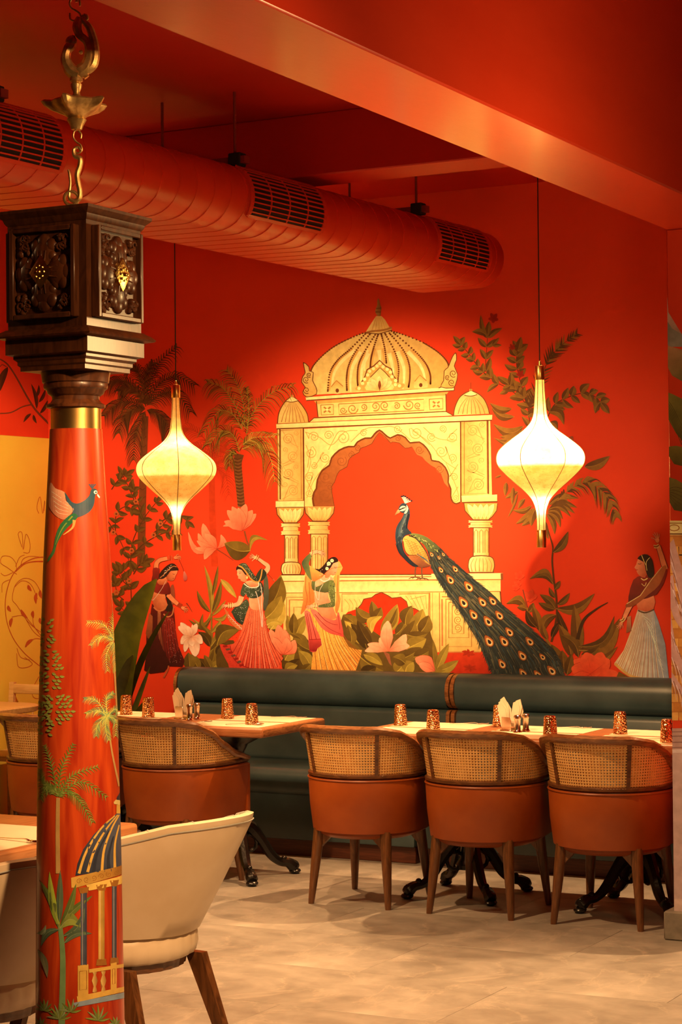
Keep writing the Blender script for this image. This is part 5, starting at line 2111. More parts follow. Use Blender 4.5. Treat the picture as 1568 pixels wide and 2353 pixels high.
def pcol(nm, cap, ring, shaft, bulb, shade, lv):
    c = Paint(lv).crop(*K2)
    a, b_, d = (CRL, CRM, CRD) if not shade else (CRM, CRD, A(206, 132, 54))
    if shaft:
        x0, x1, y0, y1 = shaft
        c.poly([(x0, y0), (x1, y0), (x1, y1), (x0, y1)], a, 0, d, (x0, 0), (x1, 0))
        for k in range(3):
            xa = x0 + (x1 - x0) * (k + 0.22) / 3
            xb = x0 + (x1 - x0) * (k + 0.85) / 3
            c.line([(xa, y1 - 24), (xa, y0 + 24), ((xa + xb) / 2, y0 + 12), (xb, y0 + 24), (xb, y1 - 24)], 4.5, LNE)
        c.line([(x0, y0), (x0, y1)], 6, OUTL)
        c.line([(x1, y0), (x1, y1)], 6, OUTL)
    if bulb:
        x0, x1, y0, y1 = bulb
        q = (x1 - x0)
        P = [(x0 + 8, y1), (x0 - 2, y0 + (y1 - y0) * 0.55), (x0 + q * 0.14, y0), (x1 - q * 0.14, y0), (x1 + 2, y0 + (y1 - y0) * 0.5), (x1 - 8, y1)]
        c.poly(sm2(P, 4, False), a, 0, d, (x0, 0), (x1, 0))
        for k in range(1, 7):
            xx = x0 + q * k / 7
            c.stroke([(xx, y1 - 6), (xx + (xx - (x0 + x1) / 2) * 0.12, (y0 + y1) / 2), ((x0 + x1) / 2 + (xx - (x0 + x1) / 2) * 0.8, y0 + 10)], 5, 2, LNE)
        c.line(sm2(P, 4, False), 6, OUTL)
        c.line([(x0, y1), (x1, y1)], 6, OUTL)
    x0, x1, y0, y1 = ring
    h = (y1 - y0)
    for k in range(3):
        ya, yb = y0 + h * k / 3, y0 + h * (k + 1) / 3
        e = 0 if k != 1 else 10
        c.poly(sm2([(x0 + e, ya), (x1 - e, ya), (x1 - e + 4, (ya + yb) / 2), (x1 - e, yb), (x0 + e, yb), (x0 + e - 4, (ya + yb) / 2)], 3), a, 0, d, (x0, 0), (x1, 0))
        c.line([(x0 + e, yb), (x1 - e, yb)], 5, OUTL)
    c.line([(x0, y0), (x1, y0)], 5, OUTL)
    x0, x1, y0, y1 = cap
    q = x1 - x0
    P = [(x0, y0), (x0 + q * 0.03, y0 + (y1 - y0) * 0.45), (x0 + q * 0.18, y0 + (y1 - y0) * 0.8), (x0 + q * 0.28, y1), (x1 - q * 0.28, y1), (x1 - q * 0.16, y0 + (y1 - y0) * 0.8), (x1 - q * 0.03, y0 + (y1 - y0) * 0.45), (x1, y0)]
    c.poly(P, d)
    for k in (0, 4, 1, 3, 2):
        cx = x0 + q * (0.12 + 0.19 * k)
        c.petal(((x0 + x1) / 2 + (cx - (x0 + x1) / 2) * 0.55, y1 + 2), (cx, y0 + 6), q * 0.10, a, b_, (k - 2) * -0.04, 0.7, OUTL)
    c.line(P, 6, OUTL)
    return fin(c, 'painted_pillar', body)


pcol('m', (272, 458, 64, 156), (302, 420, 158, 236), (310, 416, 236, 484), None, True, 420)
pcol('l', (96, 270, 72, 166), (134, 236, 168, 242), (148, 232, 242, 412), (128, 250, 414, 487), False, 480)
pcol('r', (1262, 1472, 44, 148), (1300, 1430, 150, 196), (1320, 1418, 196, 376), (1290, 1450, 376, 474), False, 480)

pl_ = Paint(420).crop(*K2)
pl_.poly([(140, 596), (1488, 586), (1500, 690), (1500, 700), (1365, 970), (1050, 970), (1050, 1100), (140, 1100)], CRM, 0, CRD, (0, 600), (0, 1050))
pl_.poly([(135, 528), (1490, 516), (1490, 592), (140, 602)], CRM, 0, CRL, (0, 520), (0, 600))
pl_.poly([(128, 492), (1505, 478), (1505, 516), (128, 530)], CRL)
pl_.poly([(1490, 480), (1506, 478), (1506, 520), (1492, 524)], A(140, 60, 20))
for l_, w_, c_ in (([(490, 487), (1060, 486)], 8, OUTL), ([(490, 503), (1060, 500)], 6, BRN), ([(128, 530), (1492, 518)], 6, LNE), ([(495, 526), (1090, 520)], 7, BRN), ([(140, 602), (1488, 592)], 5, LNE), ([(128, 490), (270, 489)], 6, OUTL), ([(1488, 592), (1496, 690)], 8, OUTL),
                   ([(1110, 600), (1112, 968)], 6, LNE), ([(1050, 600), (1052, 940)], 6, LNE), ([(1066, 600), (1068, 950)], 4, LNF), ([(1126, 640), (1128, 930)], 9, BRN), ([(1125, 625), (1180, 625)], 6, LNE), ([(1365, 970), (1110, 970)], 8, BRN)):
    pl_.line(l_, w_, c_)
for r_ in ((1150, 640, 1310, 935), (1168, 660, 1292, 880), (1190, 680, 1262, 855)):
    pl_.line([(r_[0], r_[1]), (r_[2], r_[1]), (r_[2], r_[3]), (r_[0], r_[3])], 5, LNE, True)
for k in range(3):
    pl_.spiral(1225, 720 + 50 * k, 26, 1.8, 5, LNE, k, 1 if k % 2 else -1)
for i_, r_ in enumerate(((160, 628, 300, 900), (178, 645, 290, 900), (205, 690, 280, 900))):
    pl_.line([(r_[2], r_[1]), (r_[0], r_[1]), (r_[0], r_[3])], 8 if i_ == 1 else 5, BRN if i_ == 1 else LNE)
pl_.line([(504, 720), (504, 608), (665, 606)], 5, BRN)
pl_.line([(860, 608), (1045, 604), (1042, 760)], 6, LNE)
pl_.line([(930, 640), (1025, 618), (1030, 700)], 5, LNF)
for k in range(4):
    pl_.stroke([(520 + 30 * k, 640), (550 + 24 * k, 680), (540 + 20 * k, 730)], 4, 3, LNF)
    pl_.stroke([(900 + 30 * k, 620), (930 + 24 * k, 660), (960 + 20 * k, 710)], 4, 3, LNF)
nich = [(600, 700), (625, 672), (640, 640), (690, 630), (712, 612), (750, 598), (790, 618), (815, 634), (870, 628), (905, 655), (915, 690), (960, 700), (1010, 730), (1042, 770), (1046, 1000), (500, 1000), (505, 760), (540, 720)]
pl_.poly(nich, REDP)
pl_.line(nich[:14], 6, OUTL)
pl_.poly([(1112, 974), (1368, 972), (1460, 1115), (1112, 1115)], (0.50, 0.040, 0.012), 0, (0.42, 0.026, 0.010))
for (x, y) in ((1290, 975), (1300, 1068)):
    for k in range(6):
        a = k * PI / 3 + 0.4
        pl_.leaf((x, y), (x + 46 * math.cos(a), y + 26 * math.sin(a)), 9, 0.1, (0.36, 0.03, 0.01), (0.30, 0.02, 0.008))
fin(pl_, 'painted_plinth', body)

# ------------------------------------------------------------------ middle palm
GL, GM, GD, GO = A(172, 122, 34), A(132, 88, 22), A(84, 50, 12), A(206, 146, 46)
mp = Paint(640).crop(*K6)
mp.stroke([(1108, 1010), (1092, 1100), (1108, 1260), (1124, 1440)], 74, 58, A(112, 54, 18))
for k in range(30):
    y = 1040 + k * 13.5
    xo = 1098 + (y - 1100) * 0.075
    mp.stroke([(xo - 30, y + 4), (xo, y + 12), (xo + 30, y)], 5, 3, A(152, 84, 30) if k % 2 else A(78, 34, 12))
FR = [[(1150, 800), (1140, 600), (1085, 430), (1000, 318)], [(1140, 770), (1060, 590), (960, 460), (842, 424)], [(1130, 810), (1060, 690), (940, 660), (815, 840)], [(1110, 1000), (1060, 860), (960, 825), (858, 940)],
      [(1160, 800), (1240, 640), (1380, 505), (1555, 450)], [(1165, 850), (1185, 700), (1180, 560), (1165, 470)], [(1130, 970), (1260, 930), (1360, 1040), (1398, 1240)], [(1140, 930), (1230, 875), (1400, 870)], [(1085, 1010), (1040, 1000), (1025, 1110)]]
for i, f in enumerate(FR):
    mp.frond(f, 108 if i not in (5, 8) else 60, 34, [GD, GM, GL, GM, GO] if i in (6, 7) else [GD, GM, GM, GD, GL], 0.66 if i != 0 else 0.35, 8, 7)
fin(mp, 'painted_palm_tree')

# ------------------------------------------------------------------ coral flowers on the left
C1, C2, C3 = A(248, 128, 72), A(216, 76, 38), A(166, 42, 20)
fl = Paint(900).crop(*K6)
fl.stroke([(1150, 1640), (1170, 1720), (1200, 1790)], 14, 12, A(140, 60, 22))
fl.stroke([(925, 1790), (990, 1830), (1060, 1880)], 9, 7, A(150, 52, 20))
for t_, w_ in (((985, 1560), 34), ((1245, 1500), 36), ((1010, 1470), 44), ((1215, 1470), 40), ((1050, 1440), 40), ((1160, 1420), 46), ((1100, 1450), 40)):
    fl.petal((1130, 1640), t_, w_, C1, C2, 0.06 if t_[0] < 1120 else -0.06, 0.55, C3)
fl.petal((1130, 1640), (975, 1600), 20, C1, C2, 0.2, 0.6)
for t_, w_, bd in (((690, 1650), 26, -0.35), ((810, 1580), 40, -0.1), ((770, 1660), 34, -0.2), ((960, 1670), 30, 0.3), ((760, 1720), 26, -0.1), ((745, 1780), 22, -0.05), ((830, 1660), 36, 0.05), ((820, 1870), 34, 0.2)):
    fl.petal((925, 1785), t_, w_, C1, C2, bd, 0.6, C3)
fl.leaf((1200, 1800), (985, 1740), 78, -0.15, GM, GD, GL)
fl.leaf((1195, 1800), (1340, 1715), 26, -0.5, GL, GM, GO)
fin(fl, 'painted_coral_flowers')


# ------------------------------------------------------------------ strap-leaved plants and bushes
def leaves(p, rows, cl=GL, cd=GM, vein=GO):
    for r in rows:
        b_, t_, w_ = r[0], r[1], r[2]
        bd = r[3] if len(r) > 3 else 0.05
        c = r[4] if len(r) > 4 else 0
        if c == 1:
            p.leaf(b_, t_, w_, bd, GM, GD, GL)
        elif c == 2:
            p.leaf(b_, t_, w_, bd, GO, GL, A(225, 170, 70))
        elif c == 3:
            p.leaf(b_, t_, w_, bd, GD, A(60, 34, 8), GM)
        else:
            p.leaf(b_, t_, w_, bd, cl, cd, vein)


gr = Paint(980).crop(*K7)
gr.stroke([(880, 1110), (880, 950), (880, 880)], 14, 12, GM)
gr.stroke([(850, 1420), (880, 1250), (880, 1080)], 30, 16, GM)
leaves(gr, [((880, 960), (820, 565), 22, 0.06), ((885, 820), (935, 565), 16, 0.02, 1), ((870, 960), (720, 1000), 24, -0.62), ((870, 950), (760, 770), 22, -0.1, 1), ((880, 980), (690, 1010), 26, -0.45, 1), ((885, 960), (960, 690), 24, 0.05, 1), ((955, 680), (1085, 835), 26, -0.03, 2),
            ((885, 980), (1000, 850), 14, 0.05), ((890, 1000), (1020, 940), 18, 0.3), ((880, 1110), (810, 960), 22, -0.35, 1), ((880, 1120), (960, 1010), 18, 0.05), ((880, 1180), (800, 1060), 18, 0.1, 1), ((870, 1230), (770, 1110), 36, 0.15, 3),
            ((875, 1230), (960, 1030), 26, 0.1), ((870, 1270), (985, 1100), 34, 0.12, 1), ((860, 1400), (905, 1240), 34, 0.1, 1), ((870, 1420), (960, 1340), 36, 0.05, 0), ((840, 1420), (770, 1330), 40, 0.1, 3), ((780, 1420), (720, 1290), 44, -0.05, 1), ((705, 1420), (690, 1280), 50, 0.0, 1), ((880, 1410), (820, 1300), 30, 0, 1)])
# big leaf left of the second dancer
gr.leaf((925, 1220), (1110, 1090), 70, -0.28, GM, GD, GL)
gr.leaf((920, 1300), (1000, 1200), 60, 0.2, GD, A(60, 34, 8), GM)
gr.poly([(940, 1430), (930, 1260), (1060, 1180), (1110, 1430)], A(88, 54, 14), 3)
# behind the second dancer, right side
leaves(gr, [((1330, 1000), (1450, 640), 60, 0.06), ((1350, 960), (1470, 800), 44, 0.15), ((1360, 900), (1480, 730), 44, 0.1, 1), ((1320, 1060), (1485, 890), 52, 0.1, 2), ((1340, 1080), (1470, 1000), 44, -0.1, 2), ((1345, 1060), (1440, 1030), 26, -0.3, 2), ((1350, 1090), (1440, 1060), 22, 0.2, 3)])
fin(gr, 'painted_strap_leaves')

bs_ = Paint(1100).crop(*K2)
bs_.poly([(150, 1100), (140, 960), (220, 880), (300, 900), (320, 1100)], GD, 3)
bs_.poly([(500, 1110), (490, 800), (560, 730), (760, 880), (900, 800), (1000, 740), (1050, 830), (1060, 1110)], A(96, 60, 16), 2)
leaves(bs_, [((60, 830), (150, 670), 40, 0.06, 2), ((40, 800), (125, 790), 24, -0.2, 2), ((200, 870), (165, 740), 34, 0.05, 0), ((215, 880), (280, 740), 40, -0.05, 0), ((205, 860), (205, 725), 30, 0, 1), ((285, 960), (180, 850), 30, 0.2, 1), ((320, 960), (200, 880), 40, -0.1, 1), ((150, 1020), (240, 940), 50, -0.15, 0),
             ((290, 1080), (230, 940), 44, -0.1, 1), ((310, 1060), (235, 960), 36, 0.1, 0), ((140, 1090), (240, 1010), 40, 0.1, 3), ((150, 1095), (230, 1050), 30, -0.2, 0), ((240, 1095), (310, 1040), 30, 0.1, 1), ((40, 700), (130, 500), 60, 0.1, 1), ((30, 760), (130, 620), 50, 0.1, 0)])
leaves(bs_, [((640, 870), (510, 740), 52, 0.1, 1), ((660, 800), (515, 770), 36, -0.28, 1), ((700, 760), (590, 690), 40, -0.25, 1), ((705, 770), (690, 650), 30, 0.05, 1), ((700, 770), (750, 690), 34, 0.08, 1), ((690, 850), (755, 745), 30, -0.35, 2), ((650, 930), (520, 775), 38, 0.05, 2), ((660, 950), (560, 790), 40, 0.1, 3),
             ((690, 930), (600, 770), 34, -0.05, 3), ((560, 940), (540, 800), 34, 0.1, 1), ((620, 960), (515, 890), 34, -0.15, 1), ((750, 860), (850, 670), 46, 0.08, 0), ((780, 840), (850, 690), 20, 0.1, 1), ((840, 860), (900, 770), 36, 0.12, 1), ((900, 800), (940, 680), 44, -0.12, 1), ((930, 840), (1010, 700), 50, 0.12, 0),
             ((990, 850), (1045, 740), 46, 0.1, 1), ((870, 880), (960, 770), 44, 0.2, 1), ((910, 860), (1040, 850), 34, 0.15, 1), ((900, 950), (1030, 885), 50, 0.02, 0), ((880, 1010), (1000, 940), 40, 0.05, 1), ((950, 1000), (1060, 950), 42, 0.1, 1), ((620, 1000), (765, 1085), 62, 0.06, 1), ((640, 985), (760, 1050), 30, -0.1, 0),
             ((620, 1095), (720, 1060), 40, 0.1, 3), ((840, 1095), (890, 1010), 52, 0.15, 0), ((900, 1095), (950, 1030), 50, -0.2, 0), ((900, 1040), (820, 1000), 40, 0.1, 1), ((1090, 1085), (1070, 890), 30, -0.05, 1), ((1095, 1080), (1170, 915), 28, -0.02, 0), ((1090, 1085), (1230, 1020), 32, 0.1, 0), ((1060, 1100), (1150, 1085), 26, 0.1, 0)])
fin(bs_, 'painted_bush')

lily = Paint(1330).crop(*K2)
lily.poly([(760, 960), (800, 980), (815, 1055), (800, 1040), (780, 1000)], A(150, 70, 34))
for t_, w_, bd in (((648, 962), 26, 0.12), ((665, 920), 26, 0.05), ((740, 880), 28, 0.0), ((790, 775), 40, -0.05), ((905, 860), 36, 0.12), ((925, 930), 34, -0.12)):
    lily.petal((795, 965), t_, w_, A(252, 156, 92), A(222, 92, 46), bd, 0.6, A(190, 80, 44))
lily.petal((1085, 1088), (962, 1005), 44, A(246, 122, 68), A(212, 76, 38), 0.1, 0.7, A(170, 60, 30))
lily.petal((1085, 1088), (985, 1040), 30, A(250, 130, 74), A(218, 84, 42), 0.0, 0.7, A(170, 60, 30))
fin(lily, 'painted_lily')
tul = Paint(1330).crop(*K2)
for t_, w_, bd in (((60, 830), 40, -0.1), ((110, 800), 38, 0.0), ((150, 830), 34, 0.05), ((215, 895), 34, 0.15), ((80, 880), 36, -0.05), ((165, 880), 34, 0.1)):
    tul.petal((140, 985), t_, w_, C1, C2, bd, 0.6, C3)
fin(tul, 'painted_tulip')
ir = Paint(1330).crop(*KD1)
IV1, IV2, IV3 = A(250, 184, 126), A(222, 128, 74), A(180, 90, 48)
for t_, w_, bd in (((690, 1440), 90, 0.12), ((730, 1370), 70, 0.0), ((1010, 1390), 60, 0.0), ((935, 1400), 22, 0.0), ((850, 1430), 50, 0.05), ((1110, 1730), 80, -0.15), ((730, 1740), 70, 0.15), ((800, 1880), 56, 0.08), ((990, 1960), 100, -0.05), ((930, 1780), 60, 0.05)):
    ir.petal((915, 1620), t_, w_, IV1, IV2, bd, 0.5, IV3)
fin(ir, 'painted_iris')

# ------------------------------------------------------------------ tall plants on the right
RG, RD, RV = A(150, 88, 22), A(92, 44, 10), A(176, 108, 32)
rp = Paint(40).crop(*K4)
for path, n, ll, w_ in (([(740, 1180), (735, 1000), (700, 880), (560, 760), (430, 690), (365, 590), (370, 420), (380, 300)], 11, 120, 27), ([(365, 640), (290, 560), (210, 450), (150, 380)], 6, 100, 22), ([(745, 960), (690, 800), (645, 640), (625, 520), (640, 430)], 8, 120, 28),
                        ([(890, 1010), (950, 900), (1050, 840), (1180, 800), (1290, 820), (1350, 880)], 8, 120, 30), ([(740, 900), (640, 780), (560, 720)], 3, 120, 28)):
    branch(rp, path, n, ll, w_, RG, RD, 9, 0.85, True, 0.3, RV)
rp.frond([(740, 930), (800, 760), (900, 520), (1010, 390), (1150, 285)], 90, 26, [RD, RG, RD], 0.0, 20, 8)
leaves_r = [((380, 330), (320, 125), 22, -0.1), ((370, 300), (245, 270), 28, 0.15), ((390, 320), (505, 240), 24, -0.1), ((420, 390), (500, 385), 16, 0), ((420, 385), (480, 320), 16, 0), ((720, 1000), (800, 1010), 34, -0.5), ((700, 1100), (430, 1180), 44, -0.42), ((690, 1080), (425, 1060), 44, -0.3), ((680, 1110), (480, 1170), 34, -0.2), ((690, 1120), (475, 1200), 30, -0.15), ((660, 1130), (510, 1240), 30, -0.1),
            ((640, 1150), (570, 1310), 40, 0.05), ((560, 1290), (460, 1290), 18, 0.1), ((610, 1000), (410, 920), 34, -0.2), ((590, 930), (395, 880), 32, -0.2), ((900, 960), (1035, 1070), 36, -0.35), ((905, 1050), (980, 1110), 28, -0.3), ((890, 1120), (940, 1160), 24, -0.2), ((1210, 1430), (1430, 1336), 44, 0.12),
            ((640, 1640), (530, 1700), 22, 0.0), ((640, 1650), (550, 1870), 12, -0.05), ((760, 1760), (590, 1800), 24, -0.2), ((780, 1780), (620, 1920), 30, -0.1), ((800, 1800), (670, 1935), 34, -0.1), ((790, 1790), (755, 1940), 32, 0.1), ((540, 1560), (530, 1680), 22, 0.0), ((600, 1600), (590, 1760), 20, 0.0), ((700, 1700), (640, 1790), 20, 0.05),
            ((900, 1760), (1165, 1700), 30, -0.2), ((905, 1790), (1150, 1780), 30, -0.22), ((900, 1800), (1130, 1830), 30, -0.28), ((890, 1800), (1095, 1860), 26, -0.3), ((890, 1810), (1025, 1880), 26, -0.3), ((890, 1820), (1005, 1950), 26, -0.25), ((885, 1830), (955, 2010), 26, -0.15), ((880, 1900), (900, 2050), 24, 0.1), ((500, 1500), (440, 1525), 10, 0)]
for b_, t_, w_, bd in leaves_r:
    rp.leaf(b_, t_, w_, bd, RG, RD, RV)
rp.frond([(980, 1720), (1100, 1610), (1230, 1560), (1340, 1620), (1430, 1720), (1482, 1860)], 100, 30, [RD, RG, RG], 0.55, 22, 8)
for (x, y, r) in ((430, 150, 46), (590, 400, 30), (660, 630, 36)):
    for k in range(5):
        a = k * 1.257 + 0.4
        rp.petal((x, y + 10), (x + r * math.cos(a), y + r * math.sin(a)), r * 0.34, (0.34, 0.014, 0.006), (0.24, 0.010, 0.005))
rp.poly([(1015, 1215), (1060, 1185), (1110, 1165), (1115, 1240), (1080, 1270), (1040, 1250)], A(150, 60, 26), 2, A(196, 84, 38))
fin(rp, 'painted_tall_shrub')

rl = Paint(300).crop(*K5)
rl.stroke([(430, 100), (460, 200), (482, 290), (476, 400), (490, 560), (512, 720), (512, 880), (470, 1080)], 10, 18, RD)
rl.stroke([(262, 790), (300, 880), (360, 970), (440, 1080), (560, 1300)], 12, 26, RG)
for b_, t_, w_, bd, c in (((485, 330), (612, 150), 34, 0.12, 1), ((488, 600), (284, 552), 40, 0.42, 0), ((478, 580), (330, 540), 26, 0.3, 1), ((500, 640), (545, 566), 22, 0.0, 1), ((505, 710), (450, 620), 20, -0.1, 1), ((508, 800), (835, 672), 46, 0.22, 0), ((520, 770), (625, 668), 26, 0.1, 1), ((505, 805), (372, 680), 34, 0.1, 1), ((500, 808), (360, 750), 30, -0.05, 1),
                          ((510, 850), (400, 1000), 40, 0.25, 0), ((440, 1060), (392, 920), 28, -0.1, 0), ((470, 1050), (550, 900), 26, -0.05, 3), ((610, 1010), (525, 820), 30, -0.1, 3), ((690, 1210), (660, 765), 56, 0.03, 0), ((640, 1210), (530, 930), 50, 0.06, 0), ((700, 1210), (545, 1020), 46, 0.2, 1), ((700, 1150), (1045, 880), 70, 0.28, 0), ((700, 1120), (1000, 860), 40, 0.3, 1),
                          ((715, 1200), (1030, 1118), 40, 0.28, 0), ((720, 1190), (880, 1110), 40, 0.2, 1), ((260, 800), (88, 760), 40, 0.36, 0), ((265, 805), (180, 790), 26, 0.1, 0), ((280, 830), (320, 750), 28, 0.1, 0), ((370, 990), (310, 770), 36, 0.05, 0), ((350, 960), (255, 810), 34, -0.12, 3), ((540, 1320), (470, 1100), 50, 0.1, 1), ((580, 1340), (560, 1150), 50, 0.0, 1), ((600, 1360), (640, 1180), 40, 0, 1)):
    cl, cd = ((RG, RD), (A(124, 74, 18), A(80, 42, 10)), None, (A(84, 42, 10), A(58, 28, 8)))[c]
    rl.leaf(b_, t_, w_, bd, cl, cd, RV)
rl.stroke([(690, 1060), (740, 900), (840, 810), (945, 748)], 34, 6, A(70, 36, 10))
for (x, y, r) in ((200, 520, 44), (185, 590, 34), (170, 620, 34), (290, 690, 60)):
    for k in range(5):
        a = k * 1.257
        rl.petal((x, y + r * 0.4), (x + r * math.cos(a), y + r * 0.9 * math.sin(a)), r * 0.42, (0.62, 0.07, 0.025), (0.50, 0.035, 0.012), 0, 0.6, (0.40, 0.03, 0.01))
rl.stroke([(230, 640), (250, 720), (268, 790)], 10, 12, A(140, 50, 20))
for t_, w_, bd in (((660, 1230), 60, 0.1), ((640, 1300), 70, 0.05), ((760, 1170), 80, 0.05), ((900, 1170), 80, 0.1), ((960, 1230), 80, 0.0), ((1040, 1360), 80, 0.1), ((640, 1390), 60, -0.1), ((820, 1390), 90, 0)):
    rl.petal((800, 1350), t_, w_, (0.72, 0.115, 0.045), (0.60, 0.05, 0.018), bd, 0.5, (0.42, 0.03, 0.012))
rl.poly([(1010, 1390), (1040, 1330), (1150, 1392)], A(120, 70, 20))
fin(rl, 'painted_broad_leaves')

# ------------------------------------------------------------------ peacock
tr = Paint(820).crop(*K3)
TRN = [(470, 400), (520, 412), (580, 466), (640, 540), (700, 582), (760, 640), (830, 702), (900, 752), (980, 822), (1060, 910), (1150, 990), (1230, 1040), (1300, 1110), (1380, 1180), (1430, 1230), (1470, 1310), (1500, 1430), (975, 1430), (940, 1360), (890, 1260), (850, 1150), (790, 1060), (740, 970), (680, 880), (620, 800), (560, 720), (520, 650), (498, 600), (486, 540), (468, 470)]
DT = [A(54, 52, 36), A(36, 36, 28), A(74, 62, 38), A(48, 64, 54), A(92, 78, 44), A(28, 28, 22), A(110, 84, 48)]
tr.poly(TRN, A(44, 44, 32))
rng = random.Random(11)


def tline(u, v):
    """point in the train: u along, v across (-1..1)"""
    L = [(468, 440), (500, 600), (620, 800), (740, 970), (850, 1150), (940, 1360), (975, 1430)]
    R = [(500, 400), (640, 540), (830, 702), (1060, 910), (1300, 1110), (1450, 1270), (1500, 1430)]
    k = min(int(u * 6), 5)
    t = u * 6 - k
    a = (L[k][0] + (L[k + 1][0] - L[k][0]) * t, L[k][1] + (L[k + 1][1] - L[k][1]) * t)
    b_ = (R[k][0] + (R[k + 1][0] - R[k][0]) * t, R[k][1] + (R[k + 1][1] - R[k][1]) * t)
    w_ = (v + 1) / 2
    return (a[0] + (b_[0] - a[0]) * w_, a[1] + (b_[1] - a[1]) * w_)


for i in range(620):
    u = rng.uniform(0.02, 0.93)
    v = rng.uniform(-1.0, 1.0)
    p0 = tline(u, v)
    p1 = tline(min(1, u + 0.05), v * 1.02)
    p2 = tline(min(1, u + 0.10), v * 1.07 + rng.uniform(-0.05, 0.05))
    tr.lv = 900 + i % 60
    tr.stroke([p0, p1, p2], rng.uniform(4, 9), 0.6, DT[rng.randrange(len(DT))], n=2)
tr.lv = 962
for i in range(120):
    u = 0.06 + 0.90 * i / 120
    for sd in (-1, 1):
        p0, p1 = tline(u, sd * 0.94), tline(min(1, u + 0.045), sd * 0.98)
        q = tline(min(1, u + 0.07), sd)
        tr.lv = 962 + i % 12
        tr.stroke([p0, p1, (q[0] + sd * rng.uniform(6, 26), q[1] + rng.uniform(-6, 16))], 9, 0.6, DT[rng.randrange(3)], n=2)
EY = [(465, 430, 13), (540, 455, 15), (502, 505, 16), (557, 530, 13), (590, 505, 13), (572, 622, 20), (680, 615, 22), (643, 697, 32), (782, 750, 36), (742, 868, 38), (885, 865, 32), (962, 857, 30), (818, 960, 34), (1012, 965, 32), (928, 1010, 36), (1088, 1090, 32), (935, 1160, 38), (1048, 1160, 36), (1240, 1160, 32), (1185, 1268, 34), (1335, 1275, 24), (1032, 1330, 32), (1405, 1380, 34), (1190, 1400, 32), (1300, 1410, 30)]
train = fin(tr, 'painted_peacock_train')
E1, E2, E3 = A(168, 78, 26), A(236, 150, 66), A(246, 190, 110)
eye_list = []
for i, (x, y, r) in enumerate(EY):
    ey = Paint(tr.lv + 2).crop(*K3)
    dx = 0.58 + 0.25 * (x - 468 - (y - 430) * 0.75) / 500
    an = math.atan2(-0.8, -dx)
    c, s_ = math.cos(an), math.sin(an)

    def tear(k, off=0.0):
        P = []
        for q in range(16):
            a = 2 * PI * q / 16
            lx = (1.55 if math.cos(a) > 0 else 1.0) * math.cos(a) * r * k
            ly = math.sin(a) * r * k * 0.78 * (1 - 0.35 * max(0, math.cos(a)))
            lx += off * r
            P.append((x + lx * c - ly * s_, y + lx * s_ + ly * c))
        return P
    ey.poly(tear(1.12), A(60, 34, 14))
    ey.poly(tear(1.0), E1)
    ey.poly(tear(0.72, -0.12), E2)
    ey.poly(tear(0.50, -0.18), E3)
    ey.poly(tear(0.40, -0.05), A(34, 22, 16))
    fin(ey, 'eye_spot', train)

pk = Paint(1560).crop(*K3)
LEGC = A(112, 62, 30)
for (x, y, x2, y2) in ((384, 585, 378, 672), (428, 592, 432, 680)):
    pk.stroke([(x, y), ((x + x2) / 2 - 3, (y + y2) / 2), (x2, y2)], 15, 8, LEGC)
    for tx in (-50, -22, 22, 48):
        pk.stroke([(x2, y2), (x2 + tx * 0.6, y2 + 4), (x2 + tx, y2 + 14)], 8, 3, LEGC)
pk.poly([(325, 515), (390, 508), (450, 556), (492, 585), (440, 602), (372, 588), (332, 548)], A(176, 92, 40), 3, A(112, 52, 26), (380, 510), (420, 600))
pk.poly([(335, 345), (400, 348), (470, 376), (524, 420), (566, 462), (484, 486), (446, 432), (392, 392), (350, 366)], A(126, 116, 46), 2, A(66, 66, 34), (340, 345), (560, 470))
pk.hold()
for k in range(60):
    u = rng.random()
    x, y = 345 + u * 200, 352 + u * 92 + rng.uniform(-4, 40) * (0.3 + 0.7 * u)
    pk.ell(x, y, 6, 4, (A(206, 178, 84), A(80, 84, 44), A(160, 144, 60))[k % 3], 0.5, 7)
pk.hold(False)
BL1, BL2, BL3 = A(52, 62, 58), A(32, 33, 32), A(112, 108, 84)
pk.poly([(252, 168), (262, 136), (286, 118), (314, 126), (334, 165), (338, 215), (326, 260), (322, 308), (352, 345), (304, 360), (282, 400), (290, 470), (322, 520), (366, 565), (402, 592), (360, 592), (300, 542), (255, 480), (233, 410), (228, 350), (240, 290), (275, 235), (292, 196), (275, 188)], BL1, 3, BL2, (260, 300), (350, 420))
pk.stroke([(312, 190), (290, 250), (268, 310), (262, 370)], 18, 26, A(72, 80, 70))
pk.stroke([(316, 200), (300, 240), (282, 290), (274, 340)], 9, 12, BL3)
pk.stroke([(330, 200), (316, 260), (312, 310)], 16, 10, BL2)
pk.stroke([(236, 420), (262, 490), (320, 550), (376, 588)], 14, 10, BL2)
for k in range(40):
    u = rng.random()
    x = 310 - 60 * u + rng.uniform(-16, 22)
    y = 190 + 240 * u
    pk.stroke([(x, y), (x - 4, y + 14)], 4, 1, (BL3, A(86, 90, 68), BL2)[k % 3], n=2)
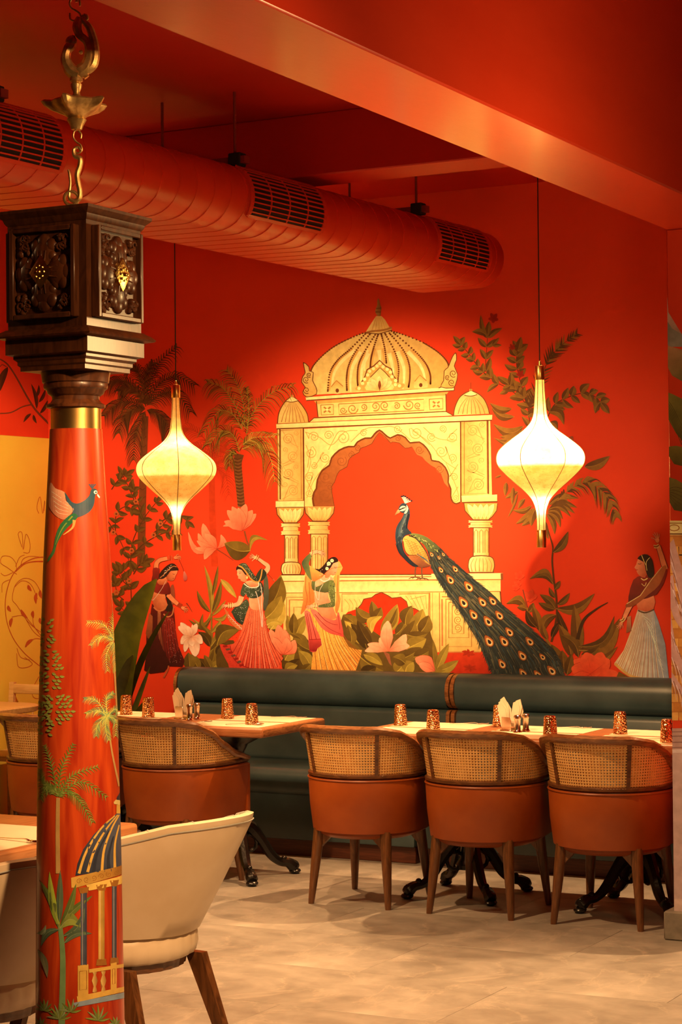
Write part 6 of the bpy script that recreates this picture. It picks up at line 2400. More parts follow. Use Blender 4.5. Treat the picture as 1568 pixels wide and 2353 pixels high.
# wing
pk.poly([(285, 402), (296, 372), (330, 360), (382, 382), (430, 440), (465, 500), (486, 560), (492, 584), (440, 552), (385, 512), (330, 506), (300, 470)], A(246, 168, 66), 3, A(206, 120, 40), (300, 370), (470, 560))
for r_ in range(9):
    for c_ in range(6):
        x = 306 + c_ * 26 + r_ * 9 - (c_ % 2) * 4
        y = 384 + r_ * 17 + c_ * 10
        if x < 300 + r_ * 20 + 110 and y < 505 + (x - 330) * 0.35 and x < 470:
            pk.stroke([(x - 12, y), (x, y + 9), (x + 12, y + 4)], 4, 2, A(150, 78, 24), n=3)
pk.stroke([(288, 404), (300, 470), (330, 506), (390, 512), (450, 556)], 6, 4, A(120, 54, 20))
pk.stroke([(330, 362), (384, 384), (432, 442), (470, 505), (490, 580)], 9, 6, A(60, 44, 26))
for k in range(5):
    pk.stroke([(392 + k * 6, 500 + k * 4), (430 + k * 8, 528 + k * 4), (470 + k * 3, 556 + k * 4)], 9, 3, (A(66, 88, 76), A(150, 72, 34))[k % 2])
# head
pk.poly([(258, 160), (276, 140), (300, 140), (310, 156), (298, 174), (266, 178)], A(246, 214, 160), 2)
pk.poly([(312, 130), (327, 160), (312, 194), (294, 194), (312, 162)], A(244, 206, 150), 2)
pk.stroke([(258, 168), (284, 158), (306, 150)], 10, 5, A(24, 20, 20))
pk.ell(286, 156, 6, 5, A(14, 10, 10))
pk.poly([(252, 164), (236, 184), (224, 212), (242, 200), (264, 186)], A(222, 156, 84), 2, A(140, 82, 34), (250, 165), (226, 210))
for k, (x, y) in enumerate(((276, 68), (290, 64), (304, 68), (319, 78), (334, 88), (350, 100))):
    pk.stroke([(302, 120), ((302 + x) / 2 + 2, (118 + y) / 2), (x, y)], 5, 8, A(244, 206, 150))
    pk.ell(x, y, 8, 6, A(40, 34, 34), n=8)
peac = fin(pk, 'painted_peacock')
# ------------------------------------------------------------------ the four painted dancers
SK1, SK2, SKO = A(255, 158, 92), A(226, 104, 50), A(150, 44, 16)
HAIR, GLD = A(46, 20, 12), A(245, 190, 90)


def limb(p, path, w0, w1, col=SK1, edge=SKO):
    p.stroke(path, w0 + 10, w1 + 10, edge)
    p.stroke(path, w0, w1, col)


def bangles(p, x, y, ang, w, n=4, gap=16, col=GLD):
    for k in range(n):
        ox, oy = math.cos(ang) * gap * k, math.sin(ang) * gap * k
        nx, ny = -math.sin(ang), math.cos(ang)
        p.stroke([(x + ox - nx * w, y + oy - ny * w), (x + ox + math.cos(ang) * 8, y + oy + math.sin(ang) * 8), (x + ox + nx * w, y + oy + ny * w)], 8, 8, col if k % 2 == 0 else A(150, 60, 20), n=3)


def hand(p, x, y, ang, L, col=SK1, curl=0.3):
    """palm and five fingers"""
    ca, sa = math.cos(ang), math.sin(ang)
    p.ell(x + ca * L * 0.35, y + sa * L * 0.35, L * 0.42, L * 0.30, SKO, ang)
    p.ell(x + ca * L * 0.35, y + sa * L * 0.35, L * 0.38, L * 0.26, col, ang)
    for k, (da, l) in enumerate(((-0.9, 0.5), (-0.35, 0.72), (-0.1, 0.8), (0.18, 0.74), (0.48, 0.6))):
        a = ang + da
        bx, by = x + math.cos(ang + da * 0.6) * L * 0.5, y + math.sin(ang + da * 0.6) * L * 0.5
        c2 = a + curl
        P = [(bx, by), (bx + math.cos(a) * L * l * 0.5, by + math.sin(a) * L * l * 0.5), (bx + math.cos(a) * L * l * 0.5 + math.cos(c2) * L * l * 0.5, by + math.sin(a) * L * l * 0.5 + math.sin(c2) * L * l * 0.5)]
        p.stroke(P, L * 0.17, L * 0.10, SKO, n=3)
        p.stroke(P, L * 0.11, L * 0.06, col, n=3)


def pleats(p, top, hem, n, col, w=8, bow=0.0):
    """pleat lines from the waist polyline to the hem polyline"""
    def along(P, t):
        k = min(int(t * (len(P) - 1)), len(P) - 2)
        f = t * (len(P) - 1) - k
        return (P[k][0] + (P[k + 1][0] - P[k][0]) * f, P[k][1] + (P[k + 1][1] - P[k][1]) * f)
    for i in range(1, n):
        a, b_ = along(top, i / n), along(hem, i / n)
        m_ = (a[0] * 0.5 + b_[0] * 0.5 - bow * (b_[0] - a[0]) * 0.5, (a[1] + b_[1]) / 2)
        p.stroke([a, m_, b_], w * 0.35, w, col, n=6)


# --- dancer in red skirt and green veil
D = Paint(1500).crop(*KD2)
VEIL, VEILD = A(70, 74, 40), A(44, 44, 26)
D.poly([(960, 560), (1000, 640), (1020, 800), (1018, 1000), (985, 1150), (945, 1200), (920, 1100), (930, 900), (935, 700)], A(96, 84, 50), 3, A(70, 60, 36))
D.poly([(640, 1000), (690, 1100), (640, 1250), (590, 1420), (560, 1430), (470, 1370), (400, 1240), (390, 1215), (470, 1120), (560, 1080)], VEIL, 2, VEILD, (640, 1000), (470, 1370))
D.poly([(275, 1165), (330, 1230), (400, 1330), (480, 1420), (575, 1440), (540, 1530), (460, 1490), (370, 1400), (310, 1290)], A(206, 96, 40), 2)
for k in range(7):
    D.stroke([(330 + k * 34, 1270 + k * 36), (355 + k * 34, 1290 + k * 34), (340 + k * 36, 1320 + k * 34)], 10, 6, A(246, 190, 140))
SKT = [(690, 1140), (760, 1175), (870, 1190), (930, 1190), (960, 1300), (985, 1450), (1010, 1560), (1060, 1720), (1140, 1850), (1268, 2000), (1215, 2080), (1195, 2210), (400, 2200), (330, 2090), (260, 1960), (190, 1770), (300, 1785), (420, 1760), (500, 1690), (560, 1540), (590, 1390), (620, 1250)]
sk = Paint(1500).crop(*KD2)
R1, R2, R3 = A(250, 104, 52), A(206, 48, 24), A(150, 20, 12)
sk.poly(SKT, R1, 0, R2, (800, 1300), (400, 2000))
sk.poly([(190, 1770), (300, 1785), (370, 1775), (390, 1900), (460, 2060), (600, 2140), (760, 2190), (750, 2210), (400, 2200), (330, 2090), (260, 1960)], R2, 2)
pleats(sk, [(690, 1160), (760, 1180), (870, 1195), (930, 1195)], [(380, 1800), (470, 2080), (640, 2160), (760, 2200), (900, 2210), (1030, 2200), (1200, 2150), (1260, 2010)], 18, R3, 10, 0.35)
pleats(sk, [(700, 1180), (780, 1190), (880, 1200), (925, 1200)], [(430, 1900), (560, 2110), (700, 2170), (830, 2200), (960, 2205), (1110, 2180), (1230, 2080)], 9, A(255, 138, 84), 9, 0.35)
for k in range(7):
    sk.poly([(240 + k * 46, 1790 + k * 55), (310 + k * 46, 1780 + k * 52), (330 + k * 46, 1810 + k * 52), (262 + k * 46, 1822 + k * 55)], A(96, 60, 34) if k % 2 else A(150, 20, 12))
sk.stroke([(370, 1790), (390, 1900), (450, 2040), (600, 2140), (800, 2195)], 12, 12, R3)
sk.dots(SKT[:17], 260, 5, [A(150, 30, 16), A(120, 24, 14)], 3)
sk.line(SKT[:10], 8, R3)
body_d = None
limb(D, [(560, 960), (535, 1040), (490, 1090), (400, 1110), (330, 1120)], 92, 46)
hand(D, 330, 1118, PI, 90, SK1, -0.6)
bangles(D, 335, 1110, 0.0, 48, 5, 17)
D.poly([(700, 960), (690, 1060), (700, 1140), (760, 1185), (860, 1195), (920, 1190), (925, 1080), (920, 920)], SK1, 2, SK2, (700, 1000), (920, 1100))
limb(D, [(950, 560), (1000, 500), (1000, 440), (920, 380), (840, 320)], 88, 46)
hand(D, 830, 310, PI * 1.08, 110, SK1, -0.25)
bangles(D, 800, 290, 0.5, 44, 4, 16)
D.poly([(910, 490), (985, 560), (960, 640), (900, 700), (860, 690), (880, 600)], VEILD, 2)
D.poly([(600, 740), (570, 800), (540, 920), (600, 960), (640, 900), (655, 960), (720, 990), (820, 985), (905, 930), (930, 860), (920, 760), (870, 710), (700, 720)], VEIL, 2, VEILD, (600, 800), (900, 900))
D.poly([(620, 725), (700, 690), (790, 700), (860, 720), (820, 800), (720, 800)], SK1, 2, SK2)
D.stroke([(600, 740), (680, 800), (780, 810), (850, 780), (850, 720)], 16, 14, A(255, 205, 150))
for xs in ([(880, 740), (905, 900), (900, 1100), (915, 1300), (915, 1480)], [(800, 870), (840, 1000), (870, 1180), (890, 1320), (905, 1470)]):
    D.stroke(xs, 12, 12, A(250, 200, 150))
    D.stroke(xs, 3, 3, A(120, 40, 20))
D.poly([(480, 505), (500, 470), (560, 470), (620, 520), (645, 600), (650, 690), (620, 720), (580, 712), (545, 690), (540, 668), (500, 655), (508, 628), (485, 590), (490, 550)], SK1, 2, SK2, (500, 560), (640, 660))
D.poly([(470, 490), (480, 460), (520, 420), (600, 400), (660, 470), (640, 600), (600, 560), (560, 510), (500, 500), (478, 525)], HAIR, 2)
D.stroke([(520, 575), (540, 565), (556, 572)], 9, 4, A(40, 18, 12))
D.stroke([(510, 552), (534, 542), (560, 552)], 6, 3, A(60, 26, 14))
D.stroke([(530, 672), (548, 676)], 9, 6, A(180, 40, 24))
D.poly([(530, 420), (570, 395), (640, 405), (700, 490), (760, 570), (800, 620), (830, 560), (900, 480), (910, 560), (880, 660), (830, 720), (760, 700), (690, 640), (630, 560), (580, 480)], VEIL, 2, VEILD, (560, 400), (860, 680))
D.stroke([(505, 440), (570, 470), (640, 550), (700, 640), (780, 705), (850, 710), (890, 620), (910, 500)], 26, 20, A(226, 134, 48))
D.ell(655, 640, 14, 26, GLD)
D.dots([(560, 410), (640, 420), (800, 640), (850, 640), (820, 700), (700, 620)], 40, 4, [A(245, 220, 190)], 5)
D.dots([(610, 780), (560, 920), (700, 980), (900, 900), (920, 800)], 60, 5, [A(190, 170, 120), A(220, 190, 150)], 6)
D.dots([(640, 1010), (690, 1100), (590, 1420), (400, 1230)], 46, 5, [A(200, 160, 110), A(230, 190, 140)], 7)
D.stroke([(1000, 570), (1060, 630), (1110, 690)], 6, 6, A(150, 60, 24))
D.stroke([(1095, 670), (1120, 700)], 36, 20, A(190, 80, 36))
k_ = fin(sk, 'painted_skirt')
d_ = fin(D, 'painted_dancer')
k_.parent = d_

# --- dancer in ochre skirt with amber veil
D = Paint(1500).crop(*KD3)
AM1, AM2, AM3 = A(255, 160, 62), A(226, 104, 36), A(168, 60, 20)
D.poly([(215, 430), (165, 560), (150, 720), (125, 900), (130, 1040), (95, 1200), (100, 1260), (180, 1170), (260, 1090), (330, 1050), (310, 870), (265, 700), (300, 560), (280, 480)], AM1, 2, AM2, (130, 700), (320, 800))
D.poly([(700, 330), (800, 470), (755, 560), (745, 700), (740, 900), (765, 1000), (740, 1140), (700, 1250), (670, 1180), (690, 1000), (680, 800), (640, 650), (690, 560)], AM1, 2, AM2, (700, 400), (700, 1200))
for xs in ([(180, 620), (170, 800), (200, 1000), (170, 1150)], [(230, 720), (240, 900), (250, 1060)], [(720, 600), (715, 850), (730, 1050)]):
    D.stroke(xs, 10, 6, AM3)
# raised arm
limb(D, [(250, 250), (310, 215), (380, 200)], 66, 60)
hand(D, 380, 200, 0.45, 120, SK1, 0.7)
D.poly([(245, 230), (275, 290), (225, 400), (270, 560), (275, 690), (200, 610), (150, 510), (105, 410), (140, 330)], VEIL, 2, A(124, 116, 50), (110, 400), (270, 420))
bangles(D, 265, 215, 0.2, 44, 3, 20)
# torso
D.poly([(270, 700), (420, 600), (600, 620), (640, 700), (650, 860), (560, 880), (560, 980), (600, 1060), (690, 1280), (690, 1330), (560, 1360), (420, 1260), (330, 1080), (320, 880)], SK1, 2, SK2, (320, 800), (680, 1200))
D.poly([(275, 705), (340, 700), (350, 800), (470, 740), (560, 690), (640, 690), (670, 800), (550, 890), (450, 890), (340, 865), (280, 830)], A(112, 104, 44), 2, A(84, 72, 32))
D.poly([(580, 690), (640, 700), (668, 850), (670, 1060), (640, 1140), (400, 1146), (384, 1110), (560, 1070), (600, 1040), (560, 900), (560, 760)], A(124, 116, 46), 2, A(92, 84, 36))
D.dots([(590, 700), (650, 720), (668, 1060), (600, 1130), (400, 1140), (580, 1060), (565, 850)], 70, 6, [A(180, 150, 70), A(70, 54, 24)], 9)
hand(D, 310, 1110, PI * 0.86, 120, SK1, -0.4)
limb(D, [(384, 1118), (310, 1120)], 56, 50)
bangles(D, 310, 1112, 0.05, 40, 4, 18)
D.stroke([(340, 710), (335, 860), (360, 980), (395, 1010), (410, 860), (470, 750)], 7, 7, A(250, 200, 140))
D.stroke([(420, 670), (480, 705), (560, 680), (580, 640)], 16, 12, A(250, 200, 150))
# head, hair with flowers, veil over it
D.poly([(620, 390), (700, 385), (730, 400), (715, 470), (705, 510), (695, 560), (640, 605), (600, 590), (560, 640), (500, 640), (520, 560), (580, 500)], SK1, 2, SK2, (700, 450), (560, 620))
D.poly([(400, 500), (480, 430), (560, 330), (640, 290), (700, 310), (725, 370), (640, 400), (600, 470), (540, 520), (470, 600), (420, 640), (360, 650), (380, 600), (310, 490)], HAIR, 2)
D.poly([(240, 440), (320, 490), (400, 540), (440, 560), (480, 590), (440, 640), (360, 690), (290, 700), (265, 600)], AM1, 2, AM2)
D.stroke([(440, 640), (540, 530), (640, 480), (790, 460)], 8, 5, AM3)
for (x, y, r) in ((565, 405, 34), (620, 355, 30), (535, 490, 28)):
    for k in range(7):
        D.ell(x + r * 0.6 * math.cos(k * 0.9), y + r * 0.6 * math.sin(k * 0.9), r * 0.45, r * 0.45, A(252, 214, 130), n=8)
    D.ell(x, y, r * 0.32, r * 0.32, A(220, 150, 50), n=8)
D.dots([(420, 520), (560, 350), (600, 360), (470, 590), (400, 620)], 14, 6, [A(240, 220, 190)], 4)
D.stroke([(655, 470), (680, 480), (700, 470)], 8, 4, A(60, 24, 14))
D.stroke([(650, 455), (680, 448), (705, 455)], 5, 3, A(70, 30, 16))
D.stroke([(660, 560), (685, 552)], 10, 5, A(190, 40, 24))
SK3 = [(180, 1190), (260, 1170), (420, 1260), (560, 1360), (700, 1340), (790, 1500), (815, 1660), (900, 1810), (1000, 1850), (1125, 1865), (1100, 1990), (1010, 2240), (260, 2230), (300, 1890), (440, 1780), (330, 1500), (250, 1240)]
sk = Paint(1760).crop(*KD3)
Y1, Y2, Y3 = A(252, 160, 52), A(222, 120, 34), A(146, 62, 18)
sk.poly(SK3, Y1, 0, Y2, (400, 1400), (900, 2200))
pleats(sk, [(250, 1240), (420, 1280), (560, 1370), (690, 1350), (760, 1500)], [(270, 2230), (500, 2235), (740, 2235), (1000, 2230), (1050, 2110), (1100, 1980), (1120, 1880)], 15, Y3, 11, 0.3)
pleats(sk, [(260, 1260), (430, 1290), (570, 1380), (690, 1360)], [(330, 2230), (560, 2235), (800, 2235), (1010, 2200), (1080, 2040)], 8, A(255, 186, 86), 9, 0.3)
sk.dots(SK3, 200, 5, [A(170, 70, 24), A(140, 60, 20)], 12)
# coral scarf
P1, P2, P3 = A(246, 104, 66), A(200, 54, 36), A(140, 20, 16)
sk.poly([(255, 1200), (310, 1175), (380, 1215), (450, 1290), (600, 1350), (690, 1345), (710, 1240), (740, 1240), (790, 1450), (815, 1640), (740, 1620), (600, 1590), (450, 1500), (360, 1370)], P1, 2, P2, (400, 1250), (700, 1600))
for xs in ([(330, 1260), (450, 1400), (600, 1520), (780, 1600)], [(380, 1230), (500, 1360), (640, 1430), (720, 1440)], [(720, 1280), (745, 1420), (750, 1520)]):
    sk.stroke(xs, 10, 6, P3)
sk.poly([(160, 1200), (250, 1230), (300, 1400), (400, 1600), (445, 1780), (380, 1830), (350, 1890), (240, 1880), (215, 1600), (165, 1330)], P1, 2, P2)
for xs in ([(200, 1240), (240, 1450), (280, 1700), (300, 1880)], [(240, 1260), (300, 1480), (360, 1720), (350, 1860)], [(175, 1260), (220, 1480), (250, 1760)]):
    sk.stroke(xs, 8, 12, P3)
sk.poly([(230, 1690), (430, 1680), (444, 1780), (380, 1830), (350, 1890), (240, 1880)], P2, 0, P3)
sk.line([(228, 1690), (432, 1680)], 10, P3)
d_ = fin(D, 'painted_dancer')
fin(sk, 'painted_skirt', d_)

# --- dancer in dark red with raised flower
D = Paint(1500).crop(*KD1)
S1, S2, S3 = A(236, 118, 58), A(186, 72, 30), A(110, 24, 10)
K_ = (A(150, 30, 18), A(96, 14, 10), A(54, 10, 8))
sk = Paint(1480).crop(*KD1)
SK4 = [(230, 1040), (330, 1140), (420, 1160), (590, 1080), (620, 1230), (640, 1500), (690, 1780), (800, 2040), (760, 2140), (520, 2130), (440, 2230), (200, 2260), (90, 2200), (130, 1900), (130, 1560), (190, 1300)]
sk.poly(SK4, K_[1], 0, K_[2], (600, 1300), (150, 2000))
sk.poly([(420, 1280), (600, 1290), (650, 1560), (700, 1840), (520, 2040), (430, 1820), (400, 1500)], K_[0], 0, K_[1])
sk.poly([(180, 1200), (240, 1260), (240, 1680), (150, 1640), (120, 1560)], A(176, 80, 34), 0, A(120, 48, 20))
sk.poly([(330, 1150), (380, 1160), (390, 1500), (440, 1880), (340, 1620), (325, 1400)], A(186, 90, 44), 0, A(130, 40, 20))
pleats(sk, [(240, 1200), (330, 1200), (420, 1290), (600, 1290)], [(110, 2200), (300, 2240), (450, 2200), (540, 2120), (780, 2060)], 14, K_[2], 12, 0.2)
sk.dots([(420, 1300), (600, 1300), (760, 2060), (540, 2080)], 90, 5, [A(220, 130, 90), A(180, 90, 60)], 8)
sk.stroke([(430, 2330), (500, 2200), (520, 2120)], 30, 24, S2)
limb(D, [(300, 440), (310, 340), (370, 280), (500, 250)], 80, 62, S1, S3)
bangles(D, 520, 245, 0.0, 44, 3, 26, A(190, 100, 44))
hand(D, 610, 240, -0.1, 110, S1, 0.9)
D.stroke([(700, 270), (760, 400), (790, 500)], 7, 6, S3)
D.poly([(780, 490), (800, 480), (840, 560), (840, 620), (800, 650), (775, 600)], A(222, 110, 76), 2, A(170, 50, 34))
D.poly([(250, 420), (360, 430), (345, 560), (350, 620), (300, 680), (220, 660), (240, 540)], K_[0], 2, K_[1])
D.poly([(250, 800), (480, 820), (460, 960), (500, 1050), (480, 1130), (330, 1150), (260, 1080), (240, 960), (200, 860)], S1, 2, S2, (450, 850), (260, 1100))
D.poly([(600, 700), (630, 900), (610, 1040), (560, 1040), (540, 800)], A(150, 60, 28), 2)
D.poly([(450, 860), (520, 920), (590, 1080), (560, 1180), (460, 1160), (500, 1050)], A(40, 20, 12), 2)
limb(D, [(510, 880), (580, 960), (680, 1050)], 84, 66, S1, S3)
hand(D, 740, 1100, 0.5, 110, S1, 0.5)
bangles(D, 680, 1050, 0.5, 42, 4, 22, A(150, 60, 28))
D.stroke([(830, 1030), (870, 1080), (930, 1180)], 18, 6, A(110, 46, 20))
D.poly([(300, 640), (420, 640), (520, 680), (560, 860), (480, 880), (320, 860), (240, 800)], K_[0], 2, K_[1], (300, 700), (540, 860))
D.poly([(320, 640), (440, 560), (500, 620), (470, 700), (360, 710)], S1, 2, S2)
D.poly([(520, 500), (560, 460), (680, 455), (640, 560), (625, 610), (590, 640), (540, 640), (480, 600)], S1, 2, S2, (640, 500), (500, 620))
D.poly([(350, 600), (360, 520), (440, 420), (540, 345), (620, 345), (670, 400), (690, 460), (560, 470), (520, 520), (440, 600), (380, 610)], HAIR, 2)
D.stroke([(370, 590), (430, 540), (520, 450), (600, 390), (660, 400)], 14, 12, A(210, 110, 50))
D.stroke([(590, 520), (615, 528), (635, 520)], 8, 4, A(40, 14, 8))
D.stroke([(590, 600), (620, 600)], 9, 5, A(150, 26, 16))
D.dots([(370, 560), (540, 360), (620, 360), (440, 560)], 26, 5, [A(235, 200, 170)], 2)
D.stroke([(470, 650), (400, 780), (300, 920), (235, 980), (200, 880)], 7, 7, A(226, 170, 120))
D.stroke([(260, 1100), (330, 1160), (430, 1150), (500, 1050)], 26, 22, A(206, 100, 46))
D.stroke([(430, 1220), (500, 1270), (580, 1230), (610, 1100)], 24, 20, A(196, 96, 44))
k_ = fin(sk, 'painted_skirt')
d_ = fin(D, 'painted_dancer')
k_.parent = d_

# --- dancer in pale skirt beside the pillar
D = Paint(700).crop(*K5)
sk = Paint(680).crop(*K5)
SK5 = [(1200, 800), (1330, 800), (1370, 900), (1430, 1100), (1460, 1390), (1180, 1388), (1080, 1340), (1000, 1260), (1080, 1150), (1150, 960)]
sk.poly(SK5, A(240, 180, 112), 0, A(150, 138, 120), (1120, 1100), (1330, 1100))
pleats(sk, [(1205, 810), (1330, 810)], [(1010, 1270), (1090, 1340), (1190, 1385), (1460, 1385)], 18, A(190, 110, 56), 5, 0.2)
pleats(sk, [(1215, 810), (1335, 810)], [(1040, 1300), (1150, 1365), (1300, 1388), (1455, 1385)], 12, A(240, 214, 178), 4, 0.2)
for k in range(10):
    sk.stroke([(1240 + k * 12, 860 + k * 24), (1300 + k * 9, 900 + k * 40), (1330 + k * 10, 960 + k * 40)], 4, 1, A(225, 205, 180))
sk.stroke([(1005, 1262), (1080, 1330), (1150, 1370), (1260, 1388), (1440, 1390)], 24, 14, A(226, 150, 62))
T1, T2, T3 = A(244, 130, 70), A(200, 80, 36), A(110, 26, 12)
limb(D, [(1150, 740), (1110, 820), (1080, 890)], 44, 30, T1, T3)
hand(D, 1065, 910, 2.0, 56, T1, 0.4)
bangles(D, 1062, 886, 0.9, 20, 3, 9)
D.poly([(1110, 870), (1140, 860), (1145, 990), (1100, 1005)], A(206, 120, 62), 0, A(150, 70, 34))
limb(D, [(1430, 470), (1400, 370), (1370, 270)], 46, 32, T1, T3)
hand(D, 1365, 245, -1.7, 70, T1, -0.3)
bangles(D, 1352, 262, 1.35, 22, 3, 10)
D.poly([(1200, 680), (1330, 680), (1330, 810), (1200, 810)], T1, 2, T2)
D.poly([(1160, 560), (1240, 520), (1340, 520), (1430, 460), (1440, 520), (1360, 680), (1200, 730), (1130, 760), (1120, 700)], A(150, 34, 16), 2, A(90, 16, 10))
D.poly([(1400, 450), (1440, 450), (1380, 600), (1290, 680), (1180, 770), (1100, 790), (1110, 750), (1220, 690), (1310, 560)], A(190, 96, 40), 2, A(150, 62, 24))
D.line([(1400, 450), (1310, 560), (1220, 690), (1105, 760)], 6, A(240, 180, 90))
D.poly([(1190, 410), (1215, 365), (1270, 370), (1280, 460), (1260, 540), (1210, 520), (1190, 490), (1185, 470), (1170, 455), (1185, 430)], T1, 2, T2, (1190, 430), (1270, 500))
D.poly([(1195, 380), (1230, 348), (1280, 345), (1320, 390), (1335, 470), (1330, 530), (1290, 540), (1265, 480), (1250, 410)], HAIR, 2)
D.stroke([(1230, 350), (1250, 400), (1270, 440)], 6, 5, GLD)
D.stroke([(1300, 370), (1270, 410), (1275, 480)], 5, 5, GLD)
D.stroke([(1200, 422), (1216, 426), (1230, 420)], 5, 3, A(40, 16, 10))
D.stroke([(1182, 476), (1200, 474)], 6, 4, A(170, 30, 18))
D.stroke([(1225, 545), (1250, 560), (1280, 545)], 8, 8, GLD)
D.stroke([(1230, 590), (1255, 610), (1270, 580)], 5, 5, GLD)
D.stroke([(1200, 815), (1260, 835), (1335, 808)], 12, 12, A(96, 60, 34))
k_ = fin(sk, 'painted_skirt')
d_ = fin(D, 'painted_dancer')
k_.parent = d_


# ------------------------------------------------------------------ paintings on the pillar
def pillar_map(px, py, off):
    p = at_y(px, py, PY)
    return (min(max(p.x, BX0 + 0.0005), BX1 + 0.249), PY - 0.0006 - off, p.z)


KP = (1360, 660, 2.2644)
pp = Paint(5).crop(*KP)
PK1, PK2 = A(206, 140, 96), A(160, 96, 60)
pp.poly([(362, 50), (400, 130), (480, 260), (480, 320), (372, 180)], PK1, 0, PK2)
pp.poly([(366, 180), (420, 215), (480, 250), (480, 310), (400, 310), (370, 300)], A(130, 104, 70), 0, A(150, 120, 84))
pp.poly([(368, 310), (400, 305), (490, 330), (490, 500), (420, 460), (374, 420)], A(190, 116, 62), 0, A(120, 90, 34), (370, 310), (480, 490))
pp.poly([(370, 550), (420, 555), (490, 590), (490, 820), (440, 760), (390, 690), (372, 640)], A(140, 108, 36), 0, A(92, 68, 20), (370, 550), (480, 800))
pp.poly([(376, 830), (440, 825), (490, 835), (490, 935), (430, 920), (380, 880)], A(136, 100, 30), 0, A(92, 64, 18))
pp.poly([(380, 990), (440, 1000), (490, 1030), (490, 1170), (430, 1160), (384, 1120)], A(132, 98, 32), 0, A(86, 60, 18))
for k in range(6):
    pp.stroke([(374, 560 + k * 12), (420, 620 + k * 16), (470, 720 + k * 20)], 3, 3, A(92, 66, 20))
    pp.stroke([(384, 1060), (430, 1040 + k * 16), (480, 1050 + k * 22)], 3, 3, A(90, 62, 20))
pp.build('painted_leaves', pillar_map, PAINT, pil)
# painted brick tower, plume and mauve base
pb = Paint(3).crop(*KP)
pb.poly([(380, 1290), (490, 1290), (490, 2240), (380, 2240)], A(196, 100, 34))
pb.poly([(380, 1215), (490, 1215), (490, 1290), (380, 1290)], A(245, 186, 98))
pb.line([(380, 1228), (490, 1228)], 5, LNE)
pb.line([(380, 1284), (490, 1284)], 6, OUTL)
pb.ell(430, 1252, 30, 18, LNE)
pb.ell(430, 1252, 24, 13, A(245, 186, 98))
pb.poly([(452, 1350), (490, 1345), (490, 1400), (456, 1395)], A(34, 14, 8))
row = 0
y = 1300
while y < 2230:
    x = 384 + (row % 2) * -20
    while x < 480:
        pb.poly([(max(x, 382), y), (x + 42, y), (x + 42, y + 42), (max(x, 382), y + 42)], (A(222, 126, 44), A(204, 106, 34), A(232, 140, 54))[(row * 3 + x) % 3])
        x += 46
    y += 48
    row += 1
for (p0, p1, p2, w_) in (((395, 1320), (470, 1560), (480, 1760), 70), ((400, 1500), (440, 1700), (500, 1800), 50), ((385, 1720), (430, 1900), (500, 2010), 60), ((390, 1880), (450, 1940), (500, 2060), 60), ((385, 1990), (440, 2060), (500, 2150), 40)):
    pb.stroke([p0, p1, p2], w_, 20, A(206, 130, 96))
    for k in range(8):
        u = k / 8
        x, y = p0[0] + (p2[0] - p0[0]) * u, p0[1] + (p2[1] - p0[1]) * u
        pb.stroke([(x, y), (x + 20, y + 60), (x + 30, y + 120)], 5, 1, (A(232, 168, 132), A(150, 84, 56))[k % 2])
pb.build('painted_tower', pillar_map, PAINT, pil)
mv = Paint(150)
for (ya, yb, c_) in ((1672, 1720, A(196, 128, 92)), (1720, 1728, A(232, 170, 128)), (1728, 2062, A(212, 146, 108)), (2062, 2100, A(226, 158, 112))):
    mv.poly([(1500, ya), (1640, ya), (1640, yb), (1500, yb)], c_)
for y_ in (1680, 1690, 1704, 1716):
    mv.line([(1500, y_), (1640, y_)], 2.5, A(150, 92, 66))
mv.build('painted_base', pillar_map, PAINT, pil)


# ------------------------------------------------------------------ line drawing on the yellow wall, branches on the red above
def left_map(px, py, off):
    p = at_x(px, py, LX + 0.0126)
    return (LX + 0.0128 + off, min(p.y, -0.001), p.z)


def left_red_map(px, py, off):
    p = at_x(px, py, LX)
    return (LX + 0.0006 + off, min(p.y, -0.001), p.z)


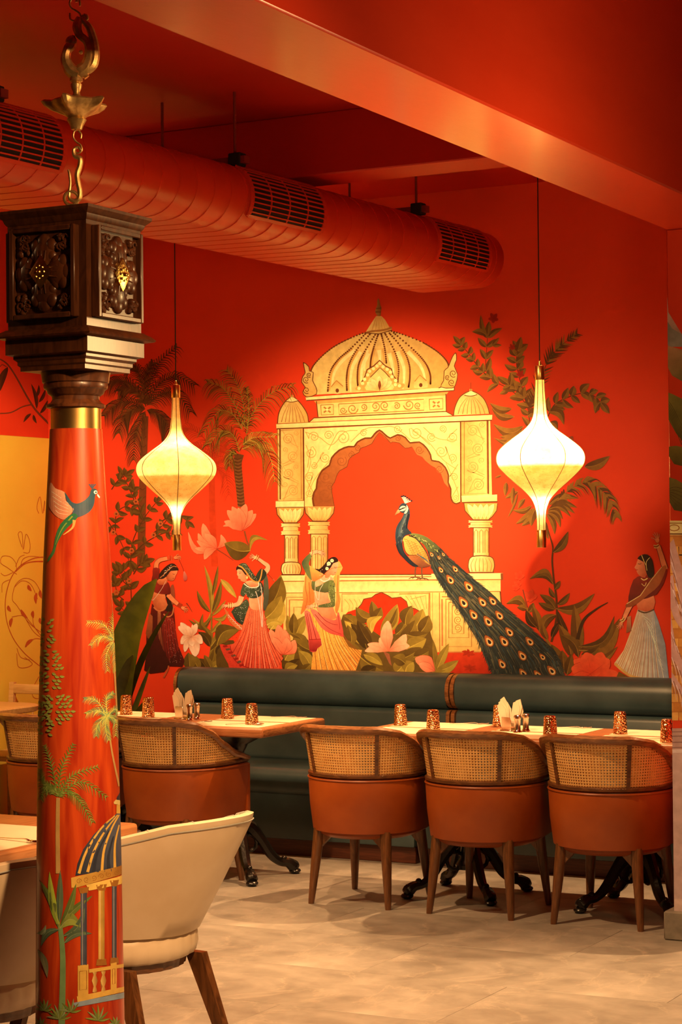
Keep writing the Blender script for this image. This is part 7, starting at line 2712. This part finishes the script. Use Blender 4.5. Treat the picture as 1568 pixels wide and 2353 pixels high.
ln = Paint(1).crop(0, 960, 3.3625)
RL = A(206, 84, 26)
ln.stroke([(340, 1075), (250, 1090), (150, 1150), (80, 1250), (42, 1400), (50, 1560), (100, 1700), (190, 1820), (310, 1920)], 7, 6, RL)
ln.stroke([(340, 1110), (260, 1112), (190, 1130), (120, 1190)], 12, 4, RL)
for xs in ([(130, 1210), (60, 1160), (5, 1120), (20, 1070), (80, 1075), (120, 1120), (130, 1180)], [(120, 1150), (150, 1080), (190, 1060)], [(160, 1140), (180, 1090), (240, 1070), (330, 1080)], [(100, 1195), (40, 1220), (5, 1200)], [(75, 1250), (20, 1280), (15, 1350)],
           [(170, 1000), (140, 900), (170, 890), (180, 1020), (200, 900), (230, 960), (225, 1040), (180, 1040)], [(300, 740), (285, 690), (310, 610), (330, 740), (345, 640), (340, 720)], [(320, 1660), (220, 1580), (130, 1450), (95, 1400), (120, 1290), (190, 1240), (270, 1270), (325, 1370)],
           [(320, 1690), (250, 1600), (180, 1530), (90, 1540)], [(320, 1700), (250, 1640), (160, 1480)], [(300, 1660), (260, 1600), (250, 1500)], [(320, 1710), (260, 1710), (200, 1770)], [(130, 1820), (140, 1920), (200, 1930), (250, 1900), (190, 1850)], [(130, 1780), (160, 1850), (230, 1870)], [(300, 2000), (250, 2100), (260, 2160), (310, 2170)],
           [(110, 1310), (170, 1260), (240, 1290), (290, 1400)]):
    ln.stroke(xs, 4.5, 4, RL)
for (b_, t_) in (((215, 1290), (245, 1340)), ((285, 1350), (278, 1440)), ((310, 1330), (325, 1400)), ((60, 1450), (85, 1500)), ((160, 1480), (215, 1550)), ((255, 1490), (258, 1550)), ((95, 1545), (80, 1620)), ((255, 1710), (192, 1775)), ((305, 1545), (330, 1600))):
    ln.leaf(b_, t_, 13, 0.1, RL, RL)
o_ = ln.build('painted_line_drawing', left_map, PAINT, wl)
br = Paint(1).crop(0, 440, 3.92)
BC = A(120, 50, 20)
br.stroke([(0, 1510), (70, 1560), (150, 1680), (250, 1860), (330, 1980), (460, 2110)], 12, 20, BC)
br.stroke([(0, 2000), (100, 1990), (200, 1940), (280, 1920)], 10, 12, BC)
br.stroke([(60, 1580), (20, 1560), (0, 1580)], 8, 6, BC)
for (b_, t_, w_) in (((70, 1580), (0, 1800), 30), ((330, 1960), (280, 1730), 18), ((350, 1900), (410, 1780), 16), ((330, 1850), (350, 1740), 14), ((280, 2000), (210, 2080), 14), ((300, 2010), (330, 2090), 14), ((360, 2000), (430, 1880), 16)):
    br.leaf(b_, t_, w_, 0.08, A(96, 44, 14), A(70, 28, 10))
br.build('painted_branch', left_red_map, PAINT, wl)
